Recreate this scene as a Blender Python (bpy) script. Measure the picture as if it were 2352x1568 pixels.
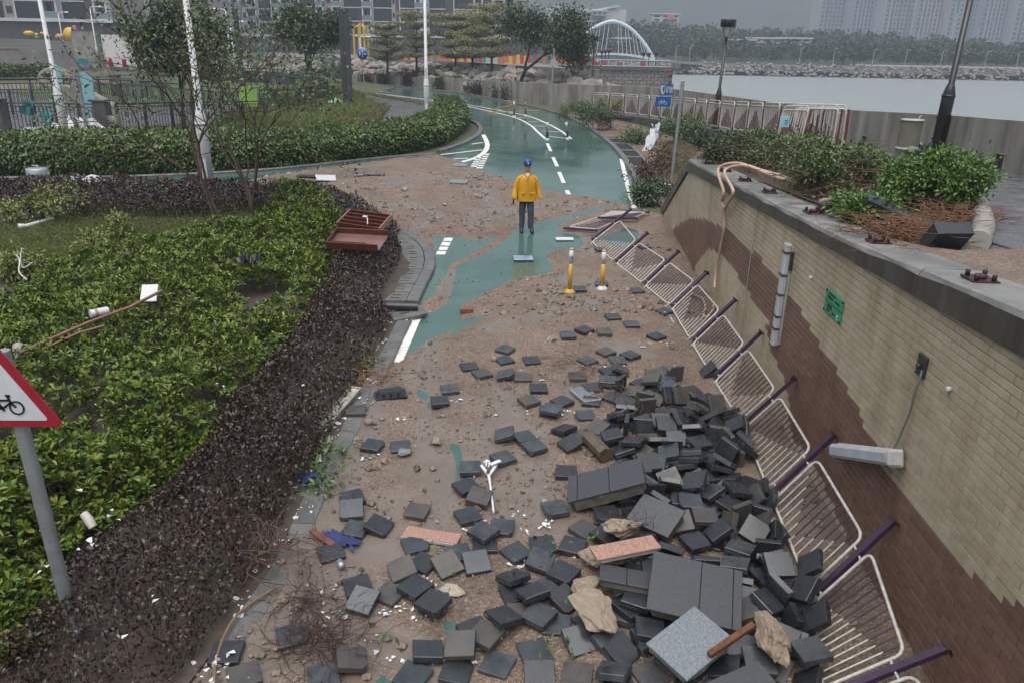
import bpy, bmesh, math, random
import numpy as np
from mathutils import Vector, Matrix, Euler, noise as mnoise
from mathutils.geometry import delaunay_2d_cdt
for o in list(bpy.data.objects):
 bpy.data.objects.remove(o)
SC = bpy.context.scene
COL = SC.collection
R_ = math.radians
random.seed(7)
RNG = np.random.default_rng(11)
PW, PH, FOC = 2352., 1568., 1779.          # picture coordinates used by the layout helpers below
CAMZ, PITCH, ROLL = 4.8, R_(20.7), R_(1.1)
cF = np.array([0, math.cos(PITCH), -math.sin(PITCH)])
_u = np.array([0, math.sin(PITCH), math.cos(PITCH)])
_r = np.array([1., 0, 0])
cR = _r * math.cos(ROLL) + _u * math.sin(ROLL)
cU = -_r * math.sin(ROLL) + _u * math.cos(ROLL)
cC = np.array([0, 0, CAMZ])
cam_data = bpy.data.cameras.new('camera')
cam = bpy.data.objects.new('camera', cam_data)
COL.objects.link(cam)
cam_data.sensor_width = 36.
cam_data.lens = 36. * FOC / PW
cam_data.clip_start = .05
cam_data.clip_end = 4000.
mw = Matrix.Identity(4)
for i in range(3):
 mw[i][0] = cR[i]; mw[i][1] = cU[i]; mw[i][2] = -cF[i]; mw[i][3] = cC[i]
cam.matrix_world = mw
SC.camera = cam
SUN_EL, SUN_AZ = R_(72), R_(200)
world = bpy.data.worlds.new('World')
SC.world = world
world.use_nodes = True
nt = world.node_tree
bg = nt.nodes['Background']
sky = nt.nodes.new('ShaderNodeTexSky')
sky.sky_type = 'NISHITA'
sky.sun_disc = False
sky.sun_elevation = SUN_EL
sky.sun_rotation = SUN_AZ
sky.air_density = 2.0
sky.dust_density = 6.0
sky.ozone_density = 1.0
hs = nt.nodes.new('ShaderNodeHueSaturation')      # a closed cloud cover: nearly no colour left in the sky
hs.inputs['Saturation'].default_value = .62
nt.links.new(sky.outputs[0], hs.inputs['Color'])
nt.links.new(hs.outputs[0], bg.inputs['Color'])
bg.inputs['Strength'].default_value = .08
sd = bpy.data.lights.new('sun', 'SUN')
sd.energy = 1.5
sd.angle = R_(75)
sd.color = (.97, .98, 1.)
sun = bpy.data.objects.new('sun', sd)
COL.objects.link(sun)
sun.rotation_euler = (R_(90) - SUN_EL, 0, R_(180) - SUN_AZ)
SC.view_settings.view_transform = 'Standard'
SC.view_settings.look = 'None'
SC.view_settings.gamma = 1.
SC.view_settings.exposure = 1.2
try:
 SC.view_settings.use_curve_mapping = False
except Exception:
 pass
SC.render.engine = 'CYCLES'
SC.cycles.max_bounces = 6
SC.cycles.diffuse_bounces = 3
SC.cycles.glossy_bounces = 3
SC.cycles.transmission_bounces = 4
SC.cycles.volume_bounces = 0
SC.cycles.use_denoising = True
_gy = [-50, 4, 6, 8, 12, 16, 20, 23, 27, 32, 40]
_gv = [0, 0, .05, .13, .31, .49, .66, .78, .89, .95, .96]
def gz(Y):                                   # the cycle track climbs away from the underpass
 return np.interp(Y, _gy, _gv)
def pz(Y):                                   # the promenade falls away towards the track
 return np.interp(Y, [0, 5, 8, 11, 17.2, 23.9, 32.7, 45, 51, 60], [3.3, 3.2, 2.97, 2.82, 2.55, 2.12, 1.65, 1.2, 1.0, .98])
def ray(x, y):
 return cF + cR * ((x - PW / 2) / FOC) - cU * ((y - PH / 2) / FOC)
def atz(x, y, z):
 d = ray(x, y)
 return Vector(cC + d * ((z - CAMZ) / d[2]))
def atY(x, y, Y):
 d = ray(x, y)
 return Vector(cC + d * (Y / d[1]))
def G(x, y, dz=0.):                          # point on the track surface (plus dz)
 z = 0.
 for i in range(30):
  p = atz(x, y, z + dz)
  z = .5 * z + .5 * float(gz(p.y))
 return p
def P(x, y, dz=0.):                          # point on the promenade
 z = 2.6
 for i in range(40):
  p = atz(x, y, z + dz)
  z = .6 * z + .4 * float(pz(p.y))
 return p
WX0, WY0, WX1, WY1 = 3.42, 5.3, 3.90, 19.5
def wx(Y):
 return WX0 + (WX1 - WX0) * (Y - WY0) / (WY1 - WY0)
def WL(x, y, off=0.):                        # point on the tiled wall
 n = np.array([WY1 - WY0, -(WX1 - WX0), 0])
 p0 = np.array([WX0 - off, WY0, 0])
 d = ray(x, y)
 return Vector(cC + d * (((p0 - cC) @ n) / (d @ n)))
_M = {}
def mat(name, col, rough=.7, var=0., vs=4., bump=0., bs=30., metal=0., spec=.5, island=None, rvar=0., coat=0., col2=None, emit=None, alpha=1., trans=0., coords='Object', stretch=None):
 if name in _M:
  return _M[name]
 m = bpy.data.materials.new(name)
 m.use_nodes = True
 t = m.node_tree; N = t.nodes; L = t.links
 b = N['Principled BSDF']
 b.inputs['Roughness'].default_value = rough
 b.inputs['Metallic'].default_value = metal
 b.inputs['Specular IOR Level'].default_value = spec
 b.inputs['Coat Weight'].default_value = coat
 b.inputs['Base Color'].default_value = (*col, 1)
 if trans:
  b.inputs['Transmission Weight'].default_value = trans
 if alpha < 1:
  b.inputs['Alpha'].default_value = alpha
 src = None
 tc = N.new('ShaderNodeTexCoord')
 vec = tc.outputs[coords]
 if coords == 'Object':
  oi = N.new('ShaderNodeObjectInfo'); om = N.new('ShaderNodeMath'); om.operation = 'MULTIPLY'; om.inputs[1].default_value = 53.
  L.new(oi.outputs['Random'], om.inputs[0]); va = N.new('ShaderNodeVectorMath'); L.new(vec, va.inputs[0]); L.new(om.outputs[0], va.inputs[1]); vec = va.outputs[0]
 if stretch:
  mp = N.new('ShaderNodeMapping'); mp.inputs['Scale'].default_value = stretch
  L.new(vec, mp.inputs['Vector']); vec = mp.outputs[0]
 def noise(scale, detail=6., rough_=.6):
  n = N.new('ShaderNodeTexNoise'); n.inputs['Scale'].default_value = scale
  n.inputs['Detail'].default_value = detail; n.inputs['Roughness'].default_value = rough_
  L.new(vec, n.inputs['Vector'])
  return n.outputs['Fac']
 def ramp(fac, stops):
  r = N.new('ShaderNodeValToRGB'); cr = r.color_ramp
  while len(cr.elements) < len(stops):
   cr.elements.new(.5)
  for e, (p, c) in zip(cr.elements, stops):
   e.position = p; e.color = (*c, 1)
  L.new(fac, r.inputs['Fac'])
  return r.outputs['Color']
 def mix(a, c, fac, mode='MIX'):
  x = N.new('ShaderNodeMix'); x.data_type = 'RGBA'; x.blend_type = mode
  L.new(a, x.inputs[6]); L.new(c, x.inputs[7])
  if isinstance(fac, (int, float)):
   x.inputs[0].default_value = fac
  else:
   L.new(fac, x.inputs[0])
  return x.outputs[2]
 if island:                                # colours picked per leaf / per piece
  g = N.new('ShaderNodeNewGeometry')
  src = ramp(g.outputs['Random Per Island'], [(i / max(1, len(island) - 1), c) for i, c in enumerate(island)])
 if var:
  k = noise(vs)
  c2 = col2 or tuple(max(0, c * (1 - var)) for c in col)
  c1 = tuple(c * (1 + var * .5) for c in col)
  rr = ramp(k, [(.3, c2), (.7, c1)])
  if src is None:
   src = rr
  else:
   kk = ramp(noise(vs), [(.3, (1 - var,) * 3), (.7, (1 + var * .5,) * 3)])
   src = mix(src, kk, 1., 'MULTIPLY')
 if src is not None:
  L.new(src, b.inputs['Base Color'])
 if rvar:
  k = noise(vs * 1.7)
  mr = N.new('ShaderNodeMapRange')
  mr.inputs['From Min'].default_value = .35; mr.inputs['From Max'].default_value = .65
  mr.inputs['To Min'].default_value = max(.02, rough - rvar); mr.inputs['To Max'].default_value = min(1, rough + rvar)
  L.new(k, mr.inputs['Value']); L.new(mr.outputs[0], b.inputs['Roughness'])
 if bump:
  bn = N.new('ShaderNodeBump'); bn.inputs['Strength'].default_value = bump
  bn.inputs['Distance'].default_value = .01
  L.new(noise(bs, 4.), bn.inputs['Height']); L.new(bn.outputs[0], b.inputs['Normal'])
 if emit:
  b.inputs['Emission Color'].default_value = (*emit[0], 1); b.inputs['Emission Strength'].default_value = emit[1]
 _M[name] = m
 return m
class MB:
 """collects simple shapes into one mesh"""
 def __init__(s):
  s.v = []; s.f = []; s.m = []; s.sm = []
 def add(s, vs, fs, mi=0, smooth=False):
  o = len(s.v)
  s.v += [tuple(v) for v in vs]
  for f in fs:
   s.f.append(tuple(i + o for i in f)); s.m.append(mi); s.sm.append(smooth)
  return s
 def box(s, c, d, rot=None, mi=0, open_bottom=False):
  x, y, z = d[0] / 2, d[1] / 2, d[2] / 2
  vs = [Vector((a * x, b * y, e * z)) for e in (-1, 1) for a, b in ((-1, -1), (1, -1), (1, 1), (-1, 1))]
  if rot is not None:
   vs = [rot @ v for v in vs]
  c = Vector(c)
  fs = [(4, 5, 6, 7), (0, 1, 5, 4), (1, 2, 6, 5), (2, 3, 7, 6), (3, 0, 4, 7)]
  if not open_bottom:
   fs.append((3, 2, 1, 0))
  return s.add([v + c for v in vs], fs, mi)
 def cbox(s, c, d, b=.006, rot=None, mi=0):          # box with chamfered edges
  hx, hy, hz = d[0] / 2, d[1] / 2, d[2] / 2
  vs = []
  for sx in (-1, 1):
   for sy in (-1, 1):
    for sz in (-1, 1):
     vs += [(sx * (hx - b), sy * (hy - b), sz * hz), (sx * (hx - b), sy * hy, sz * (hz - b)), (sx * hx, sy * (hy - b), sz * (hz - b))]
  bm = bmesh.new()
  for v in vs:
   bm.verts.new(v)
  r = bmesh.ops.convex_hull(bm, input=bm.verts)
  bmesh.ops.dissolve_limit(bm, angle_limit=.02, verts=bm.verts, edges=bm.edges)
  bm.verts.index_update()
  vv = [v.co.copy() for v in bm.verts]
  ff = [[v.index for v in f.verts] for f in bm.faces]
  bm.free()
  if rot is not None:
   vv = [rot @ v for v in vv]
  c = Vector(c)
  return s.add([v + c for v in vv], ff, mi)
 def tube(s, pts, r, n=8, mi=0, cap=True, smooth=True):
  pts = [Vector(p) for p in pts]
  rs = r if isinstance(r, (list, tuple)) else [r] * len(pts)
  vs = []; fs = []
  up = Vector((0, 0, 1))
  prev = None
  for i, p in enumerate(pts):
   a = pts[max(0, i - 1)]; b = pts[min(len(pts) - 1, i + 1)]
   t = (b - a)
   t = t.normalized() if t.length > 1e-9 else up
   if prev is None:
    q = t.cross(up)
    if q.length < 1e-3:
     q = t.cross(Vector((1, 0, 0)))
    q.normalize()
   else:
    q = prev - t * prev.dot(t)
    if q.length < 1e-6:
     q = t.orthogonal()
    q.normalize()
   prev = q
   w = t.cross(q)
   for k in range(n):
    an = 2 * math.pi * k / n
    vs.append(p + (q * math.cos(an) + w * math.sin(an)) * rs[i])
  for i in range(len(pts) - 1):
   for k in range(n):
    k2 = (k + 1) % n
    fs.append((i * n + k, i * n + k2, (i + 1) * n + k2, (i + 1) * n + k))
  s.add(vs, fs, mi, smooth)
  if cap:
   o = len(pts) - 1
   s.add(vs[:n], [tuple(reversed(range(n)))], mi)
   s.add(vs[o * n:], [tuple(range(n))], mi)
  return s
 def bar(s, a, b, w, h=None, mi=0, up=(0, 0, 1)):      # square bar from a to b
  a = Vector(a); b = Vector(b); h = h or w
  t = (b - a).normalized(); u = Vector(up)
  q = t.cross(u)
  if q.length < 1e-4:
   q = t.cross(Vector((0, 1, 0)))
  q.normalize(); u = q.cross(t).normalized()
  rot = Matrix((q, t, u)).transposed()
  return s.box((a + b) / 2, (w, (b - a).length, h), rot, mi)
 def lathe(s, prof, n=16, c=(0, 0, 0), rot=None, mi=0, smooth=True):   # (r, z) profile
  vs = []; fs = []
  for r, z in prof:
   for k in range(n):
    an = 2 * math.pi * k / n
    v = Vector((r * math.cos(an), r * math.sin(an), z))
    vs.append((rot @ v if rot is not None else v) + Vector(c))
  for i in range(len(prof) - 1):
   for k in range(n):
    k2 = (k + 1) % n
    fs.append((i * n + k, i * n + k2, (i + 1) * n + k2, (i + 1) * n + k))
  fs.append(tuple(reversed(range(n)))); fs.append(tuple(range((len(prof) - 1) * n, len(prof) * n)))
  return s.add(vs, fs, mi, smooth)
 def prism(s, poly, z0, z1, mat4=None, mi=0, cap_mi=None):             # extruded 2-D outline
  n = len(poly)
  vs = [Vector((x, y, z0)) for x, y in poly] + [Vector((x, y, z1)) for x, y in poly]
  if mat4 is not None:
   vs = [mat4 @ v for v in vs]
  s.add(vs, [(i, (i + 1) % n, n + (i + 1) % n, n + i) for i in range(n)], mi)
  s.add(vs, [tuple(reversed(range(n)))], mi)
  s.add(vs, [tuple(range(n, 2 * n))], mi if cap_mi is None else cap_mi)
  return s
 def mesh(s, name, mats, smooth=None):
  me = bpy.data.meshes.new(name)
  me.from_pydata(s.v, [], s.f)
  for m in (mats if isinstance(mats, (list, tuple)) else [mats]):
   me.materials.append(m)
  me.polygons.foreach_set('material_index', s.m)
  me.polygons.foreach_set('use_smooth', [bool(x) if smooth is None else smooth for x in s.sm])
  me.update()
  return me
 def build(s, name, mats, parent=None, smooth=None):
  return link(name, s.mesh(name, mats, smooth), parent)
def link(name, data, parent=None):
 o = bpy.data.objects.new(name, data)
 COL.objects.link(o)
 if parent is not None:
  o.parent = parent
 return o
def tag(o, label=None, cat=None, group=None, kind=None):
 if label: o['label'] = label
 if cat: o['category'] = cat
 if group: o['group'] = group
 if kind: o['kind'] = kind
 return o
def empty(name, loc, label=None, cat=None, group=None, rz=0.):
 o = bpy.data.objects.new(name, None)
 COL.objects.link(o)
 o.empty_display_size = .2
 o.location = loc
 o.rotation_euler = (0, 0, rz)
 return tag(o, label, cat, group)
def dup(o, parent=None, top=True):
 c = o.copy(); COL.objects.link(c)
 if parent is not None:
  c.parent = parent
 for ch in o.children:
  dup(ch, c, False)
 return c
def npmesh(name, V, F, mats, smooth=False, mi=None):
 V = np.asarray(V, np.float32); F = np.asarray(F, np.int32)
 me = bpy.data.meshes.new(name)
 me.vertices.add(len(V)); me.vertices.foreach_set('co', V.ravel())
 m, k = F.shape
 me.loops.add(m * k); me.loops.foreach_set('vertex_index', F.ravel())
 me.polygons.add(m); me.polygons.foreach_set('loop_start', np.arange(0, m * k, k, dtype=np.int32))
 for x in (mats if isinstance(mats, (list, tuple)) else [mats]):
  me.materials.append(x)
 if mi is not None:
  me.polygons.foreach_set('material_index', np.asarray(mi, np.int32))
 me.polygons.foreach_set('use_smooth', np.full(m, smooth))
 me.update(calc_edges=True)
 return me
def _hash(i, j, s):
 n = np.sin(i * 127.1 + j * 311.7 + s * 74.7) * 43758.5453
 return n - np.floor(n)
def vnoise(x, y, s=0):
 xi = np.floor(x); yi = np.floor(y); xf = x - xi; yf = y - yi
 u = xf * xf * (3 - 2 * xf); v = yf * yf * (3 - 2 * yf)
 a = _hash(xi, yi, s); b = _hash(xi + 1, yi, s); c = _hash(xi, yi + 1, s); d = _hash(xi + 1, yi + 1, s)
 return (a * (1 - u) + b * u) * (1 - v) + (c * (1 - u) + d * u) * v
def fbm(x, y, s=0, o=4):
 t = 0; a = .5
 for k in range(o):
  t = t + a * (vnoise(x, y, s + k) - .5) * 2; x = x * 2.03; y = y * 2.03; a *= .5
 return t
def inside(px, py, poly):
 px = np.asarray(px); py = np.asarray(py)
 r = np.zeros(px.shape, bool)
 n = len(poly)
 for i in range(n):
  x0, y0 = poly[i][:2]; x1, y1 = poly[(i + 1) % n][:2]
  c = ((y0 > py) != (y1 > py))
  with np.errstate(divide='ignore', invalid='ignore'):
   xx = (x1 - x0) * (py - y0) / (y1 - y0 if y1 != y0 else 1e-12) + x0
  r ^= c & (px < xx)
 return r
def segdist(px, py, poly, closed=True):
 d = np.full(np.shape(px), 1e9)
 n = len(poly)
 for i in range(n if closed else n - 1):
  x0, y0 = poly[i][:2]; x1, y1 = poly[(i + 1) % n][:2]
  dx, dy = x1 - x0, y1 - y0
  L2 = dx * dx + dy * dy + 1e-12
  t = np.clip(((px - x0) * dx + (py - y0) * dy) / L2, 0, 1)
  d = np.minimum(d, np.hypot(px - x0 - t * dx, py - y0 - t * dy))
 return d
def sdist(px, py, poly):                     # > 0 inside
 return np.where(inside(px, py, poly), 1., -1.) * segdist(px, py, poly)
def smoothpath(pts, n=6):                    # Catmull-Rom
 pts = [Vector(p) for p in pts]
 out = []
 for i in range(len(pts) - 1):
  p0 = pts[max(0, i - 1)]; p1 = pts[i]; p2 = pts[i + 1]; p3 = pts[min(len(pts) - 1, i + 2)]
  for k in range(n):
   t = k / n
   out.append(.5 * ((2 * p1) + (p2 - p0) * t + (2 * p0 - 5 * p1 + 4 * p2 - p3) * t * t + (3 * p1 - p0 - 3 * p2 + p3) * t ** 3))
 out.append(pts[-1])
 return out
def sheet(name, poly, zf, m, step=1., parent=None):   # a surface sheet that follows zf(x, y)
 poly = [(p[0], p[1]) for p in poly]
 dense = []
 for i in range(len(poly)):
  a = Vector(poly[i]); b = Vector(poly[(i + 1) % len(poly)])
  k = max(1, int((b - a).length / step))
  dense += [a + (b - a) * (j / k) for j in range(k)]
 xs = [p[0] for p in poly]; ys = [p[1] for p in poly]
 gx, gy = np.meshgrid(np.arange(math.floor(min(xs)), max(xs), step), np.arange(math.floor(min(ys)), max(ys), step))
 gx = gx.ravel(); gy = gy.ravel()
 ok = inside(gx, gy, poly) & (segdist(gx, gy, poly) > step * .3)
 pts = dense + [Vector((a, b)) for a, b in zip(gx[ok], gy[ok])]
 nb = len(dense)
 v, e, f, _, _, _ = delaunay_2d_cdt(pts, [(i, (i + 1) % nb) for i in range(nb)], [], 1, 1e-5)
 vs = [(p.x, p.y, float(zf(p.x, p.y))) for p in v]
 ff = []
 for t in f:
  cx = sum(v[i].x for i in t) / len(t); cy = sum(v[i].y for i in t) / len(t)
  ff.append(t)
 me = bpy.data.meshes.new(name)
 me.from_pydata(vs, [], ff); me.materials.append(m)
 for p in me.polygons:
  p.use_smooth = True
 me.update()
 bm = bmesh.new(); bm.from_mesh(me)
 for fc in bm.faces:
  if fc.normal.z < 0: fc.normal_flip()
 bm.to_mesh(me); bm.free()
 return link(name, me, parent)
def strip(mb, pts, w, zf, step=.4, mi=0, lift=0.):       # painted line along pts
 pts = [Vector((p[0], p[1])) for p in pts]
 q = []
 for i in range(len(pts) - 1):
  k = max(1, int((pts[i + 1] - pts[i]).length / step))
  q += [pts[i] + (pts[i + 1] - pts[i]) * (j / k) for j in range(k)]
 q.append(pts[-1])
 vs = []
 for i, p in enumerate(q):
  t = (q[min(len(q) - 1, i + 1)] - q[max(0, i - 1)]).normalized()
  n = Vector((-t.y, t.x)) * w / 2
  for s_ in (1, -1):
   a = p + n * s_
   vs.append((a.x, a.y, float(zf(a.x, a.y)) + lift))
 mb.add(vs, [(2 * i, 2 * i + 1, 2 * i + 3, 2 * i + 2) for i in range(len(q) - 1)], mi)
def wall(mb, pts, thick, zb, zt, mi=0, side=1):           # upright wall along a plan path; zb/zt functions of index or numbers
 pts = [Vector((p[0], p[1])) for p in pts]
 vs = []
 for i, p in enumerate(pts):
  t = (pts[min(len(pts) - 1, i + 1)] - pts[max(0, i - 1)]).normalized()
  n = Vector((-t.y, t.x)) * thick * side
  b = zb[i] if hasattr(zb, '__len__') else zb
  h = zt[i] if hasattr(zt, '__len__') else zt
  vs += [(p.x, p.y, b), (p.x, p.y, h), (p.x + n.x, p.y + n.y, h), (p.x + n.x, p.y + n.y, b)]
 fs = []
 for i in range(len(pts) - 1):
  for k in range(4):
   k2 = (k + 1) % 4
   fs.append((4 * i + k, 4 * i + k2, 4 * i + 4 + k2, 4 * i + 4 + k))
 fs.append((0, 1, 2, 3)); o = 4 * (len(pts) - 1); fs.append((o + 3, o + 2, o + 1, o))
 mb.add(vs, fs, mi)
def unit(a):
 return a / np.maximum(1e-9, np.linalg.norm(a, axis=1, keepdims=True))
def leafmesh(Pn, D, N, Ln, Wd, kind=4, fold=.25):
 """kind 4: diamond leaf (one quad); kind 6: spoon shaped leaf folded at the midrib (two quads)"""
 D = unit(D); S = unit(np.cross(D, N)); N = np.cross(S, D)
 Ln = np.asarray(Ln).reshape(-1, 1); Wd = np.asarray(Wd).reshape(-1, 1)
 n = len(Pn)
 if kind == 4:
  V = np.stack([Pn, Pn + D * Ln * .5 + S * Wd * .5 + N * Wd * fold, Pn + D * Ln, Pn + D * Ln * .5 - S * Wd * .5 + N * Wd * fold], 1)
  F = np.arange(n * 4).reshape(n, 4)
 else:
  lift = N * Wd * fold; tip = Pn + D * Ln - N * Ln * .15
  V = np.stack([Pn, Pn + D * Ln * .42 + S * Wd * .33 + lift * .7, Pn + D * Ln * .78 + S * Wd * .5 + lift, tip,
                      Pn + D * Ln * .78 - S * Wd * .5 + lift, Pn + D * Ln * .42 - S * Wd * .33 + lift * .7], 1)
  b = np.arange(n).reshape(n, 1) * 6
  F = np.concatenate([b + np.array([[0, 1, 2, 3]]), b + np.array([[0, 3, 4, 5]])])
 return V.reshape(-1, 3), F
def rnd_dirs(n):
 v = RNG.normal(size=(n, 3))
 return unit(v)
# ================================================================== GROUND, TRACK, SAND
mSoil = mat('soil', (.075, .058, .042), .9, var=.5, vs=1.3, bump=.6, bs=22)
mGrassBase = mat('turf', (.05, .062, .022), .9, var=.5, vs=.8, bump=.7, bs=40, col2=(.06, .05, .03))
mConc = mat('concrete', (.25, .24, .22), .65, var=.35, vs=1.5, bump=.25, bs=25, rvar=.15)
mConcDark = mat('stained_concrete', (.085, .082, .076), .5, var=.45, vs=2.2, bump=.3, bs=30, rvar=.2)
mKerb = mat('wet_kerb', (.115, .113, .11), .4, var=.4, vs=3., bump=.25, bs=60, rvar=.15)
mPath = mat('wet_asphalt', (.075, .076, .078), .3, var=.35, vs=1.2, bump=.3, bs=90, rvar=.15)
mWhite = mat('white_road_paint', (.68, .67, .62), .45, var=.35, vs=9., bump=.15, bs=80)
mGreenRoad = None
def track_material():
 m = bpy.data.materials.new('green_track_coating')
 m.use_nodes = True
 t = m.node_tree; N = t.nodes; L = t.links; b = N['Principled BSDF']
 tc = N.new('ShaderNodeTexCoord')
 def nz(s, d=6., r=.6, sc=None):
  v = tc.outputs['Object']
  if sc:
   mp = N.new('ShaderNodeMapping'); mp.inputs['Scale'].default_value = sc; L.new(v, mp.inputs[0]); v = mp.outputs[0]
  n = N.new('ShaderNodeTexNoise'); n.inputs['Scale'].default_value = s; n.inputs['Detail'].default_value = d; n.inputs['Roughness'].default_value = r
  L.new(v, n.inputs['Vector']); return n.outputs['Fac']
 r = N.new('ShaderNodeValToRGB'); cr = r.color_ramp
 cr.elements[0].position = .3; cr.elements[0].color = (.036, .083, .07, 1)
 cr.elements[1].position = .72; cr.elements[1].color = (.062, .125, .108, 1)
 L.new(nz(.9), r.inputs[0])
 mx = N.new('ShaderNodeMix'); mx.data_type = 'RGBA'
 r2 = N.new('ShaderNodeValToRGB'); r2.color_ramp.elements[0].position = .52; r2.color_ramp.elements[1].position = .75
 r2.color_ramp.elements[0].color = (0, 0, 0, 1); r2.color_ramp.elements[1].color = (.5, .5, .5, 1)
 L.new(nz(1.7, 8, .7), r2.inputs[0]); L.new(r2.outputs[0], mx.inputs[0])
 L.new(r.outputs[0], mx.inputs[6]); mx.inputs[7].default_value = (.10, .105, .092, 1)   # thin silt film
 L.new(mx.outputs[2], b.inputs['Base Color'])
 mr = N.new('ShaderNodeMapRange'); mr.inputs['From Min'].default_value = .35; mr.inputs['From Max'].default_value = .65
 mr.inputs['To Min'].default_value = .05; mr.inputs['To Max'].default_value = .2
 L.new(nz(.6, 4), mr.inputs[0]); L.new(mr.outputs[0], b.inputs['Roughness'])
 bp = N.new('ShaderNodeBump'); bp.inputs['Strength'].default_value = .06; bp.inputs['Distance'].default_value = .01
 L.new(nz(7., 6, .7, (1, .35, 1)), bp.inputs['Height']); L.new(bp.outputs[0], b.inputs['Normal'])
 return m
mGreenRoad = track_material()
def pts(l, dz=0.):
 return [G(a, b, dz) for a, b in l]
def land_z(x, y):
 return float(gz(y)) - .03 + .5 * max(0., min(1., (-x - 12) / 10.)) * max(0, min(1, (y - 24) / 6.))
landpoly = [(3.38, -6), (wx(19), 19), (4.2, 20.6), (7.9, 21.6), (8.4, 30), (7.2, 44), (5, 52), (2.5, 58.5), (-1, 63.5), (-6.4, 75.4), (-13.5, 85.4), (-24, 92.4), (-35, 95), (-95, 99), (-95, 20), (-40, -6)]
ground = sheet('ground', landpoly, land_z, mGrassBase, 2.)
tag(ground, 'grass and soil ground of the waterfront park', 'ground', kind='structure')
KERB_A = [(540, 1530), (580, 1470), (625, 1401), (693, 1293), (738, 1176), (773, 1096), (828, 991), (863, 909), (900, 841), (925, 784), (946, 742)]
KERB_B = [(961, 702), (980, 660), (998, 622), (998, 592), (985, 567), (958, 547), (932, 532)]
kA = smoothpath(pts(KERB_A), 3); kB = smoothpath(pts(KERB_B), 4)
ISLAND_BACK = [(915, 522), (870, 497), (800, 466), (720, 452), (640, 447), (500, 441), (300, 440), (0, 442), (-420, 446)]
HEDGE_FRONT = [(-420, 416), (0, 413), (300, 410), (640, 392), (870, 367), (1000, 357)]
NOSE = [(1013, 352), (1063, 335), (1100, 315), (1109, 300), (1100, 286), (1075, 275), (1060, 252)]
RIGHT = [(1470, 478), (1463, 440), (1447, 398), (1430, 370), (1402, 337), (1370, 310), (1340, 291), (1300, 271), (1250, 254), (1180, 239), (1108, 225), (1040, 214), (988, 208), (900, 200), (838, 195), (758, 191), (690, 188)]
FARNEAR = [(690, 200), (760, 205), (850, 219), (938, 234), (1003, 246)]
road = [Vector((wx(2), 2, 0)), Vector((wx(20.2), 20.2, 0))] + smoothpath(pts(RIGHT), 3) + pts(FARNEAR) + pts(NOSE[::-1]) + pts(HEDGE_FRONT[::-1]) + pts(ISLAND_BACK[::-1]) + list(kB[::-1]) + list(kA[::-1]) + [Vector((-2.9, 2, 0))]
road_o = sheet('road', road, lambda x, y: float(gz(y)), mGreenRoad, 1.)
tag(road_o, 'wet green cycle track half buried in sand', 'cycle track', kind='structure')
PATHP = [(1003, 247), (940, 236), (880, 226), (855, 221), (885, 240), (893, 260), (855, 284), (800, 300), (1000, 340), (1046, 280), (1056, 254)]
fp = sheet('path', pts(PATHP), lambda x, y: float(land_z(x, y)) + .016, mPath, 1.)
tag(fp, 'wet grey asphalt footpath curving behind the hedge', 'footpath', kind='structure')
mk = MB()
def line(l, w=.14, curve=True):
 p = pts(l)
 strip(mk, smoothpath(p, 4) if curve and len(p) > 2 else p, w, lambda x, y: float(gz(y)), .4, 0, .005)
for a in (((1257, 330), (1265, 348)), ((1270, 362), (1280, 383)), ((1284, 396), (1295, 421)), ((1302, 438), (1312, 462)), ((1330, 500), (1338, 512))):
 line(a, .13)
line([(1427, 366), (1436, 405), (1447, 445), (1457, 480)], .14)
line([(1470, 522), (1488, 548)], .14)
line([(858, 214), (963, 227), (1078, 242), (1176, 260), (1213, 267), (1251, 282), (1286, 300), (1312, 320)], .13)
line([(888, 219), (1025, 236), (1078, 246), (1176, 269), (1216, 287), (1233, 302), (1253, 320)], .13)
for a in (((1191, 271), (1218, 272)), ((1213, 280), (1246, 281)), ((1228, 290), (1263, 291)), ((1247, 301), (1286, 304)), ((1262, 314), (1300, 319)), ((1120, 250), (1150, 254))):
 line(a, .11)
line([(1110, 310), (1119, 330), (1115, 347), (1095, 362), (1060, 373)], .2)
for a in (((1013, 356), (1108, 345)), ((1084, 332), (1109, 328)), ((1033, 366), (1075, 364))):
 line(a, .13)
for (a, b, n) in (((1118, 354), (1100, 390), 7), ((1099, 362), (1087, 386), 5)):
 for i in range(n):
  t = i / n; t2 = t + .55 / n
  line([(a[0] + (b[0] - a[0]) * t, a[1] + (b[1] - a[1]) * t), (a[0] + (b[0] - a[0]) * t2, a[1] + (b[1] - a[1]) * t2)], .22)
line([(956, 733), (912, 832)], .16)
for i in range(4):
 t = i / 4.; t2 = t + .19
 line([(1031 - 21 * t, 547 + 41 * t), (1031 - 21 * t2, 547 + 41 * t2)], .2)
line([(850, 208), (895, 213)], .12)
mkO = mk.build('road_marking', mWhite, road_o)
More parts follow.
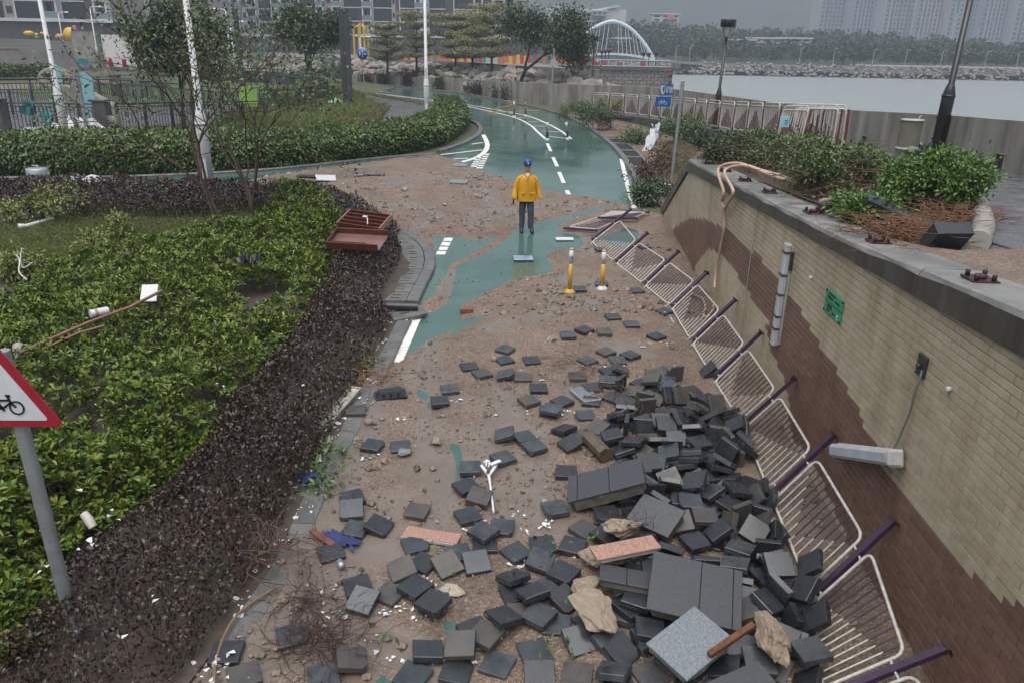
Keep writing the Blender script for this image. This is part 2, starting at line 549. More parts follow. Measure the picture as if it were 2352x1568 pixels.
def kerb(name, path, w, h, m, label, seg=.9, off=0., zf=gz, gap=.012, cat='kerb', side=1):
 """kerb stones laid end to end along a plan path; the stones are children"""
 path = [Vector((p[0], p[1])) for p in path]
 d = [0.]
 for i in range(1, len(path)):
  d.append(d[-1] + (path[i] - path[i - 1]).length)
 def pt(s):
  s = max(0, min(d[-1], s))
  for i in range(1, len(path)):
   if s <= d[i] + 1e-9:
    t = (s - d[i - 1]) / max(1e-9, d[i] - d[i - 1])
    return path[i - 1].lerp(path[i], t)
  return path[-1]
 n = max(1, round(d[-1] / seg))
 p0 = path[0]
 root = empty(name, (p0.x, p0.y, float(zf(p0.y))), label, cat)
 root['kind'] = 'structure'
 for k in range(n):
  s0 = d[-1] * k / n + gap / 2; s1 = d[-1] * (k + 1) / n - gap / 2
  mb = MB(); vs = []
  for j in range(4):
   s = s0 + (s1 - s0) * j / 3
   p = pt(s); t = (pt(s + .05) - pt(s - .05)).normalized(); nn = Vector((-t.y, t.x)) * side
   a = p + nn * off; b = p + nn * (off + w)
   za, zb = float(zf(a.y)), float(zf(b.y))
   c = .02
   a2 = p + nn * (off + c)
   vs += [(a.x, a.y, za - .1), (a.x, a.y, za + h - c), (a2.x, a2.y, za + h), (b.x, b.y, zb + h), (b.x, b.y, zb - .1)]
  fs = []
  for j in range(3):
   for q in range(4):
    fs.append((5 * j + q, 5 * j + q + 1, 5 * j + 6 + q, 5 * j + 5 + q))
  fs += [(0, 1, 2, 3, 4), (19, 18, 17, 16, 15)]
  if side > 0:
   fs = [tuple(reversed(f)) for f in fs]
  vs = [(v[0] - p0.x, v[1] - p0.y, v[2] - root.location.z) for v in vs]
  mb.add(vs, fs)
  mb.build('kerb_stone', m, root)
 return root
kerb('kerb', kA, .24, .05, mKerb, 'low wet concrete kerb between the sand and the dark red hedge', .95, side=1)
kerb('kerb', kB, .22, .085, mKerb, 'curved wet kerb beside the slotted drain covers', .95, side=1)
kR = smoothpath(pts(RIGHT[1:13]), 3)
kerb('kerb', kR, .2, .1, mKerb, 'long kerb curving along the sea side of the wet green track', 1.4, side=-1)
kerb('kerb', smoothpath(pts(NOSE), 3), .2, .1, mKerb, 'rounded kerb at the tip of the clipped green hedge', 1.0, side=1)
kerb('kerb', [(p.x, p.y + .0) for p in smoothpath(pts(HEDGE_FRONT), 3)], .15, .08, mKerb, 'straight kerb at the foot of the clipped green hedge', 1.6, side=1)
kerb('kerb', smoothpath(pts([(690, 200), (758, 203), (812, 213), (850, 233), (862, 250), (845, 268), (800, 285), (740, 300)]), 3), .14, .09, mKerb, 'thin kerb round the weedy bed behind the hedge', 1.3, side=-1)
kerb('kerb', smoothpath(pts(RIGHT[10:]), 3), .16, .12, mKerb, 'far kerb below the planted strip and the rock wall', 1.6, side=-1)
SAND = [(150, 1800), (330, 1640), (430, 1530), (520, 1420), (600, 1320), (690, 1180), (755, 1050), (838, 915), (880, 850), (925, 786), (950, 736), (998, 640), (1004, 600), (990, 568), (960, 546), (936, 536), (915, 524), (870, 497), (800, 466), (720, 452), (640, 447), (520, 436), (520, 424), (640, 400), (760, 385), (870, 370), (930, 360), (1000, 354), (1058, 369), (1075, 380), (1120, 396), (1165, 409), (1240, 436), (1330, 451), (1420, 464), (1462, 482), (1520, 494)]
HOLES = [
 [(990, 545), (1040, 541), (1092, 552), (1150, 545), (1100, 574), (1030, 607), (1015, 640), (976, 692), (968, 690), (996, 625), (998, 590)],
 [(1190, 520), (1165, 550), (1106, 588), (1054, 612), (1047, 642), (1035, 692), (1003, 718), (978, 724), (946, 745), (935, 784), (908, 832), (935, 812), (986, 778), (1050, 750), (1058, 706), (1075, 690), (1114, 670), (1176, 644), (1268, 626), (1268, 606), (1254, 588), (1281, 571), (1316, 577), (1338, 561), (1326, 544), (1274, 527), (1296, 511), (1326, 500), (1384, 484), (1392, 474), (1362, 480), (1320, 490), (1270, 503), (1232, 512)],
 [(1030, 776), (1062, 750), (1142, 721), (1150, 716), (1066, 736)],
 [(1388, 546), (1440, 522), (1480, 532), (1464, 560), (1410, 566)],
 [(946, 889), (973, 898), (991, 919), (990, 946), (981, 941), (972, 915)],
 [(1035, 1017), (1050, 1025), (1058, 1049), (1056, 1080), (1043, 1125), (1028, 1156), (1023, 1140), (1038, 1116), (1045, 1071), (1047, 1039)],
 [(1232, 1256), (1268, 1262), (1263, 1302), (1234, 1297)],
 [(1028, 1430), (1050, 1440), (1060, 1462), (1036, 1455)], [(868, 1540), (882, 1556), (900, 1580), (872, 1572)],
]
wS = [(p.x, p.y) for p in pts(SAND)] + [(wx(20.3) + .3, 20.3), (wx(2) + .3, 2.0)]
wH = [[(p.x, p.y) for p in pts(h)] for h in HOLES]
MUD = [[(985, 780), (975, 860), (1000, 930), (985, 1010), (1005, 1100), (1000, 1200), (960, 1230)], [(900, 860), (960, 880), (1000, 870)], [(870, 940), (830, 1060), (800, 1120), (770, 1220), (700, 1340), (640, 1480), (600, 1560)],
       [(1120, 760), (1230, 735), (1330, 700), (1420, 690)], [(1150, 900), (1180, 960), (1150, 1010), (1230, 1080), (1230, 1180)], [(900, 1290), (860, 1260), (820, 1300), (780, 1400), (740, 1500), (800, 1560)], [(1270, 680), (1330, 672)],
       [(870, 480), (950, 470), (1010, 500), (960, 530)], [(1060, 430), (1110, 440), (1130, 480)], [(1240, 445), (1210, 480), (1330, 470)], [(1320, 880), (1300, 970), (1240, 1000)], [(760, 1420), (900, 1500), (960, 1560)]]
wM = [[(p.x, p.y) for p in pts(h)] for h in MUD]
def sand_h(x, y, full=True):
 x = np.asarray(x, float); y = np.asarray(y, float)
 n1 = fbm(x * 1.1, y * 1.1, 3, 4); n2 = fbm(x * 4.2, y * 4.2, 9, 3)
 d = sdist(x, y, wS) + .16 * n1 + .05 * n2
 h = np.minimum(.045 + .035 * n1 + .012 * n2, d * .22)
 for q in wH:
  dd = -sdist(x, y, q) + .10 * n1 + .06 * n2
  h = np.minimum(h, np.where(dd < .5, dd * .2, 1.) - .004)
 bank = np.clip(1 - np.abs(x - (wx(y) - .15)) / .9, 0, 1)           # drift against the wall
 h = np.where(d > .2, h + bank * .07, h)
 near = np.clip((7. - y) / 3., 0, 1) * .03
 return np.where(d > .2, h + near * (h > .02), h)
def sz(x, y):
 return float(gz(y)) + max(0., float(sand_h(np.array([x]), np.array([y]))[0]))
def S(x, y, dz=0.):                           # point on top of the sand
 p = G(x, y, .04)
 for i in range(3):
  z = sz(p.x, p.y)
  p = atz(x, y, z + dz)
 return p
gx_ = np.arange(-14., 4.15, .065)
gy_ = [2.4]
while gy_[-1] < 31:
 gy_.append(gy_[-1] + .04 + .0028 * (gy_[-1] - 2.4))
gy_ = np.array(gy_)
GX, GY = np.meshgrid(gx_, gy_)
HH = sand_h(GX, GY)
rough_ = fbm(GX * 9, GY * 9, 21, 3)
md = np.full(GX.shape, 9.)
wob = .12 * fbm(GX * 1.7, GY * 1.7, 33, 3)
for q in wM:
 md = np.minimum(md, segdist(GX + wob, GY + wob, q, False))
MUDF = np.clip(1.25 - md / .24, 0, 1)
MUDF = np.maximum(MUDF, np.clip((fbm(GX * .55, GY * .55, 51, 4) - .17) * 7, 0, 1) * .85)
HH = HH + np.where(HH > .015, rough_ * (.010 + .016 * np.clip((GY - 13) / 6, 0, 1)) * (1 - MUDF) - .012 * MUDF, 0)
rows, cols = GX.shape
V = np.stack([GX, GY, gz(GY) + HH], -1).reshape(-1, 3)
idx = np.arange(rows * cols).reshape(rows, cols)
Fq = np.stack([idx[:-1, :-1], idx[:-1, 1:], idx[1:, 1:], idx[1:, :-1]], -1).reshape(-1, 4)
hv = HH.ravel(); xv = GX.ravel(); yv = GY.ravel()
keep = (hv[Fq] > -.012).any(1) & (xv[Fq].max(1) < wx(yv[Fq].mean(1)) + .06)
keep &= (xv[Fq] > -12.).any(1)
Fq = Fq[keep]
used = np.unique(Fq); remap = np.full(len(V), -1); remap[used] = np.arange(len(used))
def sand_material():
 m = bpy.data.materials.new('wet_sand')
 m.use_nodes = True
 t = m.node_tree; N = t.nodes; L = t.links; b = N['Principled BSDF']
 tc = N.new('ShaderNodeTexCoord')
 at_ = N.new('ShaderNodeAttribute'); at_.attribute_name = 'silt'
 def nz(s, d=6., r=.6):
  n = N.new('ShaderNodeTexNoise'); n.inputs['Scale'].default_value = s; n.inputs['Detail'].default_value = d; n.inputs['Roughness'].default_value = r
  L.new(tc.outputs['Object'], n.inputs['Vector']); return n.outputs['Fac']
 def rp(f, st):
  r = N.new('ShaderNodeValToRGB'); cr = r.color_ramp
  while len(cr.elements) < len(st): cr.elements.new(.5)
  for e, (p_, c) in zip(cr.elements, st): e.position = p_; e.color = (*c, 1)
  L.new(f, r.inputs[0]); return r.outputs[0]
 vo = N.new('ShaderNodeTexVoronoi'); vo.inputs['Scale'].default_value = 55.; L.new(tc.outputs['Object'], vo.inputs['Vector'])
 sp = N.new('ShaderNodeSeparateColor'); L.new(vo.outputs['Color'], sp.inputs[0])
 grain = rp(sp.outputs[0], [(0., (.095, .067, .048)), (.3, (.142, .1, .072)), (.62, (.172, .124, .091)), (.9, (.22, .165, .125)), (1., (.3, .245, .2))])
 base = rp(nz(1.4, 7), [(.3, (.68, .66, .65)), (.7, (1.12, 1.1, 1.08))])
 mx = N.new('ShaderNodeMix'); mx.data_type = 'RGBA'; mx.blend_type = 'MULTIPLY'; mx.inputs[0].default_value = 1.
 L.new(grain, mx.inputs[6]); L.new(base, mx.inputs[7])
 silt = rp(nz(3., 5), [(.3, (.122, .097, .079)), (.7, (.165, .135, .114))])
 m2 = N.new('ShaderNodeMix'); m2.data_type = 'RGBA'
 L.new(at_.outputs['Fac'], m2.inputs[0]); L.new(mx.outputs[2], m2.inputs[6]); L.new(silt, m2.inputs[7])
 L.new(m2.outputs[2], b.inputs['Base Color'])
 mr = N.new('ShaderNodeMapRange'); mr.inputs['To Min'].default_value = .62; mr.inputs['To Max'].default_value = .2
 L.new(at_.outputs['Fac'], mr.inputs[0]); L.new(mr.outputs[0], b.inputs['Roughness'])
 bp = N.new('ShaderNodeBump'); bp.inputs['Distance'].default_value = .012
 mr2 = N.new('ShaderNodeMapRange'); mr2.inputs['To Min'].default_value = .9; mr2.inputs['To Max'].default_value = .06
 L.new(at_.outputs['Fac'], mr2.inputs[0]); L.new(mr2.outputs[0], bp.inputs['Strength'])
 ad = N.new('ShaderNodeMath'); ad.operation = 'ADD'
 L.new(nz(38., 5, .7), ad.inputs[0]); L.new(vo.outputs['Distance'], ad.inputs[1])
 L.new(ad.outputs[0], bp.inputs['Height']); L.new(bp.outputs[0], b.inputs['Normal'])
 return m
mSand = sand_material()
me = npmesh('sand', V[used], remap[Fq], mSand, True)
a_ = me.attributes.new('silt', 'FLOAT', 'POINT')
a_.data.foreach_set('value', MUDF.ravel()[used].astype(np.float32))
sand_o = tag(link('sand', me), 'brown sand and gravel washed over the green track', 'sand', kind='stuff')
def pebbles(name, n, xr, yr, smin, smax, m, ok, zf, label):
 x = RNG.uniform(*xr, n * 3); u = RNG.uniform(0, 1, n * 3)
 y = yr[0] * (yr[1] / yr[0]) ** u
 k = ok(x, y); x = x[k][:n]; y = y[k][:n]; n = len(x)
 s = smin * (smax / smin) ** (RNG.uniform(0, 1, n) ** 3)
 o = np.array([[1, 0, 0], [0, 1, 0], [-1, 0, 0], [0, -1, 0], [0, 0, .8], [.6, .6, .35], [-.6, .5, .4], [-.5, -.6, .3], [.6, -.5, .4]])
 f = np.array([[0, 5, 4], [5, 1, 4], [1, 6, 4], [6, 2, 4], [2, 7, 4], [7, 3, 4], [3, 8, 4], [8, 0, 4], [0, 1, 5], [1, 2, 6], [2, 3, 7], [3, 0, 8]])
 V = o[None] * RNG.uniform(.6, 1.25, (n, 9, 3)) * s[:, None, None]
 a = RNG.uniform(0, 6.28, n); c, s_ = np.cos(a)[:, None], np.sin(a)[:, None]
 X = V[..., 0] * c - V[..., 1] * s_ + x[:, None]; Yy = V[..., 0] * s_ + V[..., 1] * c + y[:, None]
 Z = V[..., 2] + zf(x, y)[:, None]
 F = (f[None] + (np.arange(n) * 9)[:, None, None]).reshape(-1, 3)
 return tag(link(name, npmesh(name, np.stack([X, Yy, Z], -1).reshape(-1, 3), F, m)), label, 'gravel', kind='stuff')
mPeb = mat('gravel_stones', (.2, .15, .11), .6, island=[(.05, .04, .034), (.11, .078, .056), (.155, .112, .082), (.195, .148, .112), (.1, .086, .075), (.27, .225, .19)])
_szv = lambda x, y: gz(y) + np.maximum(0, sand_h(x, y))
pebbles('gravel', 15000, (-7, 3.9), (4.0, 27), .006, .032, mPeb, lambda x, y: (sand_h(x, y) > .012) & (x < wx(y) - .05) & (fbm(x * .9, y * .9, 77, 3) > -.12), _szv, 'loose gravel strewn over the brown sand')
pebbles('gravel', 420, (-7, 3.9), (4.2, 26), .03, .075, mPeb, lambda x, y: (sand_h(x, y) > .0) & (x < wx(y) - .05), _szv, 'larger stones strewn over the brown sand')
pebbles('gravel', 1700, (-10, 3.6), (13, 26), .025, .10, mPeb, lambda x, y: (sand_h(x, y) > .015) & (x < wx(y) - .05) & (fbm(x * .8, y * .8, 79, 3) > .0), _szv, 'clods and stones on the upper sand')
pebbles('gravel', 900, (-2.5, 3.3), (9, 24), .012, .035, mPeb, lambda x, y: (sand_h(x, y) < .01) & (sand_h(x, y) > -.12) & (fbm(x * 1.3, y * 1.3, 71, 3) > .05), lambda x, y: gz(y), 'small dark stones on the wet green track')
# ================================================================== TILED RETAINING WALL WITH COPING
def tile_mat(name, c):
 m = mat(name, c, .4, bump=.12, bs=120)
 t = m.node_tree; N = t.nodes; L = t.links; b = N['Principled BSDF']
 tc = N.new('ShaderNodeTexCoord'); tc.object = wallT
 def streak(sc, s_, lo, hi, c0, c1):
  mp = N.new('ShaderNodeMapping'); mp.inputs['Scale'].default_value = sc; L.new(tc.outputs['Object'], mp.inputs[0])
  n = N.new('ShaderNodeTexNoise'); n.inputs['Scale'].default_value = s_; n.inputs['Detail'].default_value = 7; n.inputs['Roughness'].default_value = .65; L.new(mp.outputs[0], n.inputs['Vector'])
  r = N.new('ShaderNodeValToRGB'); r.color_ramp.elements[0].position = lo; r.color_ramp.elements[1].position = hi; r.color_ramp.elements[0].color = (*c0, 1); r.color_ramp.elements[1].color = (*c1, 1)
  L.new(n.outputs[0], r.inputs[0]); return r.outputs[0]
 x = None
 for o in (streak((1, 1, 1), .9, .25, .7, (.72, .7, .66), (1.08, 1.08, 1.06)), streak((2.2, 2.2, .22), 1.4, .3, .52, (.74, .7, .62), (1, 1, 1)), streak((3, 3, 3), 2.5, .3, .45, (.86, .83, .78), (1, 1, 1))):
  mx = N.new('ShaderNodeMix'); mx.data_type = 'RGBA'; mx.blend_type = 'MULTIPLY'; mx.inputs[0].default_value = 1.
  if x is None: mx.inputs[6].default_value = (*c, 1)
  else: L.new(x, mx.inputs[6])
  L.new(o, mx.inputs[7]); x = mx.outputs[2]
 L.new(x, b.inputs['Base Color'])
 return m
wallT = empty('retaining_wall', (WX0, WY0, 0), 'long retaining wall faced with beige and brown tiles under a concrete coping', 'wall')
mTB = [tile_mat('beige_tile_%s' % 'abcd'[i], c) for i, c in enumerate([(.42, .36, .265), (.45, .385, .285), (.41, .345, .25), (.435, .375, .29)])]
mTR = [tile_mat('brown_tile_%s' % 'abc'[i], c) for i, c in enumerate([(.165, .092, .07), (.18, .103, .08), (.155, .086, .066)])]
mMortar = mat('dark_mortar', (.06, .047, .033), .8, var=.5, vs=6.)
mCope = mat('weathered_coping', (.19, .185, .175), .42, var=.5, vs=1.7, bump=.3, bs=35, rvar=.18, stretch=(1, 1, 1))
mCopeF = mat('stained_coping_face', (.07, .062, .052), .55, var=.55, vs=2.4, bump=.35, bs=35, col2=(.035, .031, .024), stretch=(1, 2.5, .5))
wdir = Vector((WX1 - WX0, WY1 - WY0, 0)).normalized()
wnor = Vector((-wdir.y, wdir.x, 0))                     # towards the track
WO = Vector((WX0, WY0, 0))
def wp(s, z, out=0.):                                   # s along the wall measured from WY0
 return WO + wdir * s + Vector((0, 0, z)) + wnor * out
def wsz(x, y):
 p = WL(x, y); d = p - WO
 return (d.x * wdir.x + d.y * wdir.y, p.z)
S_END0, S_END1 = 11.9, 15.0                             # where the sloping end starts / meets the ground
def zc(s):                                              # underside of the coping
 return float(np.interp(s, [-4, -.5, 2.6, 5.75, S_END0, S_END1], [3.13, 2.96, 2.82, 2.66, 2.36, .80]))
def zt_(s):
 return float(np.interp(s, [-4, -.4, 2.7, 5.8, S_END0 + .12, S_END1 + .35], [3.42, 3.25, 3.0, 2.86, 2.6, .86]))
def wchild(mb, name, m, parent=None):
 mb.v = [tuple(Vector(v) - wallT.location) for v in mb.v]
 return mb.build(name, m, parent or wallT)
mb = MB(); ss = [-4, -.5, 2.6, 5.75, S_END0, S_END1]
fr = [wp(s, -.3) for s in ss] + [wp(s, zc(s) + .1) for s in reversed(ss)]
bk = [p - wnor * .35 for p in fr]
n = len(fr)
mb.add(fr + bk, [tuple(reversed(range(n))), tuple(range(n, 2 * n))] + [(i, (i + 1) % n, n + (i + 1) % n, n + i) for i in range(n)])
wchild(mb, 'wall_core', mMortar)
UP = [(1530, 534), (1540, 530), (1562, 515), (1584, 503), (1614, 503), (1660, 520), (1694, 546), (1746, 592), (1765, 614), (1800, 660), (1836, 704), (1874, 777), (1889, 796), (1914, 839), (1939, 884), (1966, 929), (1974, 956), (2001, 1009), (2034, 1071), (2076, 1139), (2109, 1176), (2149, 1221), (2196, 1286), (2264, 1338), (2352, 1401), (2500, 1520)]
LO = [(2074, 1496), (2016, 1384), (1972, 1286), (1936, 1206), (1916, 1159), (1879, 1072), (1826, 1009), (1799, 856), (1781, 821), (1769, 796), (1764, 735), (1728, 684), (1706, 647), (1661, 587), (1645, 578), (1629, 573), (1610, 592), (1598, 612), (1590, 640), (1560, 600)]
wave = [wsz(a, b) for a, b in UP] + [(-4, 1.0), (-4, .22)] + [wsz(a, b) for a, b in LO]
TP, TLN = .0715, .24
def clip_under(poly, a, b):                              # keep the part of poly (s, z) under the line a-b
 out = []
 def dd(p):
  t = (p[0] - a[0]) / (b[0] - a[0]); return a[1] + (b[1] - a[1]) * t - p[1]
 for i in range(len(poly)):
  p, q = poly[i], poly[(i + 1) % len(poly)]
  dp, dq = dd(p), dd(q)
  if dp >= 0: out.append(p)
  if dp * dq < 0:
   t = dp / (dp - dq); out.append((p[0] + (q[0] - p[0]) * t, p[1] + (q[1] - p[1]) * t))
 return out
full = []; rest = MB()
rt = random.Random(3)
row = 0; z = -.12
while z < 3.2:
 s = -2.4 + (TLN / 2 if row % 2 else 0)
 while s < S_END1:
  s1 = s + TLN
  if zc(s1) < z and zc(s) < z:
   s = s1; continue
  g = .0035
  poly = [(s + g, z + g), (s1 - g, z + g), (s1 - g, z + TP - g), (s + g, z + TP - g)]
  c0, c1 = zc(s + g) - .004, zc(s1 - g) - .004
  cut = min(c0, c1) < z + TP - g
  if cut:
   poly = clip_under(poly, (s + g, c0), (s1 - g, c1))
  if len(poly) < 3:
   s = s1; continue
  br = bool(inside(np.array([s + TLN / 2]), np.array([z + TP / 2]), wave)[0])
  pr = .010 + rt.uniform(-.0015, .0025)
  c = wp(s + TLN / 2, z + TP / 2)
  vz = Vector(c) - Vector(cC)
  if not cut and c.y > 4.4 and z > float(gz(c.y)):
   full.append((vz.length, s, z, br, pr))
  else:
   vs = [wp(a, b, 0) for a, b in poly] + [wp(a, b, pr) for a, b in poly]
   k = len(poly)
   rest.add(vs, [tuple(range(2 * k - 1, k - 1, -1))] + [(i, k + i, k + (i + 1) % k, (i + 1) % k) for i in range(k)], 4 + rt.randrange(3) if br else rt.randrange(4))
  s = s1
 z += TP; row += 1
full.sort(key=lambda t: t[0])
rotw = Matrix((wdir, wnor, Vector((0, 0, 1)))).transposed()
def tilemesh(m):
 q = MB(); a, b = TLN / 2 - .0035, TP / 2 - .0035; c = .003
 vs = [(-a, 0, -b), (a, 0, -b), (a, 0, b), (-a, 0, b), (-a, .008, -b), (a, .008, -b), (a, .008, b), (-a, .008, b), (-a + c, .011, -b + c), (a - c, .011, -b + c), (a - c, .011, b - c), (-a + c, .011, b - c)]
 fs = []
 for o in (0, 4):
  for i in range(4):
   fs.append((o + i, o + 4 + i, o + 4 + (i + 1) % 4, o + (i + 1) % 4))
 fs.append((11, 10, 9, 8))
 q.add(vs, fs); return q.mesh('tile', m)
tmB = [tilemesh(m) for m in mTB]; tmR = [tilemesh(m) for m in mTR]
for k, (d, s, z, br, pr) in enumerate(full):
 c = wp(s + TLN / 2, z + TP / 2, pr - .0105)
 if k < 300:
  o = link('tile', rt.choice(tmR if br else tmB), wallT)
  o.location = c - wallT.location
  o.rotation_euler = rotw.to_euler()
 else:
  g = .0035
  poly = [(s + g, z + g), (s + TLN - g, z + g), (s + TLN - g, z + TP - g), (s + g, z + TP - g)]
  vs = [wp(a, b, 0) for a, b in poly] + [wp(a, b, pr) for a, b in poly]
  rest.add(vs, [(7, 6, 5, 4)] + [(i, 4 + i, 4 + (i + 1) % 4, (i + 1) % 4) for i in range(4)], 4 + rt.randrange(3) if br else rt.randrange(4))
ro = wchild(rest, 'tiling', mTB + mTR); ro['kind'] = 'stuff'
def coping(s0, s1):
 q = MB(); k = max(2, int((s1 - s0) / .5)); vs = []
 for i in range(k + 1):
  s = s0 + (s1 - s0) * i / k
  j = .006 * math.sin(s * 5.1) + .004 * math.sin(s * 17.)
  vs += [wp(s, zc(s), -.30), wp(s, zc(s), .045), wp(s, zt_(s) - .05 + j, .05), wp(s, zt_(s) - .012, .035 + j), wp(s, zt_(s), .0), wp(s, zt_(s) + .0, -.44), wp(s, zt_(s) - .35, -.44)]
 m_ = 7
 for i in range(k):
  for a in range(m_):
   b = (a + 1) % m_
   q.add([vs[i * m_ + a], vs[i * m_ + b], vs[(i + 1) * m_ + b], vs[(i + 1) * m_ + a]], [(0, 1, 2, 3)], 0 if a in (1, 0) else 1)
 q.add([vs[a] for a in range(m_)], [tuple(reversed(range(m_)))], 0)
 q.add([vs[k * m_ + a] for a in range(m_)], [tuple(range(m_))], 0)
 wchild(q, 'coping', [mCopeF, mCope])
for a, b in ((-4, 1.0), (1.012, 5.24), (5.252, 8.6), (8.612, S_END0 + .1)):
 coping(a, b)
q = MB()
e0, e1 = S_END0, S_END1
A = [wp(e0 + .105, 2.36), wp(e0 + .105, 2.6), wp(e1 + .35, .84), wp(e1 + .02, .78)]
q.add([p + wnor * .05 for p in A] + [p - wnor * .44 for p in A], [(3, 2, 1, 0), (4, 5, 6, 7)] + [(i, (i + 1) % 4, 4 + (i + 1) % 4, 4 + i) for i in range(4)])
wchild(q, 'raking_coping', mConcDark)
mPlate = mat('rusty_maroon_steel', (.055, .02, .022), .45, var=.5, vs=25., metal=.3, bump=.3, bs=60)
pl = None
for i, (x, y) in enumerate(((2133, 592), (1882, 522), (1775, 470), (1758, 452), (2352, 697), (1935, 522), (2020, 552))):
 s, _ = wsz(x, y)
 s = [ -.0 + .0, 1.9, 3.9, 5.9, 7.4, 8.9, 10.4][i] + .55
 if pl is None:
  q = MB(); q.box((0, 0, .01), (.22, .2, .02))
  for a in (-.075, .075):
   for b in (-.065, .065):
    q.lathe([(.018, .0), (.018, .045), (.012, .05)], 6, (a, b, .018))
  q.lathe([(.045, 0), (.045, .03), (.03, .032)], 8, (0, 0, .018))
  pm = q.mesh('base_plate', mPlate); pl = 1
 o = link('base_plate', pm, wallT)
 o.location = wp(s, zt_(s) - .0, -.2) - wallT.location
 o.rotation_euler = (0, 0, math.atan2(wdir.y, wdir.x) + random.uniform(-.1, .1))
# ================================================================== PROMENADE AND SEA WALL
mProm = mat('wet_paving', (.095, .098, .105), .22, var=.35, vs=1.3, bump=.15, bs=60, rvar=.12)
mSeaW = mat('seawall_concrete', (.25, .235, .21), .6, var=.45, vs=1.1, bump=.2, bs=20, col2=(.11, .10, .085), stretch=(1.6, 1.6, .28))
SW = [(9.6, -2), (9.8, 8), (10.2, 16.5), (11.0, 21.5), (11.5, 29.5), (11.0, 37), (9.2, 48), (7, 54), (3.5, 59), (-.4, 64), (-6, 76), (-13.2, 86), (-24, 93), (-35, 95.5), (-95, 100)]
SWT = [4.2, 3.95, 3.6, 3.36, 2.95, 2.78, 2.73, 2.6, 2.45, 2.36, 2.08, 1.86, 1.65, 1.74, 1.8]
swp = smoothpath([(a, b, c) for (a, b), c in zip(SW, SWT)], 5)
prom_in = [(wx(-2) + .42, -2), (wx(5) + .42, 5), (wx(17) + .42, 17), (5.4, 19.5), (7.7, 21), (8.7, 23.2), (8.5, 32.7), (7.1, 45), (4.8, 50.6), (4.0, 54)]
promp = prom_in + [(p.x, p.y) for p in swp if p.y < 57][::-1]
prom = sheet('promenade', promp, lambda x, y: float(pz(y)), mProm, 1.)
tag(prom, 'wet grey paved promenade along the sea wall', 'promenade', kind='structure')
mSlab = mat('promenade_slab', (.1, .103, .11), .2, island=[(.085, .088, .094), (.11, .113, .12), (.098, .1, .106)], var=.35, vs=2., bump=.15, bs=70, rvar=.12)
slab_m = MB().cbox((0, 0, 0), (.885, 1.185, .03), .006).mesh('paving_slab', mSlab)
for j in range(8):
 for i in range(6):
  x = 5.0 + i * .9 + (.45 if j % 2 else 0); y = 6.9 + j * 1.2
  if x > 9.3 or x < 4.6 + (0.9 if y > 9 else 0): continue
  if not (5.15 + max(0, y - 7.6) * .05 < x): continue
  o = link('paving_slab', slab_m, prom)
  sl = (float(pz(y + .6)) - float(pz(y - .6))) / 1.2
  o.location = (x, y, float(pz(y)) + .006); o.rotation_euler = (math.atan(sl), 0, 0)
mb = MB()
wall(mb, swp, .35, [-1.8] * len(swp), [p.z for p in swp], side=-1)
sw_o = mb.build('sea_wall', mSeaW)
tag(sw_o, 'streaked grey concrete sea wall curving along the water', 'sea wall')
mHoleShade = mat('opening_shade', (.01, .01, .01), .9)  # near-black colour stands in for the shade inside openings
def sw_at(s):
 return None
for (x, y) in ((1893, 309), (1985, 328), (2115, 345), (2297, 371)):
 best = None
 for i in range(len(swp) - 1):
  a, b = swp[i], swp[i + 1]
  nn = Vector((b.y - a.y, -(b.x - a.x), 0))
  d = Vector(ray(x, y)); den = d.dot(nn)
  if abs(den) < 1e-9: continue
  t = (Vector((a.x, a.y, 0)) - Vector((0, 0, CAMZ))).dot(nn) / den
  p = Vector((0, 0, CAMZ)) + d * t
  u = (p - Vector((a.x, a.y, 0))).dot(Vector((b.x - a.x, b.y - a.y, 0))) / ((b.x - a.x) ** 2 + (b.y - a.y) ** 2)
  if 0 <= u <= 1 and t > 0:
   best = (p, (Vector((b.x, b.y, 0)) - Vector((a.x, a.y, 0))).normalized()); break
 if best:
  p, tdir = best
  nrm = Vector((-tdir.y, tdir.x, 0))
  if nrm.x > 0: nrm = -nrm
  rot = Matrix((tdir, nrm, Vector((0, 0, 1)))).transposed()
  q = MB(); zb = float(pz(p.y))
  c0 = Vector((p.x, p.y, zb + .17))
  q.box(c0 + nrm * .004, (.36, .012, .30), rot)  # black plate on the uncut wall, painted as a shaded hole
  q.box(c0 + nrm * .012 + tdir * .2, (.03, .03, .34), rot, 1); q.box(c0 + nrm * .012 - tdir * .2, (.03, .03, .34), rot, 1)
  q.box(c0 + nrm * .012 + Vector((0, 0, .165)), (.43, .03, .03), rot, 1)
  q.build('drain_opening', [mHoleShade, mSeaW], sw_o)
lw = smoothpath([(wx(17.3) + .15, 17.35), (5.3, 19.9), (7.5, 21.2), (8.55, 23.2), (8.4, 32.7), (7.0, 45), (4.6, 50.8)], 5)
mb = MB()
wall(mb, lw, .25, [float(gz(p.y)) - .3 for p in lw], [float(pz(p.y)) + .12 for p in lw], side=-1)
tag(mb.build('retaining_wall', mConcDark), 'low stained concrete wall under the standing white railing', 'wall')
kp = smoothpath([P(2240, 470), P(2252, 500), P(2256, 535), P(2243, 570)], 4)
q = MB()
q.tube([Vector((p.x, p.y, float(pz(p.y)) + .06)) for p in kp], .12, 10)
tag(q.build('kerb', mConc), 'pale rounded kerb end between the green shrubs and the wet paving', 'kerb')
ps = sheet('sand', [(wx(3.5) + .44, 3.5), (wx(8.2) + .44, 8.2)] + [(p.x, p.y) for p in (P(2140, 572), P(2200, 582), P(2245, 577), P(2400, 580), P(2560, 620))] + [(7.5, 3.5)], lambda x, y: float(pz(y)) + .028 + .012 * mnoise.noise((x * 3, y * 3, 0)), mSand, .2)
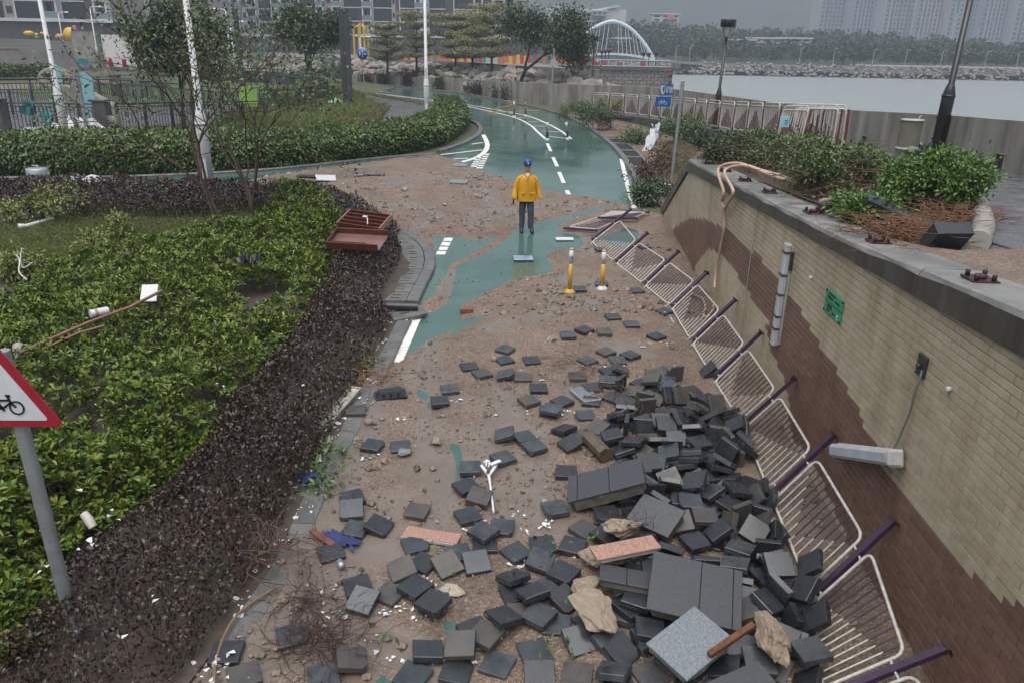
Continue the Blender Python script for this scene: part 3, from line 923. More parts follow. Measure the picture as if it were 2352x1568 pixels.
tag(ps, 'sand and gravel lying on the promenade behind the coping', 'sand', kind='stuff')
# ================================================================== SEA, FAR SHORE, HILLS, TOWERS, BRIDGE
def sea_material():
 m = bpy.data.materials.new('sea_water'); m.use_nodes = True
 t = m.node_tree; N = t.nodes; L = t.links; b = N['Principled BSDF']
 b.inputs['Base Color'].default_value = (.25, .285, .28, 1); b.inputs['Roughness'].default_value = .25
 tc = N.new('ShaderNodeTexCoord'); mp = N.new('ShaderNodeMapping'); mp.inputs['Scale'].default_value = (.35, 1.1, 1)
 L.new(tc.outputs['Object'], mp.inputs[0])
 n = N.new('ShaderNodeTexNoise'); n.inputs['Scale'].default_value = .6; n.inputs['Detail'].default_value = 9; n.inputs['Roughness'].default_value = .66
 L.new(mp.outputs[0], n.inputs['Vector'])
 bp = N.new('ShaderNodeBump'); bp.inputs['Strength'].default_value = 1.; bp.inputs['Distance'].default_value = .6
 L.new(n.outputs[0], bp.inputs['Height']); L.new(bp.outputs[0], b.inputs['Normal'])
 return m
SEA = -1.3
q = MB(); q.add([(-900, -300, SEA), (1500, -300, SEA), (1500, 1600, SEA), (-900, 1600, SEA)], [(0, 1, 2, 3)])
tag(q.build('water', sea_material()), 'pale grey green sea water', 'sea', kind='structure')
mRockA = mat('pale_rock', (.26, .235, .21), .75, island=None, var=.45, vs=2.2, bump=.5, bs=14, col2=(.13, .115, .1))
mRockB = mat('grey_rock', (.2, .185, .17), .75, var=.45, vs=2.2, bump=.5, bs=14)
mRockC = mat('pinkish_rock', (.22, .175, .15), .75, var=.4, vs=2., bump=.5, bs=14)
def rockmesh(name, m, seed, flat=.65, sub=2, rough=.32):
 bm = bmesh.new(); bmesh.ops.create_icosphere(bm, subdivisions=sub, radius=1.)
 rs = random.Random(seed)
 planes = [(Vector((rs.gauss(0, 1), rs.gauss(0, 1), rs.gauss(0, 1))).normalized(), rs.uniform(.5, .85)) for _ in range(14)]
 for v in bm.verts:
  c = v.co.copy()
  for nrm, d in planes:
   e = c.dot(nrm)
   if e > d: c -= nrm * (e - d)
  c *= 1 + rough * (.3 * mnoise.noise(c * 1.8 + Vector((seed, 0, 0))) + .12 * mnoise.noise(c * 5. + Vector((0, seed, 0))) + .06 * mnoise.noise(c * 12.))
  c.z *= flat; v.co = c
 me = bpy.data.meshes.new(name); bm.to_mesh(me); bm.free(); me.materials.append(m)
 return me
rk = [rockmesh('rock', m, s, .7) for s in range(4) for m in (mRockA, mRockB, mRockC)]
ORD = ['', 'second ', 'third ', 'fourth ', 'fifth ', 'sixth ', 'seventh ', 'eighth ', 'ninth ', 'tenth ']
def along(path, u):
 L_ = [0.]
 for i in range(1, len(path)): L_.append(L_[-1] + (path[i] - path[i - 1]).length)
 s = u * L_[-1]
 for i in range(1, len(path)):
  if s <= L_[i]:
   t = (s - L_[i - 1]) / (L_[i] - L_[i - 1] + 1e-9); return path[i - 1].lerp(path[i], t)
 return path[-1].copy()
def picx(p):                                  # bearing of a point, as a picture column
 v = np.array(p) - cC
 return PW / 2 + FOC * (v @ cR) / (v @ cF)
BEND = [(330, 'the white hoarding'), (482, 'the second white lamp post'), (560, 'the slim square pillar'), (600, 'the left fan palm'), (690, 'the round dark tree'), (768, 'the right fan palm'), (800, 'the twin square pillars'), (837, 'the round blue sign'), (891, 'the leftmost layered tree'), (959, 'the clearest layered tree'), (1008, 'the third white lamp post'), (1046, 'the middle layered tree'), (1128, 'the tallest layered tree'), (1187, 'the leaning dark tree'), (1268, 'the grey sign back'), (1360, 'the far black lantern')]
_rank = {}
def bend_label(p, what, prep):
 x = picx(p); n = min(BEND, key=lambda t: abs(t[0] - x)); side = 'left of' if x < n[0] else 'right of'
 k = _rank.get((what, n[1], side), 0); _rank[(what, n[1], side)] = k + 1
 return '%s %s, %sone just %s %s' % (what, prep, ORD[min(k, 9)], side, n[1])
rr = random.Random(5)
RB0 = [Vector((8.6, 54.6, 0)), Vector((4.2, 60.3, 0)), Vector((-.2, 65.6, 0)), Vector((-5.6, 77.4, 0)), Vector((-13, 87.6, 0)), Vector((-24, 94.8, 0)), Vector((-35, 97.3, 0))]
for lane in range(4):
 u = rr.uniform(0, .01)
 while u < 1:
  p = along(RB0, u)
  sc = rr.uniform(.42, .95)
  off = lane * 1.2 + rr.uniform(-.3, .3)
  q = Vector((p.x + off * .45, p.y + off, 0))
  u += (sc * 1.62) / 68.
  if q.x > 9.4 - lane * .3: continue
  ri = rr.randrange(12); o = link('rock', rk[ri])
  zz = 1.75 + lane * .32 + rr.uniform(-.12, .12)
  fade = max(0., min(1., (q.x - 3.) / 6.)); zz -= fade * fade * 1.2
  o.location = (q.x, q.y, zz)
  o.scale = (sc * rr.uniform(.9, 1.4), sc * rr.uniform(.8, 1.2), sc * rr.uniform(.75, 1.05))
  o.rotation_euler = (rr.uniform(-.5, .5), rr.uniform(-.5, .5), rr.uniform(0, 6.28))
  tag(o, bend_label(o.location, ('pale', 'grey', 'pinkish')[ri % 3] + ' boulder', 'in the ' + ('front', 'second', 'third', 'back')[lane] + ' row'), 'boulder', 'boulders of the rock bank behind the low wall')
for k in range(26):
 t = rr.random()
 ri = rr.randrange(12); o = link('rock', rk[ri]); sc = rr.uniform(.4, .75)
 o.location = (3.2 + t * 6.4 + rr.uniform(-.4, .4), 63.5 - t * 4 + rr.uniform(-1, 4), 2.5 - t * 2.4 + rr.uniform(-.15, .15))
 o.scale = (sc * 1.3, sc, sc); o.rotation_euler = (rr.uniform(-.5, .5), rr.uniform(-.5, .5), rr.uniform(0, 6.28))
 tag(o, bend_label(o.location, ('pale', 'grey', 'pinkish')[ri % 3] + ' boulder', 'sliding to the water'), 'boulder', 'boulders at the seaward end of the rock bank')
mBackW = mat('grey_parapet', (.17, .16, .15), .6, var=.3, vs=.8)
bp_ = [Vector((6.6, 69, 0)), Vector((1, 74.5, 0)), Vector((-6, 88, 0)), Vector((-18, 99, 0)), Vector((-40, 104, 0)), Vector((-95, 107, 0))]
mb = MB(); wall(mb, bp_, .4, 1.2, [3.1, 3.15, 3.2, 3.2, 3.2, 3.2], side=-1)
wall(mb, [p + Vector((0, .05, 0)) for p in bp_], .6, [3.1, 3.15, 3.2, 3.2, 3.2, 3.2], [3.25, 3.3, 3.35, 3.35, 3.35, 3.35], side=-1)
tag(mb.build('parapet_wall', mBackW), 'long grey parapet wall behind the rock bank', 'wall')
q = MB(); q.add([(6.6, 69.3, 2.7), (1, 74.8, 2.7), (-6, 88.3, 2.7), (-18, 99.4, 2.7), (-40, 104.4, 2.7), (-95, 107.4, 2.7), (-300, 108, 2.7), (-300, 330, 2.7), (-30, 330, 2.7), (-2, 200, 2.7), (4, 120, 2.7), (8, 80, 2.7)], [tuple(range(11, -1, -1))])
tag(q.build('ground', mBackW), 'grey paved ground of the playground behind the rock bank', 'ground', kind='structure')
mPier = mat('pier_blocks', (.18, .165, .145), .7, var=.4, vs=2., bump=.3, bs=12, col2=(.09, .082, .072))
PY = 120.
pier = empty('pier', (14, PY, 0), 'block faced stone pier jutting into the water beside the rock bank', 'pier')
def pchild(mb, name, m, par):
 mb.v = [tuple(Vector(v) - Vector(par.location)) for v in mb.v]
 return mb.build(name, m, par)
pxl, pxr, pzt = atY(1215, 155, PY).x, atY(1547, 155, PY).x, atY(1400, 157, PY).z
q = MB(); q.box(((pxl + pxr) / 2, PY + 6.2, pzt / 2 - 1.6), (pxr - pxl, 12, pzt + 3.0)); pchild(q, 'pier_core', mMortar, pier)
q = MB(); q.box(((pxl + pxr) / 2, PY + 6, pzt), (pxr - pxl + .5, 12.6, .5)); pchild(q, 'pier_cap', mConcDark, pier)
blk = MB().cbox((0, 0, 0), (1.0, .3, .44), .03).mesh('block', mPier)
for r in range(8):
 for c in range(21):
  x = pxl + .55 + c * 1.05 + (.5 if r % 2 else 0)
  if x > pxr - .4: continue
  o = link('block', blk, pier); o.location = Vector((x, PY + .1 + rr.uniform(-.04, .04), pzt - .5 - r * .47)) - pier.location
mRedW = mat('red_panel', (.25, .07, .06), .6); mWht = mat('white_paint', (.5, .51, .52), .4, var=.15, vs=3.)
rl = empty('railing', (pxl + 6, PY + .5, pzt + .2), 'low white railing with dull red panels along the top of the stone pier', 'railing'); rl_w = pxr - pxl - 6.5
q = MB(); q.tube([(0, 0, .95), (rl_w, 0, .95)], .05, 6); q.tube([(0, 0, .1), (rl_w, 0, .1)], .04, 6); q.build('rail', mWht, rl)
for i in range(14):
 q = MB(); q.box((i * rl_w / 13, 0, .5), (.07, .07, .98)); q.build('post', mWht, rl)
 if i in (0, 3, 4, 6, 9):
  q = MB(); q.box(((i + .5) * rl_w / 13, 0, .42), (.8, .05, .5)); q.build('panel', mRedW, rl)
ring = MB(); rc = atY(1533, 168, PY - .3)
for k in range(24):
 a = 2 * math.pi * k / 24; b = 2 * math.pi * (k + 1) / 24
 ring.tube([(rc.x + .38 * math.cos(a), rc.y, rc.z + .38 * math.sin(a)), (rc.x + .38 * math.cos(b), rc.y, rc.z + .38 * math.sin(b))], .1, 6, 0, False)
tag(ring.build('lifebuoy', mRedW), 'dull red lifebuoy ring hung on the face of the stone pier', 'lifebuoy')
pt_ = atY(1333, 152, 205.)
q = MB(); q.box((pt_.x, 205, pt_.z - .8), (12, 9, 1.6)); tag(q.build('platform', mConc), 'pale paved platform at the foot of the arch bridge', 'platform')
mSteel = mat('pale_blue_steel', (.5, .58, .64), .45)
BY = 225.
br = empty('arch_bridge', (0, BY, 0), 'pale steel arch footbridge with slender hangers across the inlet', 'bridge')
def bpnt(x, y): return atY(x, y, BY) - Vector((0, BY, 0))
archp = [(1293, 140), (1312, 118), (1335, 90), (1360, 68), (1385, 55), (1405, 50), (1425, 54), (1447, 66), (1468, 86), (1486, 110), (1502, 138)]
ap = smoothpath([bpnt(a, b) for a, b in archp], 4)
q = MB(); q.tube(ap, .48, 8); q.build('arch', mSteel, br)
dk = smoothpath([bpnt(a, b) for a, b in ((1290, 137), (1330, 130), (1370, 125.5), (1410, 124.5), (1450, 128), (1485, 134), (1503, 139))], 4)
q = MB()
for i in range(len(dk) - 1):
 q.bar(dk[i], dk[i + 1], 3.4, .55)
q.build('deck', mSteel, br)
q = MB()
for off in (-1.6, 1.6):
 q.tube([p + Vector((0, off, 1.3)) for p in dk], .06, 5)
 for p in dk: q.tube([p + Vector((0, off, .2)), p + Vector((0, off, 1.3))], .05, 4)
q.build('handrail', mRedW, br)
def near_x(path, x):
 return min(path, key=lambda p: abs(p.x - x))
for k in range(9):
 for side in (0, 1):
  xa = 1330 + k * 8.2 if side == 0 else 1482 - k * 8.2
  xd = xa - 13 + k * .6 if side == 0 else xa + 12 - k * .6
  a = near_x(ap, bpnt(xa, 100).x); b = near_x(dk, bpnt(max(1300, min(1498, xd)), 130).x)
  q = MB(); q.tube([a, b], .09, 5); q.build('hanger', mSteel, br)
q = MB()
rp_ = [atY(a, b, Y) for a, b, Y in ((1503, 136, 227), (1550, 143, 232), (1600, 147, 237), (1660, 153, 242), (1720, 157, 246))]
for a, b in zip(rp_, rp_[1:]):
 q.bar(a, b, 3., .7)
for p in rp_[1:]: q.box((p.x, p.y, (p.z - 2) / 2), (.8, .8, p.z + 2))
tag(q.build('ramp', mConc), 'grey concrete ramp leading down from the arch bridge', 'ramp')
def hilltop(x):                                      # height of the tree line seen against the mist, by bearing
 return float(np.interp(x / 300., [-1.0, -.1, .07, .19, .34, .49, .61, .70, 1.4], [12, 16, 17, 16.5, 15, 12.5, 9, 6.5, 6]))
def hill_z(x, y):
 b = x * 300. / max(y, 1.)
 t = np.interp(y, [238, 258, 275, 320, 360, 420, 520], [0, .02, .12, .55, .9, 1., 1.0])
 return 2.0 + t * max(.3, hilltop(b) - 9.2) * (.95 + .12 * mnoise.noise((x * .02, y * .02, 1.)))
hx_, hy_ = np.meshgrid(np.linspace(-330, 520, 86), np.array([237.2, 240, 250, 260, 275, 290, 310, 330, 350, 370, 400, 440, 520, 600, 700]))
hzv = np.array([hill_z(a, b) for a, b in zip(hx_.ravel(), hy_.ravel())])
r_, c_ = hx_.shape; ii = np.arange(r_ * c_).reshape(r_, c_)
Fh = np.stack([ii[:-1, :-1], ii[:-1, 1:], ii[1:, 1:], ii[1:, :-1]], -1).reshape(-1, 4)
hv_ = np.stack([hx_.ravel(), hy_.ravel(), hzv], -1)
mHill = mat('wooded_slope', (.03, .042, .02), .9, var=.5, vs=.05)
tag(link('hill', npmesh('hill', hv_, Fh, mHill, True)), 'low wooded hill on the far shore', 'hill', kind='structure')
mFar = mat('far_foliage', (.04, .06, .025), .8, var=.6, vs=.09, island=[(.016, .03, .010), (.026, .048, .014), (.036, .06, .018), (.042, .066, .024), (.055, .078, .028), (.03, .05, .016)])
def crowns(n, xs, ys, hs, zf, seed, flat=1.):
 rs = np.random.default_rng(seed)
 k = 62
 x = rs.uniform(xs[0], xs[1], n); y = rs.uniform(ys[0], ys[1], n)
 h = rs.uniform(hs[0], hs[1], n)
 z = np.array([zf(a, b) for a, b in zip(x, y)])
 d = unit(rs.normal(size=(n * k, 3))); rad = rs.uniform(.55, 1., (n * k, 1))
 c = np.repeat(np.stack([x, y, z + h * .62], -1), k, 0)
 hh = np.repeat(h, k)[:, None]
 off = d * rad * np.concatenate([hh * .42, hh * .42, hh * .40], 1)
 Pp = c + off
 sz_ = np.repeat(h, k) * rs.uniform(.11, .24, n * k)
 V, F = leafmesh(Pp, unit(rs.normal(size=(n * k, 3)) * .7 + d * .3), d, sz_, sz_ * .8, 4, .2)
 return V, F
V1, F1 = crowns(1500, (-180, 420), (243, 300), (3.2, 6.5), hill_z, 3)
V2, F2 = crowns(1300, (-200, 460), (295, 390), (4.5, 7.8), hill_z, 4)
V3, F3 = crowns(160, (-140, 260), (330, 390), (7., 9.), hill_z, 5)
V, F = np.concatenate([V1, V2, V3]), np.concatenate([F1, F2 + len(V1), F3 + len(V1) + len(V2)])
tag(link('woods', npmesh('woods', V, F, mFar)), 'dense wood covering the hill on the far shore', 'wood', kind='stuff')
n = 2600
x = RNG.uniform(-40, 330, n); t = RNG.uniform(0, 1, n); y = 231.5 + t * 6; z = SEA + .1 + t * 3.4
s = RNG.uniform(.35, .85, n)
o_ = np.array([[1, .2, 0], [.1, 1, .1], [-1, -.1, .1], [0, -1, -.1], [.1, 0, .7], [0, .1, -.6]])
f_ = np.array([[0, 1, 4], [1, 2, 4], [2, 3, 4], [3, 0, 4], [1, 0, 5], [2, 1, 5], [3, 2, 5], [0, 3, 5]])
V = o_[None] * RNG.uniform(.6, 1.2, (n, 6, 3)) * s[:, None, None] + np.stack([x, y, z], -1)[:, None]
F = (f_[None] + (np.arange(n) * 6)[:, None, None]).reshape(-1, 3)
mFarRock = mat('far_bank_rock', (.24, .2, .175), .8, island=[(.08, .075, .07), (.16, .14, .13), (.2, .17, .15), (.12, .108, .1), (.23, .205, .19)])
tag(link('rocks', npmesh('rocks', V.reshape(-1, 3), F, mFarRock)), 'bank of pale rocks along the far waterline', 'rock bank', kind='stuff')
q = MB(); q.box((215, 237.3, 2.1), (230, .5, .35)); q.box((150, 243, .9), (480, 12, 2.0), None, 1)
tag(q.build('shore_wall', [mWht, mConc]), 'long pale coping line on top of the far rock bank', 'wall')
far_lamp = None
for i, x in enumerate((1550, 1582, 1835, 1912, 2003, 2078, 2160, 2262, 2335)):
 p = atY(x, 150, 239.5)
 if far_lamp is None:
  q = MB(); q.tube([(0, 0, 0), (0, 0, 3.8), (.2, 0, 4.1), (.6, 0, 4.2)], [.07, .05, .04, .04], 6); q.box((.75, 0, 4.15), (.4, .2, .1))
  far_m = q.mesh('street_lamp', mWht); far_lamp = 1
 o = link('street_lamp', far_m); o.location = (p.x, 239.5, 2.3); o.rotation_euler = (0, 0, rr.uniform(-.5, .5))
 tag(o, ORD[i].strip().replace('second', 'second') + (' from the left of the' if i else 'leftmost of the') + ' tiny pale lamp posts on the far shore', 'lamp post', 'lamp posts along the far shore')
mFB = mat('pale_facade', (.5, .5, .48), .7); mGl = mat('dark_glazing', (.02, .024, .028), .12, spec=.6)
mRoofR = mat('orange_roof_box', (.45, .16, .1), .6)
def hill_house(x, y, w, h, Y, label, orange=False, floors=2):
 p = atY(x, y, Y); ww = w / FOC * Y; hh = h / FOC * Y
 r = empty('house', (p.x, Y, p.z), label, 'building')
 q = MB(); q.box((0, 3, -hh / 2), (ww, 6, hh)); q.build('wall', mFB, r)
 q = MB(); q.box((0, 3, .25), (ww + .8, 7, .5)); q.build('roof', mFB, r)
 n_ = max(3, int(ww / 3.2))
 for f in range(floors):
  for i in range(n_):
   q = MB(); q.box((-ww / 2 + (i + .5) * ww / n_, -.03, -hh * (f + .5) / floors), (ww / n_ * .62, .1, hh / floors * .45)); q.build('window', mGl, r)
 if orange:
  q = MB(); q.box((ww * .18, -.4, -hh * .35), (ww * .3, .6, hh * .8)); q.build('stair_panel', mRoofR, r)
hill_house(1762, 90, 66, 14, 285, 'long low white building half hidden in trees on the far hillside')
hill_house(1710, 94, 50, 12, 285, 'smaller white building left of the long one on the far hillside')
hill_house(1830, 90, 64, 13, 287, 'white building at the right end of the row on the far hillside')
hill_house(1425, 90, 44, 11, 290, 'white building seen through the arch of the bridge')
hill_house(1530, 34, 56, 14, 372, 'white building with an orange block on the hill top', True)
hill_house(1378, 27, 30, 8, 395, 'white block beside the winged pale roof on the hill top', False, 1)
wr = MB(); a = atY(1283, 10, 400); b = atY(1345, 26, 400); c = atY(1420, 13, 400); d_ = atY(1350, 27, 400)
for (p0, p1, p2, p3) in ((atY(1265, 12, 400), atY(1352, 25, 400), atY(1352, 30, 400), atY(1290, 24, 400)), (atY(1352, 25, 400), atY(1420, 12, 400), atY(1425, 16, 400), atY(1352, 30, 400))):
 back = Vector((0, 30, 0))
 wr.add([p0, p1, p2, p3, p0 + back, p1 + back, p2 + back, p3 + back], [(3, 2, 1, 0), (4, 5, 6, 7), (0, 1, 5, 4), (2, 3, 7, 6), (0, 4, 7, 3), (1, 2, 6, 5)])
wr.box((atY(1345, 40, 405)), (38, 8, 7))
tag(wr.build('winged_roof', mFB), 'pale winged roof rising out of the misty hill top', 'building')
mx_, my_ = np.meshgrid(np.linspace(-900, 1300, 60), np.array([760, 800, 860, 930, 1010, 1100]))
mz_ = np.interp(my_, [760, 860, 1010, 1100], [0, 60, 190, 240]) * (.85 + .3 * np.vectorize(lambda a: mnoise.noise((a * .004, 3., 0)))(mx_)) - 2
r_, c_ = mx_.shape; ii = np.arange(r_ * c_).reshape(r_, c_)
Fh = np.stack([ii[:-1, :-1], ii[:-1, 1:], ii[1:, 1:], ii[1:, :-1]], -1).reshape(-1, 4)
tag(link('mountain', npmesh('mountain', np.stack([mx_.ravel(), my_.ravel(), mz_.ravel()], -1), Fh, mHill, True)), 'mountain slope lost in grey mist', 'mountain', kind='structure')
mTw = [mat('tower_render_%d' % i, c, .7, var=.15, vs=.1) for i, c in enumerate([(.34, .36, .40), (.28, .28, .31), (.38, .35, .33), (.26, .30, .35)])]
mTwG = mat('tower_glass', (.05, .065, .08), .2)
def tower(x, w, Y, base, hgt, k, label):
 p = atY(x, 100, Y); ww = w / FOC * Y
 r = empty('tower', (p.x, Y, base), label, 'tower block', 'tower blocks beyond the far shore')
 rs = random.Random(k)
 bays = 9; bw = ww / bays
 body = MB(); win = MB(); bal = MB()
 body.box((0, 12, hgt / 2), (ww, 20, hgt))
 fl = int(hgt / 3.)
 for b in range(bays):
  cx = -ww / 2 + (b + .5) * bw; dep = (1.4, 0.2, 2.2, .6, 2.6, .6, 2.2, .2, 1.4)[b]
  body.box((cx, 2 - dep / 2, hgt / 2), (bw * .72, dep, hgt))
  body.box((cx + bw * .5, .6, hgt / 2), (.7, 3.6, hgt + 2), None, 1)
  for f in range(fl):
   z = f * 3. + 1.7
   win.box((cx, 2 - dep - .05, z), (bw * .5, .16, 1.6), None, 0, True)
   if b % 2 == 0:
    bal.box((cx, 2 - dep - .5, z - 1.25), (bw * .6, 1.0, .9), None, 0, True)
 body.build('wall', [mTw[k % 4], mTw[(k + 1) % 4]], r)
 o = win.build('window', mTwG, r); o['kind'] = 'stuff'
 o = bal.build('balcony', mTw[(k + 2) % 4], r); o['kind'] = 'stuff'
 q = MB(); q.box((0, 6, -4), (ww + 3, 26, 12)); q.build('podium', mTw[1], r)
for i, (x, w, Y, hgt, lab) in enumerate(((1757, 44, 950, 150, 'faintest tower block, leftmost in the mist above the far hill'), (1812, 46, 930, 150, 'faint pale tower block second from the left in the mist'),
  (1915, 74, 640, 130, 'tower block just left of the widest gap of mist above the far wood'), (1988, 70, 620, 130, 'tower block between the distant lamp masts above the far wood'), (2062, 74, 600, 130, 'grey tower block fourth from the right above the far wood'),
  (2136, 74, 590, 130, 'grey tower block just left of the tall black lamp post'), (2208, 72, 580, 130, 'tower block seen right behind the tall black lamp post'), (2284, 74, 570, 130, 'tower block on a low podium right of the black lamp post'),
  (2362, 78, 560, 130, 'tower block at the right border of the picture'))):
 tower(x, w, Y, 3., hgt, i, lab)
for i, (x, y, Y) in enumerate(((2033, 100, 420), (2178, 128, 330), (2196, 128, 330), (2095, 60, 520))):
 p = atY(x, y, Y); q = MB(); q.tube([(p.x, Y, 4), (p.x, Y, 4 + (28, 17, 17, 40)[i])], .22, 6)
 tag(q.build('mast', mWht), ('slim pale mast on the far shore left of the twin masts', 'left one of two slim pale masts standing in the far wood', 'right one of two slim pale masts standing in the far wood', 'tallest slim pale mast in front of the tower blocks')[i], 'mast')
# ================================================================== TREES AND THE PARK ON THE LEFT
mBark = mat('bark', (.085, .06, .042), .85, var=.45, vs=9., bump=.5, bs=30)
mBarkD = mat('dark_bark', (.035, .028, .022), .85, var=.4, vs=9., bump=.5, bs=30)
mTwig = mat('red_brown_twig', (.11, .065, .042), .8, var=.35, vs=8.)
mLeafDark = mat('dark_leaf', (.03, .05, .018), .42, island=[(.014, .03, .010), (.026, .05, .015), (.04, .07, .02), (.06, .095, .03), (.02, .035, .012)])
mLeafMid = mat('mid_leaf', (.045, .08, .02), .42, island=[(.025, .05, .012), (.045, .085, .018), (.065, .115, .026), (.09, .14, .035), (.035, .06, .018)])
mLeafOlive = mat('olive_leaf', (.11, .11, .05), .55, island=[(.13, .14, .055), (.19, .195, .085), (.26, .26, .12), (.32, .31, .17), (.17, .16, .085)])
mPalm = mat('palm_leaf', (.05, .085, .035), .4, island=[(.03, .055, .024), (.05, .085, .034), (.08, .12, .05), (.1, .14, .065)])
def LZ(x, y, dz=0.):                                  # picture point -> park ground
 z = 1.
 for i in range(40):
  p = atz(x, y, z + dz); z = .6 * z + .4 * land_z(p.x, p.y)
 return p
def branches(mb, p, d, ln, r, depth, rs, tips, spread=.6, kids=(2, 3), grav=.0, nseg=3, shrink=.72, mids=None, n=6):
 q = [Vector(p)]; d = Vector(d).normalized()
 for i in range(nseg):
  d = (d + Vector((rs.gauss(0, 1), rs.gauss(0, 1), rs.gauss(0, 1))) * .13 + Vector((0, 0, -grav))).normalized()
  q.append(q[-1] + d * ln / nseg)
 r2 = r * (.72 if depth > 0 else .35)
 mb.tube(q, [r + (r2 - r) * i / nseg for i in range(nseg + 1)], max(4, n if depth > 2 else n - 2), 0, False)
 if mids is not None and depth <= 1:
  mids += q[1:]
 if depth == 0:
  tips.append((q[-1], d)); return
 k = rs.randint(*kids)
 a0 = rs.uniform(0, 6.28)
 o = d.orthogonal().normalized(); w = d.cross(o)
 for i in range(k):
  a = a0 + 6.283 * i / k + rs.uniform(-.5, .5)
  sp = spread * rs.uniform(.6, 1.25)
  nd = (d * math.cos(sp) + (o * math.cos(a) + w * math.sin(a)) * math.sin(sp)).normalized()
  branches(mb, q[-1], nd, ln * shrink * rs.uniform(.8, 1.15), r2, depth - 1, rs, tips, spread, kids, grav, nseg, shrink, mids, n)
def leafcloud(points, per, rad, size, rs, droop=.3, asp=.5, flat=1., kind=4):
 n = len(points) * per
 c = np.repeat(np.array([tuple(p) for p in points]), per, 0)
 off = rs.normal(size=(n, 3)) * rad * np.array([1, 1, flat])
 D = unit(rs.normal(size=(n, 3)) + off * .8 / max(rad, 1e-6) + np.array([0, 0, -droop]))
 N_ = unit(rs.normal(size=(n, 3)) * .6 + np.array([0, 0, 1.]))
 s = size * rs.uniform(.6, 1.3, n)
 return leafmesh(c + off, D, N_, s, s * asp, kind, .15)
def tree(name, base, label, cat='tree', group=None, H=6., r=.12, depth=4, spread=.55, trunk=.35, per=22, rad=.35, leaf=.16, leafm=None, barkm=None, seed=1, lean=(0, 0), kids=(2, 3), droop=.3, shrink=.74, use_mids=True, asp=.5, grav=0., stems=1):
 rs = random.Random(seed); rn = np.random.default_rng(seed)
 root = empty(name, base, label, cat, group)
 mb = MB(); tips = []; mids = []
 for s in range(stems):
  d0 = Vector((lean[0] + (rs.uniform(-.5, .5) if stems > 1 else 0), lean[1] + (rs.uniform(-.5, .5) if stems > 1 else 0), 1))
  branches(mb, (rs.uniform(-.1, .1) * (stems > 1), 0, -.05), d0, H * trunk, r, depth, rs, tips, spread, kids, grav, 4, shrink, mids)
 mb.build('trunk', barkm or mBark, root)
 P_ = [t for t, d in tips] + (mids if use_mids else [])
 if per > 0 and P_:
  V, F = leafcloud(P_, per, rad, leaf, rn, droop, asp)
  link('crown', npmesh('crown', V, F, leafm or mLeafDark), root)
 return root
def tiered_tree(base, H, label, seed, spread=1.):
 rs = random.Random(seed); rn = np.random.default_rng(seed)
 root = empty('tiered_tree', base, label, 'tree', 'tall layered trees by the far bend of the track')
 mb = MB()
 mb.tube([(0, 0, -.1), (.05 * rs.uniform(-1, 1), 0, H * .5), (rs.uniform(-.2, .2), 0, H)], [.13, .09, .025], 7, 0, False)
 pts_ = []
 nt_ = 5
 for t in range(nt_):
  z = H * (.40 + .53 * t / (nt_ - 1)); L_ = spread * H * (.31 - .06 * t / (nt_ - 1)) * rs.uniform(.75, 1.2)
  k = rs.randint(5, 6); a0 = rs.uniform(0, 6)
  for i in range(k):
   a = a0 + 6.283 * i / k + rs.uniform(-.3, .3); ll = L_ * rs.uniform(.75, 1.15)
   q = [Vector((0, 0, z))]
   for j in range(4):
    q.append(Vector((math.cos(a) * ll * (j + 1) / 4, math.sin(a) * ll * (j + 1) / 4, z + .28 * ll * ((j + 1) / 4) ** .6 + rs.uniform(-.05, .05))))
    a += rs.uniform(-.12, .12)
   mb.tube(q, [.04, .03, .022, .016, .008], 4, 0, False)
   for j in range(1, 5):
    for m_ in range(4 + j):
     pts_.append(q[j] + Vector((rs.gauss(0, .26 * ll / 2), rs.gauss(0, .26 * ll / 2), rs.gauss(.03, .05))))
 mb.build('trunk', mBarkD, root)
 V, F = leafcloud(pts_, 26, .24, .16, rn, .1, .5, .2)
 link('crown', npmesh('crown', V, F, mLeafOlive), root)
 return root
for i, (x, y, ty, sp, lab) in enumerate(((891, 196, 58, .95, 'leftmost of the pale olive layered trees, beside the blue round sign'), (959, 200, 34, .95, 'pale olive layered tree with the clearest flat tiers'), (1046, 201, 36, 1.1, 'pale olive layered tree just right of the white lamp post'),
  (1128, 212, 16, 1.2, 'tallest of the pale olive layered trees, beside the dark leafy tree'), (1085, 205, 30, 1.15, 'pale olive layered tree half hidden between its taller neighbours'))):
 b = G(x, y); top = atY(x, ty, b.y)
 tiered_tree((b.x, b.y, b.z), (top.z - b.z), lab, 20 + i, sp)
b = G(1187, 229)
tree('broadleaf_tree', b, 'dark broad leaved tree leaning left over the far bend', H=8.0, r=.17, depth=4, spread=.48, trunk=.3, per=90, rad=.5, leaf=.22, leafm=mLeafDark, barkm=mBarkD, seed=4, lean=(.1, 0), kids=(2, 3), shrink=.72, droop=.6)
b = LZ(398, 250); tree('broadleaf_tree', (-15.0, 36, 1.1), 'dark leafy tree behind the bare shrubs left of the second white lamp post', H=5.3, r=.1, depth=4, spread=.45, trunk=.3, per=42, rad=.34, leaf=.24, leafm=mLeafDark, barkm=mBarkD, seed=8, droop=.5)
p = LZ(690, 222); tree('broadleaf_tree', p, 'round dark tree in front of the grey ring balustrade', H=5.4, r=.08, depth=4, spread=.36, trunk=.42, per=50, rad=.36, leaf=.24, leafm=mLeafDark, barkm=mBarkD, seed=15, droop=.5)
p = LZ(326, 190); tree('broadleaf_tree', (p.x, p.y, p.z), 'blurred olive tree towering behind the park on the left', H=11, r=.16, depth=4, spread=.5, trunk=.4, per=26, rad=.6, leaf=.3, leafm=mLeafOlive, barkm=mBark, seed=9)
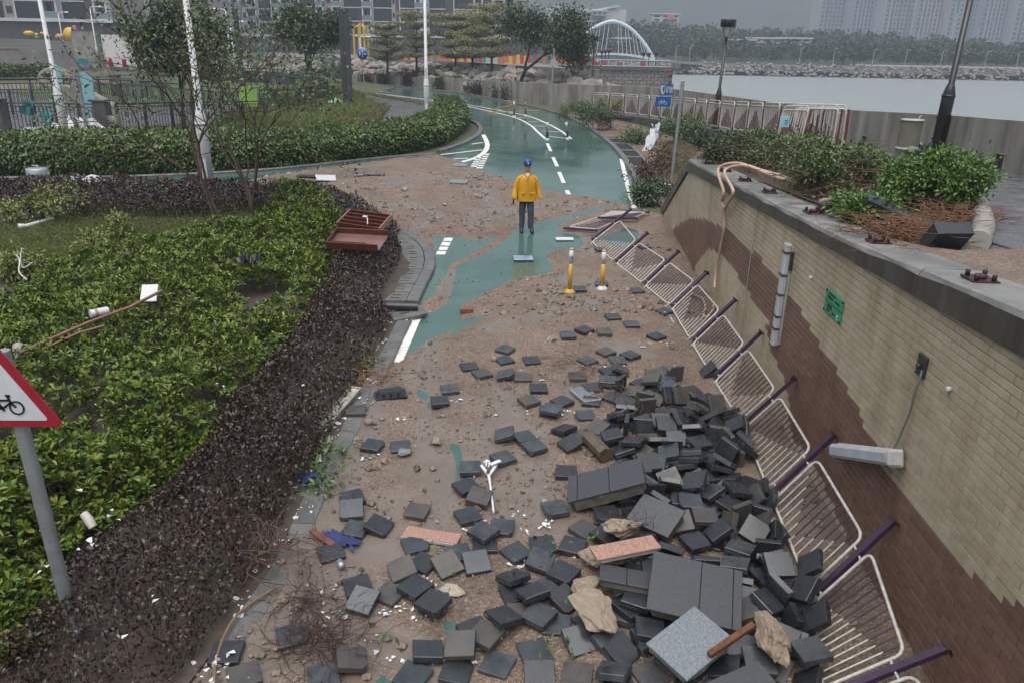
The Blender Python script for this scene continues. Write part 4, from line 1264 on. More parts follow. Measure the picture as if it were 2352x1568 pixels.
p = LZ(300, 178); tree('broadleaf_tree', (p.x - 1, p.y + 4, p.z), 'small green tree in front of the white banner', H=5, r=.1, depth=3, spread=.5, trunk=.35, per=34, rad=.5, leaf=.3, leafm=mLeafMid, barkm=mBark, seed=10)
def palm(base, H, label, seed, R=1.6, n=30):
 rs = random.Random(seed)
 root = empty('fan_palm', base, label, 'palm tree', 'fan palms by the grey ring balustrade')
 q = MB(); q.tube([(0, 0, -.1), (0, 0, H * .5), (.05, 0, H)], [.2, .15, .14], 8); q.build('trunk', mBarkD, root)
 vs = []; fs = []; st = MB()
 for i in range(n):
  a = i * 2.399 + rs.uniform(-.2, .2); el = rs.uniform(-.95, 1.2)
  d = Vector((math.cos(a) * math.cos(el), math.sin(a) * math.cos(el), math.sin(el)))
  ln = R * rs.uniform(.45, .62); c = Vector((0, 0, H)) + d * ln + Vector((0, 0, -.08))
  st.tube([(0, 0, H), c], .018, 4, 0, False)
  side = d.cross(Vector((0, 0, 1))).normalized(); 
  for k in range(15):
   t = (k - 7) / 7. * 1.25
   dd = (d * math.cos(t) + side * math.sin(t)).normalized()
   L_ = R * .62 * rs.uniform(.85, 1.1) * (1 - .25 * abs(t) / 1.25)
   w_ = dd.cross(Vector((0, 0, 1)).cross(dd)).normalized() if False else Vector((-dd.y, dd.x, 0)).normalized() * .035
   m = c + dd * L_ * .55; e = c + dd * L_ + Vector((0, 0, -.34 * L_))
   o = len(vs); vs += [c, m + w_, e, m - w_]; fs.append((o, o + 1, o + 2, o + 3))
 st.build('stalks', mPalm, root)
 link('crown', npmesh('crown', [tuple(v) for v in vs], fs, mPalm), root)
for i, (x, y, ty, lab) in enumerate(((768, 190, 128, 'fan palm just left of the square grey pillars'), (600, 168, 122, 'fan palm behind the round dark tree'), (745, 186, 152, 'short fan palm stem beside the bigger palm'))):
 b = LZ(x, y); h = atY(x, ty, b.y).z - b.z
 palm(b, h, lab, 30 + i, 2.1 if i < 2 else 1.3)
p = LZ(335, 180); palm((p.x, p.y + 6, p.z), 3.4, 'bushy fan palm below the white banner', 40, 2.4, 34)
mFacW = mat('white_facade', (.45, .46, .47), .6, var=.15, vs=.2); mFacB = mat('beige_facade', (.33, .30, .27), .7, var=.15, vs=.2)
mClad = mat('dark_cladding', (.05, .046, .045), .5, var=.3, vs=.15, stretch=(3, 1, .3)); mBalG = mat('balcony_glass', (.13, .2, .21), .15)
mFrame = mat('dark_frame', (.03, .03, .032), .4)
def apartment(name, Y, x0, bays, ypod, ybot, floors, label, wallm=None, yaw=0., fh=3.1):
 p0 = atY(x0, ypod, Y); k = Y / FOC
 root = empty(name, p0, label, 'building'); root.rotation_euler = (0, 0, yaw)
 W_ = sum(w for t, w in bays) * k; zb = -(ybot - ypod) * k
 q = MB(); q.box((W_ / 2, 8, floors * fh / 2), (W_, 14, floors * fh)); q.build('wall', wallm or mFacB, root)
 q = MB(); q.box((W_ / 2, 7, zb / 2 - .2), (W_ + 2, 16, -zb - .4)); q.build('podium', mClad, root)
 for i in range(int(W_ / 3.4)):
  q = MB(); q.box((1.7 + i * 3.4, -1.06, zb / 2 - .3), (3.25, .1, -zb - .9)); q.build('cladding_panel', mClad, root)
 q = MB(); q.box((W_ / 2, 6.8, -.15), (W_ + 2.6, 17, .5)); q.build('podium_slab', mFacW, root)
 x = 0.
 gm = {}
 for t, w in bays:
  w *= k
  if t == 'G':
   q = MB(); q.box((x + .12, .92, floors * fh / 2), (.24, .35, floors * fh)); q.build('pilaster', mFacW, root)
   for f in range(floors):
    key = ('G', round(w, 2))
    if key not in gm:
     q = MB(); q.box((0, 0, 0), (w - .3, .12, fh - .25))
     for j in range(1, 4): q.box((-w / 2 + j * w / 4, -.08, 0), (.06, .08, fh - .25), None, 1)
     q.box((0, -.08, -.55), (w - .3, .08, .06), None, 1)
     gm[key] = q.mesh('window', [mGl, mFrame])
    o = link('window', gm[key], root); o.location = (x + w / 2 + .1, .9, f * fh + fh / 2)
    key = ('S', round(w, 2))
    if key not in gm: gm[key] = MB().box((0, 0, 0), (w, .4, .22)).mesh('floor_band', mFacW)
    o = link('floor_band', gm[key], root); o.location = (x + w / 2, .88, f * fh + .02)
  elif t == 'B':
   q = MB(); q.box((x + .2, .3, floors * fh / 2), (.35, 1.6, floors * fh)); q.box((x + w - .2, .3, floors * fh / 2), (.35, 1.6, floors * fh)); q.build('pilaster', mFacW, root)
   for f in range(floors):
    key = ('B', round(w, 2))
    if key not in gm:
     q = MB(); q.box((0, .55, .25), (w - .8, .12, fh - 1.0)); q.box((0, .47, .25), (.08, .1, fh - 1.), None, 1)
     gm[key] = q.mesh('window', [mGl, mFacW])
     q = MB(); q.box((0, -.35, -fh / 2 + .12), (w - .1, 1.7, .24)); q.box((0, -1.1, -fh / 2 + .75), (w - .2, .06, 1.0), None, 1); q.box((0, -1.1, -fh / 2 + 1.27), (w - .1, .1, .06))
     gm[('Bb', round(w, 2))] = q.mesh('balcony', [mFacW, mBalG])
    o = link('window', gm[key], root); o.location = (x + w / 2, .5, f * fh + fh / 2)
    o = link('balcony', gm[('Bb', round(w, 2))], root); o.location = (x + w / 2, .5, f * fh + fh / 2)
  elif t == 'N':                                   # narrow beige strip with a small window
   for f in range(floors):
    key = ('N', round(w, 2))
    if key not in gm: gm[key] = MB().box((0, 0, 0), (w * .5, .14, 1.2)).mesh('window', mGl)
    o = link('window', gm[key], root); o.location = (x + w / 2, .96, f * fh + fh / 2)
  elif t == 'D':
   q = MB(); q.box((x + w / 2, .98, floors * fh / 2), (w, .2, floors * fh)); q.build('recess_shade', mClad, root)  # flat dark strip proud of the wall paints in the shade of a gap
  x += w
 return root
apartment('apartment_block', 205, 688, [('G', 38), ('B', 18), ('N', 16), ('B', 22), ('G', 42), ('B', 21), ('G', 41), ('N', 8), ('D', 8), ('G', 34), ('B', 14), ('B', 14), ('G', 36), ('D', 17), ('G', 43), ('B', 20), ('D', 18), ('N', 26), ('B', 24), ('N', 16)], 78, 150, 5, 'long dark glazed apartment block with white balconies behind the layered trees')
apartment('apartment_block', 215, 462, [('N', 22), ('B', 20), ('G', 26), ('B', 20), ('N', 14), ('B', 22), ('G', 30), ('B', 20), ('B', 24), ('N', 20)], 78, 150, 5, 'set back apartment block with stacked white bays behind the round dark tree', mFacW)
apartment('apartment_block', 190, 228, [('D', 26), ('G', 40), ('N', 18), ('B', 24), ('G', 46), ('B', 22), ('N', 18), ('G', 42)], 62, 150, 5, 'dark apartment block between the two tall white lamp posts')
apartment('apartment_block', 150, -60, [('G', 60), ('N', 24), ('G', 64), ('B', 36), ('G', 52), ('D', 24), ('B', 30)], 42, 140, 4, 'grey apartment block with long balconies at the left border', mConc)
mYel = mat('yellow_paint', (.55, .36, .03), .45); mRed = mat('red_plastic', (.42, .03, .035), .4); mTeal = mat('teal_paint', (.03, .19, .19), .45)
mOrange = mat('orange_board', (.42, .13, .04), .5); mBlue = mat('blue_sign', (.012, .085, .28), .35)
py_ = 112.
yf = empty('climbing_frame', atY(828, 132, py_), 'tall yellow climbing frame in the playground behind the palms', 'climbing frame')
kx = py_ / FOC
for i, (x, t) in enumerate(((816, 66), (822, 68), (830, 67), (842, 70), (838, 74))):
 q = MB(); xx = (x - 828) * kx; q.tube([(xx, (i % 2) * 1.5, -1.2), (xx, (i % 2) * 1.5, (132 - t) * kx)], .13, 6); q.build('post', mYel, yf)
q = MB(); q.tube([(-.8, 0, 3.9), (.9, 1.5, 3.9)], .09, 5); q.tube([(-.8, 0, 3.5), (-.1, 1.5, 4.3), (.9, 0, 3.6)], .07, 5); q.build('crossbar', mYel, yf)
q = MB(); q.box((.4, .6, -.6), (1.6, 1.6, .2)); q.box((0.1, .1, .3), (.9, .1, 1.2)); q.build('platform', mTeal, yf)
sf = empty('slatted_fence', atY(925, 141, 118), 'playground fence of orange and teal boards behind the layered trees', 'fence')
kk = 118 / FOC; bm_ = [MB().box((0, 0, .45), (.5, .08, 1.1)).mesh('board', m) for m in (mOrange, mTeal, mYel, mOrange, mRed)]
for i in range(52):
 if 22 < i < 26: continue
 o = link('board', bm_[(i * 7 + i // 3) % 5], sf); o.location = (i * .54 - .2, rr.uniform(-.05, .05), rr.uniform(-.1, .2))
bar = MB()
prof = [(-.25, 0), (.25, 0), (.18, .45), (.1, .8), (-.1, .8), (-.18, .45)]
bar.prism(prof, -.7, .7, Matrix(((0, 0, 1, 0), (1, 0, 0, 0), (0, 1, 0, 0), (0, 0, 0, 1))))
bmR = bar.mesh('barrier', mRed); bmW = bar.mesh('barrier', mWht)
for i, (x, y, Y) in enumerate(((865, 143, 100), (875, 143, 101), (885, 142, 100), (893, 144, 100), (878, 138, 103), (250, 140, 84), (262, 142, 84), (275, 141, 85), (335, 138, 86), (348, 141, 85), (360, 137, 87), (368, 142, 85), (300, 143, 86), (430, 135, 90), (415, 140, 90), (322, 142, 85))):
 p = atY(x, y, Y); o = link('traffic_barrier', bmR if i % 3 else bmW); o.location = (p.x, p.y, p.z - .5); o.rotation_euler = (rr.choice((0, 0, 1.4)), rr.uniform(-.2, .2), rr.uniform(0, 3.1))
 a = 'in the park behind the fence' if i > 4 else 'below the yellow climbing frame'
 tag(o, ('tumbled red plastic barrier ' if i % 3 else 'tumbled white plastic barrier ') + a, 'barrier', 'tumbled plastic barriers ' + a)
p0, p1 = LZ(-60, 150), LZ(186, 152)
q = MB(); wall(q, [p0, p1], .5, [p0.z - 1, p1.z - 1], [atY(-60, 85, p0.y).z, atY(186, 96, p1.y).z], side=-1)
tag(q.build('concrete_wall', mat('board_marked_concrete', (.19, .185, .175), .7, var=.35, vs=1., bump=.2, bs=9, stretch=(.3, .3, 5))), 'tall board marked concrete wall at the left border', 'wall')
q = MB(); a = atY(0, 118, p0.y - .4); q.box((a.x + 1, p0.y - .35, a.z + .15), (2.9, .12, .35)); tag(q.build('sign_plate', mat('rust_plate', (.12, .045, .03), .7)), 'long rust brown plate on the tall concrete wall', 'plate')
for (x, y, w, h, m, lab) in ((66, 77, 22, 10, mYel, 'yellow oval disc on the left above the concrete wall'), (84, 80, 7, 6, mYel, 'small yellow disc between two larger discs'), (97, 77, 9, 5, mYel, 'thin yellow disc above the concrete wall'), (110, 84, 10, 7, mOrange, 'small orange disc above the concrete wall'), (85, 86, 8, 6, mat('green_disc', (.1, .3, .05), .5), 'small green disc above the concrete wall'), (160, 80, 26, 30, mYel, 'largest yellow disc, tilted, above the concrete wall'), (136, 86, 16, 14, mat('pink_disc', (.4, .2, .16), .5), 'pale pink disc behind the largest yellow disc'), (172, 72, 14, 24, mat('dark_pink_panel', (.2, .06, .1), .5), 'dark pink panel behind the largest yellow disc')):
 c = atY(x, y, 104); k = 104 / FOC; q = MB()
 q.lathe([(1, -.5), (1, .5)], 20, (0, 0, 0), Euler((R_(90), 0, 0)).to_matrix()); 
 q.v = [(a * w * k / 2, b * .2, e * h * k / 2) for a, b, e in q.v]
 o = tag(q.build('disc', m), lab, 'play panel'); o.location = c; o.rotation_euler = (0, .35 if w > 20 and h > 20 else 0, 0)
b0 = atY(232, 80, 96); b1 = atY(340, 150, 96)
q = MB(); q.box(((b0.x + b1.x) / 2, 96, (b0.z + b1.z) / 2), (b1.x - b0.x, .15, b0.z - b1.z)); q.build
tag(q.build('banner', mat('white_banner', (.6, .57, .59), .6)), 'large white hoarding board behind the park fence', 'board')
q = MB(); q.box((b0.x - 2.2, 96.5, (b0.z + b1.z) / 2 + .3), (2.6, 1, b0.z - b1.z)); tag(q.build('column', mConc), 'square concrete column left of the white hoarding board', 'column')
pg = empty('pergola', LZ(300, 160), 'dark steel frame standing before the white hoarding board', 'pergola')
for x in (-2.4, 0, 2.2): MB().box((x, 0, 1.4), (.14, .14, 2.8)).build('post', mFrame, pg)
MB().box((-.1, 0, 2.85), (6.2, .5, .14)).build('beam', mFrame, pg)
mFenceG = mat('grey_steel_fence', (.045, .05, .058), .4, var=.2, vs=4.)
lawn = sheet('lawn', [LZ(*p) for p in ((25, 208), (60, 200), (180, 196), (330, 193), (560, 196), (700, 203), (640, 228), (470, 236), (300, 240), (220, 228), (90, 225), (40, 216))], lambda x, y: land_z(x, y) + .01, mat('lawn_grass', (.055, .082, .022), .9, var=.35, vs=.7, bump=.6, bs=30), 2.)
tag(lawn, 'wet oval lawn inside the park', 'lawn', kind='structure')
plz = sheet('pavement', [LZ(*p) for p in ((-200, 240), (0, 205), (40, 220), (90, 229), (215, 232), (300, 246), (470, 242), (640, 234), (740, 214), (740, 236), (600, 262), (400, 285), (200, 300), (-250, 310))], lambda x, y: land_z(x, y) + .006, mPath, 2.)
tag(plz, 'wet dark paved plaza around the lawn', 'plaza', kind='structure')
sandy = sheet('sand_patch', [LZ(*p) for p in ((-150, 206), (0, 196), (110, 186), (240, 182), (330, 184), (250, 194), (120, 198), (20, 206), (-150, 226))], lambda x, y: land_z(x, y) + .014, mSand, 2.)
tag(sandy, 'sandy strip washed across the plaza behind the lawn', 'sand', kind='structure')
def fence(name, a, b, n, h, label, gap=.11, m=None, zf=land_z):
 a = Vector(a); b = Vector(b); d = (b - a); L_ = d.length; dv = d.normalized()
 root = empty(name, a, label, 'fence')
 q = MB(); q.bar((0, 0, h), d + Vector((0, 0, h)), .06, .05); q.build('top_rail', m or mFenceG, root)
 q = MB(); q.bar((0, 0, h - .12), d + Vector((0, 0, h - .12)), .03, .03); q.bar((0, 0, .1), d + Vector((0, 0, .1)), .03, .03); q.build('rail', m or mFenceG, root)
 pm_ = MB().box((0, 0, h / 2), (.09, .09, h)).mesh('post', m or mFenceG); bm__ = MB().box((0, 0, h / 2 - .01), (.022, .022, h - .22)).mesh('bar', m or mFenceG)
 for i in range(n + 1):
  o = link('post', pm_, root); o.location = d * (i / n)
 k = min(290, int(L_ / gap))
 for i in range(k):
  o = link('bar', bm__, root); o.location = d * ((i + .5) / k)
 return root
z_ = 1.05
def LP(x, y, z): return atz(x, y, z)
fence('fence', LZ(-30, 307), LZ(240, 306), 5, 1.15, 'dark grey bar fence at the left border behind the hedge', .13)
fence('fence', LZ(275, 301), LZ(610, 286), 6, 1.12, 'dark grey bar fence behind the bare branching shrubs', .14)
fence('fence', LZ(170, 218), LZ(262, 220), 3, 1.15, 'far dark fence left of the stone pier in the park', .16)
fence('fence', LZ(278, 223), LZ(372, 232), 3, 1.15, 'far dark fence right of the stone pier in the park', .16)
fence('fence', LZ(-20, 262), LZ(130, 262), 3, 1.1, 'second dark fence across the plaza near the left border', .16)
for (x, y, lab) in ((243, 306, 'square stone gate pillar left of the leaning warning sign'), (270, 221, 'square stone gate pillar between the two far fences'), (4, 308, 'dark square fence pillar at the left border')):
 p = LZ(x, y); q = MB(); q.cbox((0, 0, .62), (.55, .5, 1.3), .02); q.cbox((0, 0, 1.3), (.62, .57, .08), .015); o = tag(q.build('pillar', mConcDark), lab, 'pillar'); o.location = p
rg = [LZ(a, b) for a, b in ((-120, 238), (170, 232), (330, 238), (470, 250), (600, 258), (690, 252), (745, 232), (752, 218), (720, 203), (640, 194), (560, 190), (470, 188))]
rgp = smoothpath(rg, 6)
ro_ = empty('balustrade', rgp[0], 'curved dark grey balustrade ringing the plaza', 'balustrade')
rz0 = [Vector(p) - rgp[0] for p in rgp]
q = MB(); q.tube([p + Vector((0, 0, 1.25)) for p in rz0], .055, 6); q.build('top_rail', mFenceG, ro_)
q = MB(); q.tube([p + Vector((0, 0, 1.0)) for p in rz0], .035, 5); q.build('rail', mFenceG, ro_)
pm_ = MB().box((0, 0, .62), (.07, .07, 1.25)).mesh('post', mFenceG)
for p in rz0[::2]:
 o = link('post', pm_, ro_); o.location = p
pb_ = MB().box((0, 0, .5), (.03, .03, .98)).mesh('bar', mFenceG)
pan = MB()
for i in range(len(rz0) - 1):
 a, b = rz0[i], rz0[i + 1]
 if i >= 33:
  pan.bar(a + Vector((0, 0, .5)), b + Vector((0, 0, .5)), .03, .95)
 else:
  for j in range(6):
   if i * 6 + j < 290:
    o = link('bar', pb_, ro_); o.location = a.lerp(b, (j + .5) / 6)
pan.build('solid_panel', mFenceG, ro_)
mStone = mat('sculpture_stone', (.2, .19, .165), .7, var=.3, vs=2., bump=.3, bs=15)
def ring_sculpt(c, rx, rz, t, label, tilt=0., m=None):
 q = MB(); p_ = []
 for k in range(25):
  a = 6.2832 * k / 24; p_.append(Vector((rx * math.cos(a), 0, rz + rz * math.sin(a))))
 q.tube(p_, [t * (1 + .25 * math.sin(2 * k * .26)) for k in range(25)], 8, 0, False)
 o = tag(q.build('sculpture', m or mStone), label, 'sculpture'); o.location = c; o.rotation_euler = (0, tilt, 0); return o
ring_sculpt(LZ(130, 203), 1.05, .62, .28, 'larger stone ring sculpture behind the first lamp post', .12)
ring_sculpt(LZ(165, 203), .62, .4, .2, 'smaller stone ring sculpture beside the larger one', -.1)
p = LZ(195, 240); q = MB(); q.prism([(-.8, 0), (1.7, 0), (.4, .7), (.2, 1.1), (-.3, 1.3), (-.5, .9), (-1.0, 1.0), (-.7, .5)], -.35, .35, Matrix(((1, 0, 0, 0), (0, 0, 1, 0), (0, 1, 0, 0), (0, 0, 0, 1))))
o = tag(q.build('sculpture', mStone), 'low wedge shaped stone sculpture on the plaza', 'sculpture'); o.location = p
mTealL = mat('pale_teal_board', (.22, .42, .45), .45, var=.15, vs=3.)
def blob(pts_, th, c, m, label, cat='board', rot=(0, 0, 0)):
 q = MB(); q.prism(pts_, -th / 2, th / 2, Matrix(((1, 0, 0, 0), (0, 0, 1, 0), (0, 1, 0, 0), (0, 0, 0, 1))))
 o = tag(q.build('board', m), label, cat); o.location = c; o.rotation_euler = rot; return o
wav = [(-.25, .9), (.1, 1.0), (.35, .75), (.3, .35), (.4, .0), (.3, -.5), (.22, -1.0), (.05, -1.05), (0, -.5), (-.15, -.1), (-.3, .3)]
p = LZ(142, 215); blob([(a * 1.0, b * .95 + .9) for a, b in wav], .06, (p.x, p.y - .3, p.z), mTealL, 'pale teal wavy board caught on the far fence')
p = LZ(205, 303); blob([(a * 1.1, b * 1.35 + 1.15) for a, b in wav], .06, (p.x, p.y + .25, p.z - .1), mTealL, 'tall pale teal wavy board standing behind the first lamp post')
for (x, y, w, h, m, lab) in ((65, 240, 1.3, .8, mTeal, 'upper dark teal board hung on the fence rail'), (57, 255, 1.3, 1.0, mTeal, 'lower dark teal board hung on the fence rail'), (107, 272, 1.2, 1.5, mat('bright_teal', (.05, .36, .38), .45), 'bright teal ragged board on the near fence'), (190, 143, 1.2, .7, mTeal, 'small teal board on the far fence')):
 q_ = atz(x, y, 1.75 if y > 230 else 2.0); Y = q_.y if y > 200 else LZ(190, 218).y
 if y > 200: Y = LZ(x, 304).y - .12
 c = atY(x, y, Y); k = Y / FOC * 22
 blob([(-.5 * w * k * .8, .4 * h * k), (.1 * w * k, .5 * h * k), (.5 * w * k, .3 * h * k), (.4 * w * k, -.1 * h * k), (.25 * w * k, -.5 * h * k), (-.1 * w * k, -.35 * h * k), (-.4 * w * k, -.2 * h * k)], .05, c, m, lab)
p = LZ(577, 260); blob([(-.5, 0), (.5, 0), (.5, 1.1), (-.5, 1.1)], .05, (p.x, p.y - .2, p.z + .35), mat('lime_board', (.2, .36, .06), .5), 'lime green notice board on the plaza balustrade')
def sheet_heap(c, L_, W_, h, m, label, seed, cat='sheet'):
 rs = random.Random(seed); n = 9; vs = []; fs = []
 for i in range(n):
  for j in range(6):
   x = (i / (n - 1) - .5) * L_; y = (j / 5 - .5) * W_
   vs.append((x + rs.uniform(-.06, .06) * L_, y, max(0, h * (.35 + .65 * mnoise.noise((i * .9 + seed, j * .8, seed))) * (1 - abs(2 * i / (n - 1) - 1) ** 2) + .02)))
 for i in range(n - 1):
  for j in range(5): fs.append((i * 6 + j, i * 6 + j + 1, i * 6 + 7 + j, i * 6 + 6 + j))
 q = MB(); q.add(vs, fs); o = tag(q.build('plastic_sheet', m), label, cat); o.location = c; return o
for (x, y, L_, h, lab) in ((112, 305, 1.6, .6, 'left crumpled white sheet behind the hedge'), (190, 303, 2.0, 1.0, 'middle crumpled white sheet at the foot of the first lamp post'), (232, 305, 1.8, 1.25, 'peaked white sheet beside the leaning warning sign')):
 p = LZ(x, y); sheet_heap((p.x, p.y - 1.2, p.z), L_, 1.0, h, mWht, lab, x)
def bushes(name, spots, m, label, cat, group, per=9, size=.2, stemm=None, labels=None):
 for i, (p, h, r) in enumerate(spots):
  rs = random.Random(100 + i + int(p[0] * 10)); rn = np.random.default_rng(100 + i)
  root = empty(name, p, labels[i] if labels else label, cat, group)
  mb = MB(); tips = []; mids = []
  for s in range(rs.randint(3, 5)):
   branches(mb, (rs.uniform(-.1, .1), rs.uniform(-.1, .1), 0), (rs.uniform(-.7, .7), rs.uniform(-.7, .7), 1), h * .5, .012, 2, rs, tips, .6, (2, 3), 0, 3, .7, mids, 5)
  mb.build('stem', stemm or mTwig, root)
  V, F = leafcloud([t for t, d in tips] + mids, per, r, size, rn, .2, .45)
  link('foliage', npmesh('foliage', V, F, m), root)
rb = random.Random(44)
sp_ = []
for i in range(46):
 x = 690 + i * 11.2 + rb.uniform(-5, 5); yb = np.interp(x, [690, 838, 988, 1108, 1230], [186, 193, 204, 221, 238]) - rb.uniform(0, 5)
 p = G(x, yb); sp_.append(((p.x, p.y + rb.uniform(.4, 1.6), p.z), rb.uniform(.4, .85), .26))
mRedPl = mat('dark_red_leaf', (.06, .02, .02), .5, island=[(.05, .016, .018), (.08, .03, .026), (.035, .02, .014), (.06, .05, .02)])
bushes('shrub', sp_[0::3], mLeafMid, '', 'shrub', 'green shrubs below the layered trees', 14, .24, None, [bend_label(t[0], 'low green shrub', 'by the far track') for t in sp_[0::3]])
bushes('shrub', sp_[1::3], mRedPl, '', 'shrub', 'dark red shrubs below the layered trees', 14, .2, None, [bend_label(t[0], 'dark red shrub', 'by the far track') for t in sp_[1::3]])
bushes('shrub', sp_[2::3], mLeafMid, '', 'shrub', 'leafy shrubs against the low wall by the bend', 14, .24, None, [bend_label(t[0], 'leafy shrub', 'against the low wall') for t in sp_[2::3]])
# ================================================================== PLANTING
isl = list(kA) + list(kB) + [p for p in pts(ISLAND_BACK)] + [Vector((-13.5, 2, 0)), Vector((-2.9, 2, 0))]
islp = [(p[0] - .24, p[1]) for p in kA] + [(p[0] - .24, p[1]) for p in kB] + [(p[0], p[1] - .15) for p in pts(ISLAND_BACK)] + [(-13.5, 2), (-3.1, 2)]
def isl_z(x, y):
 d = max(0., float(sdist(np.array([x]), np.array([y]), islp)[0]))
 return float(gz(y)) + .03 + .30 * (1 - math.exp(-d / 1.6)) + .03 * mnoise.noise((x * 1.3, y * 1.3, 0))
mSoilW = mat('wet_bed_soil', (.058, .043, .032), .7, var=.5, vs=3., bump=.6, bs=30)
bed = sheet('soil', islp, isl_z, mSoilW, .6)
tag(bed, 'muddy soil of the planted bed', 'soil', kind='structure')
def isl_zv(x, y):
 d = np.maximum(0, sdist(x, y, islp))
 return gz(y) + .03 + .30 * (1 - np.exp(-d / 1.6))
def B_(x, y, dz=0.):                                   # picture point -> bed surface (plus dz)
 z = .3
 for i in range(40):
  p = atz(x, y, z + dz); z = .6 * z + .4 * isl_z(p.x, p.y)
 return p
def poly_w(l, dz=0.):
 return [(p.x, p.y) for p in (B_(a, b, dz) for a, b in l)]
BR_IN = [(-300, 1568), (0, 1415), (130, 1255), (215, 1180), (300, 1130), (380, 1075), (440, 985), (500, 905), (565, 850), (610, 800), (645, 755), (690, 690), (735, 610), (770, 560), (800, 500), (770, 470), (700, 462), (640, 462), (520, 468), (400, 470), (200, 470), (0, 460), (-200, 455)]
brown_poly = [(p[0] - .3, p[1]) for p in kA[::3]] + [(p[0] - (.72 if 13.2 < p[1] < 17.9 else .34), p[1]) for p in kB] + [(p[0], p[1] - .3) for p in pts(ISLAND_BACK)] + poly_w(BR_IN[::-1], .35) + [(-5.5, 2.0), (-3.2, 2.0)]
green_out = poly_w([(-300, 1640), (0, 1470), (90, 1330), (160, 1250), (250, 1170), (330, 1120), (400, 1080), (455, 990), (510, 900), (575, 845), (640, 765), (700, 690), (745, 610), (790, 510), (800, 478), (740, 466), (640, 455)], .35)
hedge_z = lambda x, y: np.clip(sdist(x, y, brown_poly) / .35, 0, 1) ** .5 * .42
n = 900000
x = RNG.uniform(-14.5, -1.2, n); y = RNG.uniform(2.2, 22.5, n) 
y = 2.2 * (22.5 / 2.2) ** RNG.uniform(0, 1, n)
d = sdist(x, y, brown_poly)
dens = np.clip(.55 + 1.3 * fbm(x * .8, y * .8, 61, 3) + 1.5 * fbm(x * 3.2, y * 3.2, 62, 2), .5, 1)
k = (d > .02) & (RNG.uniform(0, 1, n) < dens * np.clip(y / 9, .55, 1))
x, y, d = x[k], y[k], d[k]
top = np.clip(d / .35, 0, 1) ** .5 * (.40 + .14 * fbm(x * 1.5, y * 1.5, 5, 3) + .16 * fbm(x * 3.2, y * 3.2, 62, 2))
zz = isl_zv(x, y) + top * (1 - RNG.uniform(0, 1, len(x)) ** 2 * .65)
Pn = np.stack([x, y, zz], -1)
D = unit(RNG.normal(size=(len(x), 3)) + np.array([0, 0, .5])); Nn = unit(RNG.normal(size=(len(x), 3)) * .7 + np.array([0, 0, 1.]))
sz_ = RNG.uniform(.026, .054, len(x)) * np.clip(.8 + y * .035, .85, 1.6)
mRedHedge = mat('dark_red_hedge_leaf', (.03, .014, .014), .33, island=[(.014, .006, .005), (.028, .010, .009), (.038, .014, .012), (.022, .013, .007), (.032, .028, .010), (.02, .008, .006), (.046, .021, .016)])
V, F = leafmesh(Pn, D, Nn, sz_, sz_ * .62, 4, .1)
hg = empty('low_hedge', (-3, 10, 0), 'low dark red hedge bordering the planted bed along the kerb', 'hedge')
V = V - np.array([-3, 10, 0]); link('foliage', npmesh('foliage', V, F, mRedHedge), hg)
tw = MB(); rt = random.Random(9)
for i in range(700):
 k = rt.randrange(len(x)); p = Vector((x[k], y[k], float(isl_zv(x[k:k + 1], y[k:k + 1])[0])))
 q_ = p + Vector((rt.uniform(-.15, .15), rt.uniform(-.15, .15), rt.uniform(.25, .48)))
 tw.tube([p - Vector((-3, 10, 0)), (p + q_) / 2 + Vector((rt.uniform(-.04, .04), rt.uniform(-.04, .04), 0)) - Vector((-3, 10, 0)), q_ - Vector((-3, 10, 0))], [.006, .005, .003], 3, 0, False)
tw.build('twigs', mat('dark_red_twig', (.035, .018, .014), .8), hg)
GREEN = poly_w([(-500, 600), (-200, 640), (0, 650), (60, 600), (150, 575), (230, 565), (330, 545), (420, 505), (520, 485), (610, 478), (640, 440), (690, 455), (760, 474), (800, 490), (790, 545), (770, 600), (735, 645), (690, 715), (640, 785), (575, 860), (515, 915), (500, 950), (455, 985), (400, 1020), (340, 1010), (250, 960), (150, 920), (60, 960), (-60, 1060), (-500, 1100)], .45)
CLUMPS = [([(180, 905), (330, 880), (455, 930), (450, 1010), (390, 1090), (300, 1100), (250, 1010)], 'leafy bush'), ([(255, 935), (330, 925), (440, 955), (460, 990), (420, 1060), (330, 1070), (270, 1010)], 'b'),
          ([(-500, 1080), (-100, 1010), (60, 1010), (150, 985), (240, 975), (330, 985), (420, 1020), (425, 1055), (350, 1105), (270, 1130), (180, 1180), (110, 1240), (120, 1330), (60, 1430), (0, 1460), (-500, 1568)], 'c')]
mPit = mat('spoon_leaf', (.06, .11, .02), .4, spec=.35, island=[(.026, .05, .007), (.046, .086, .010), (.075, .125, .013), (.105, .165, .017), (.14, .2, .022), (.06, .106, .011), (.036, .068, .009), (.24, .24, .03), (.09, .145, .014)], var=.25, vs=.9)
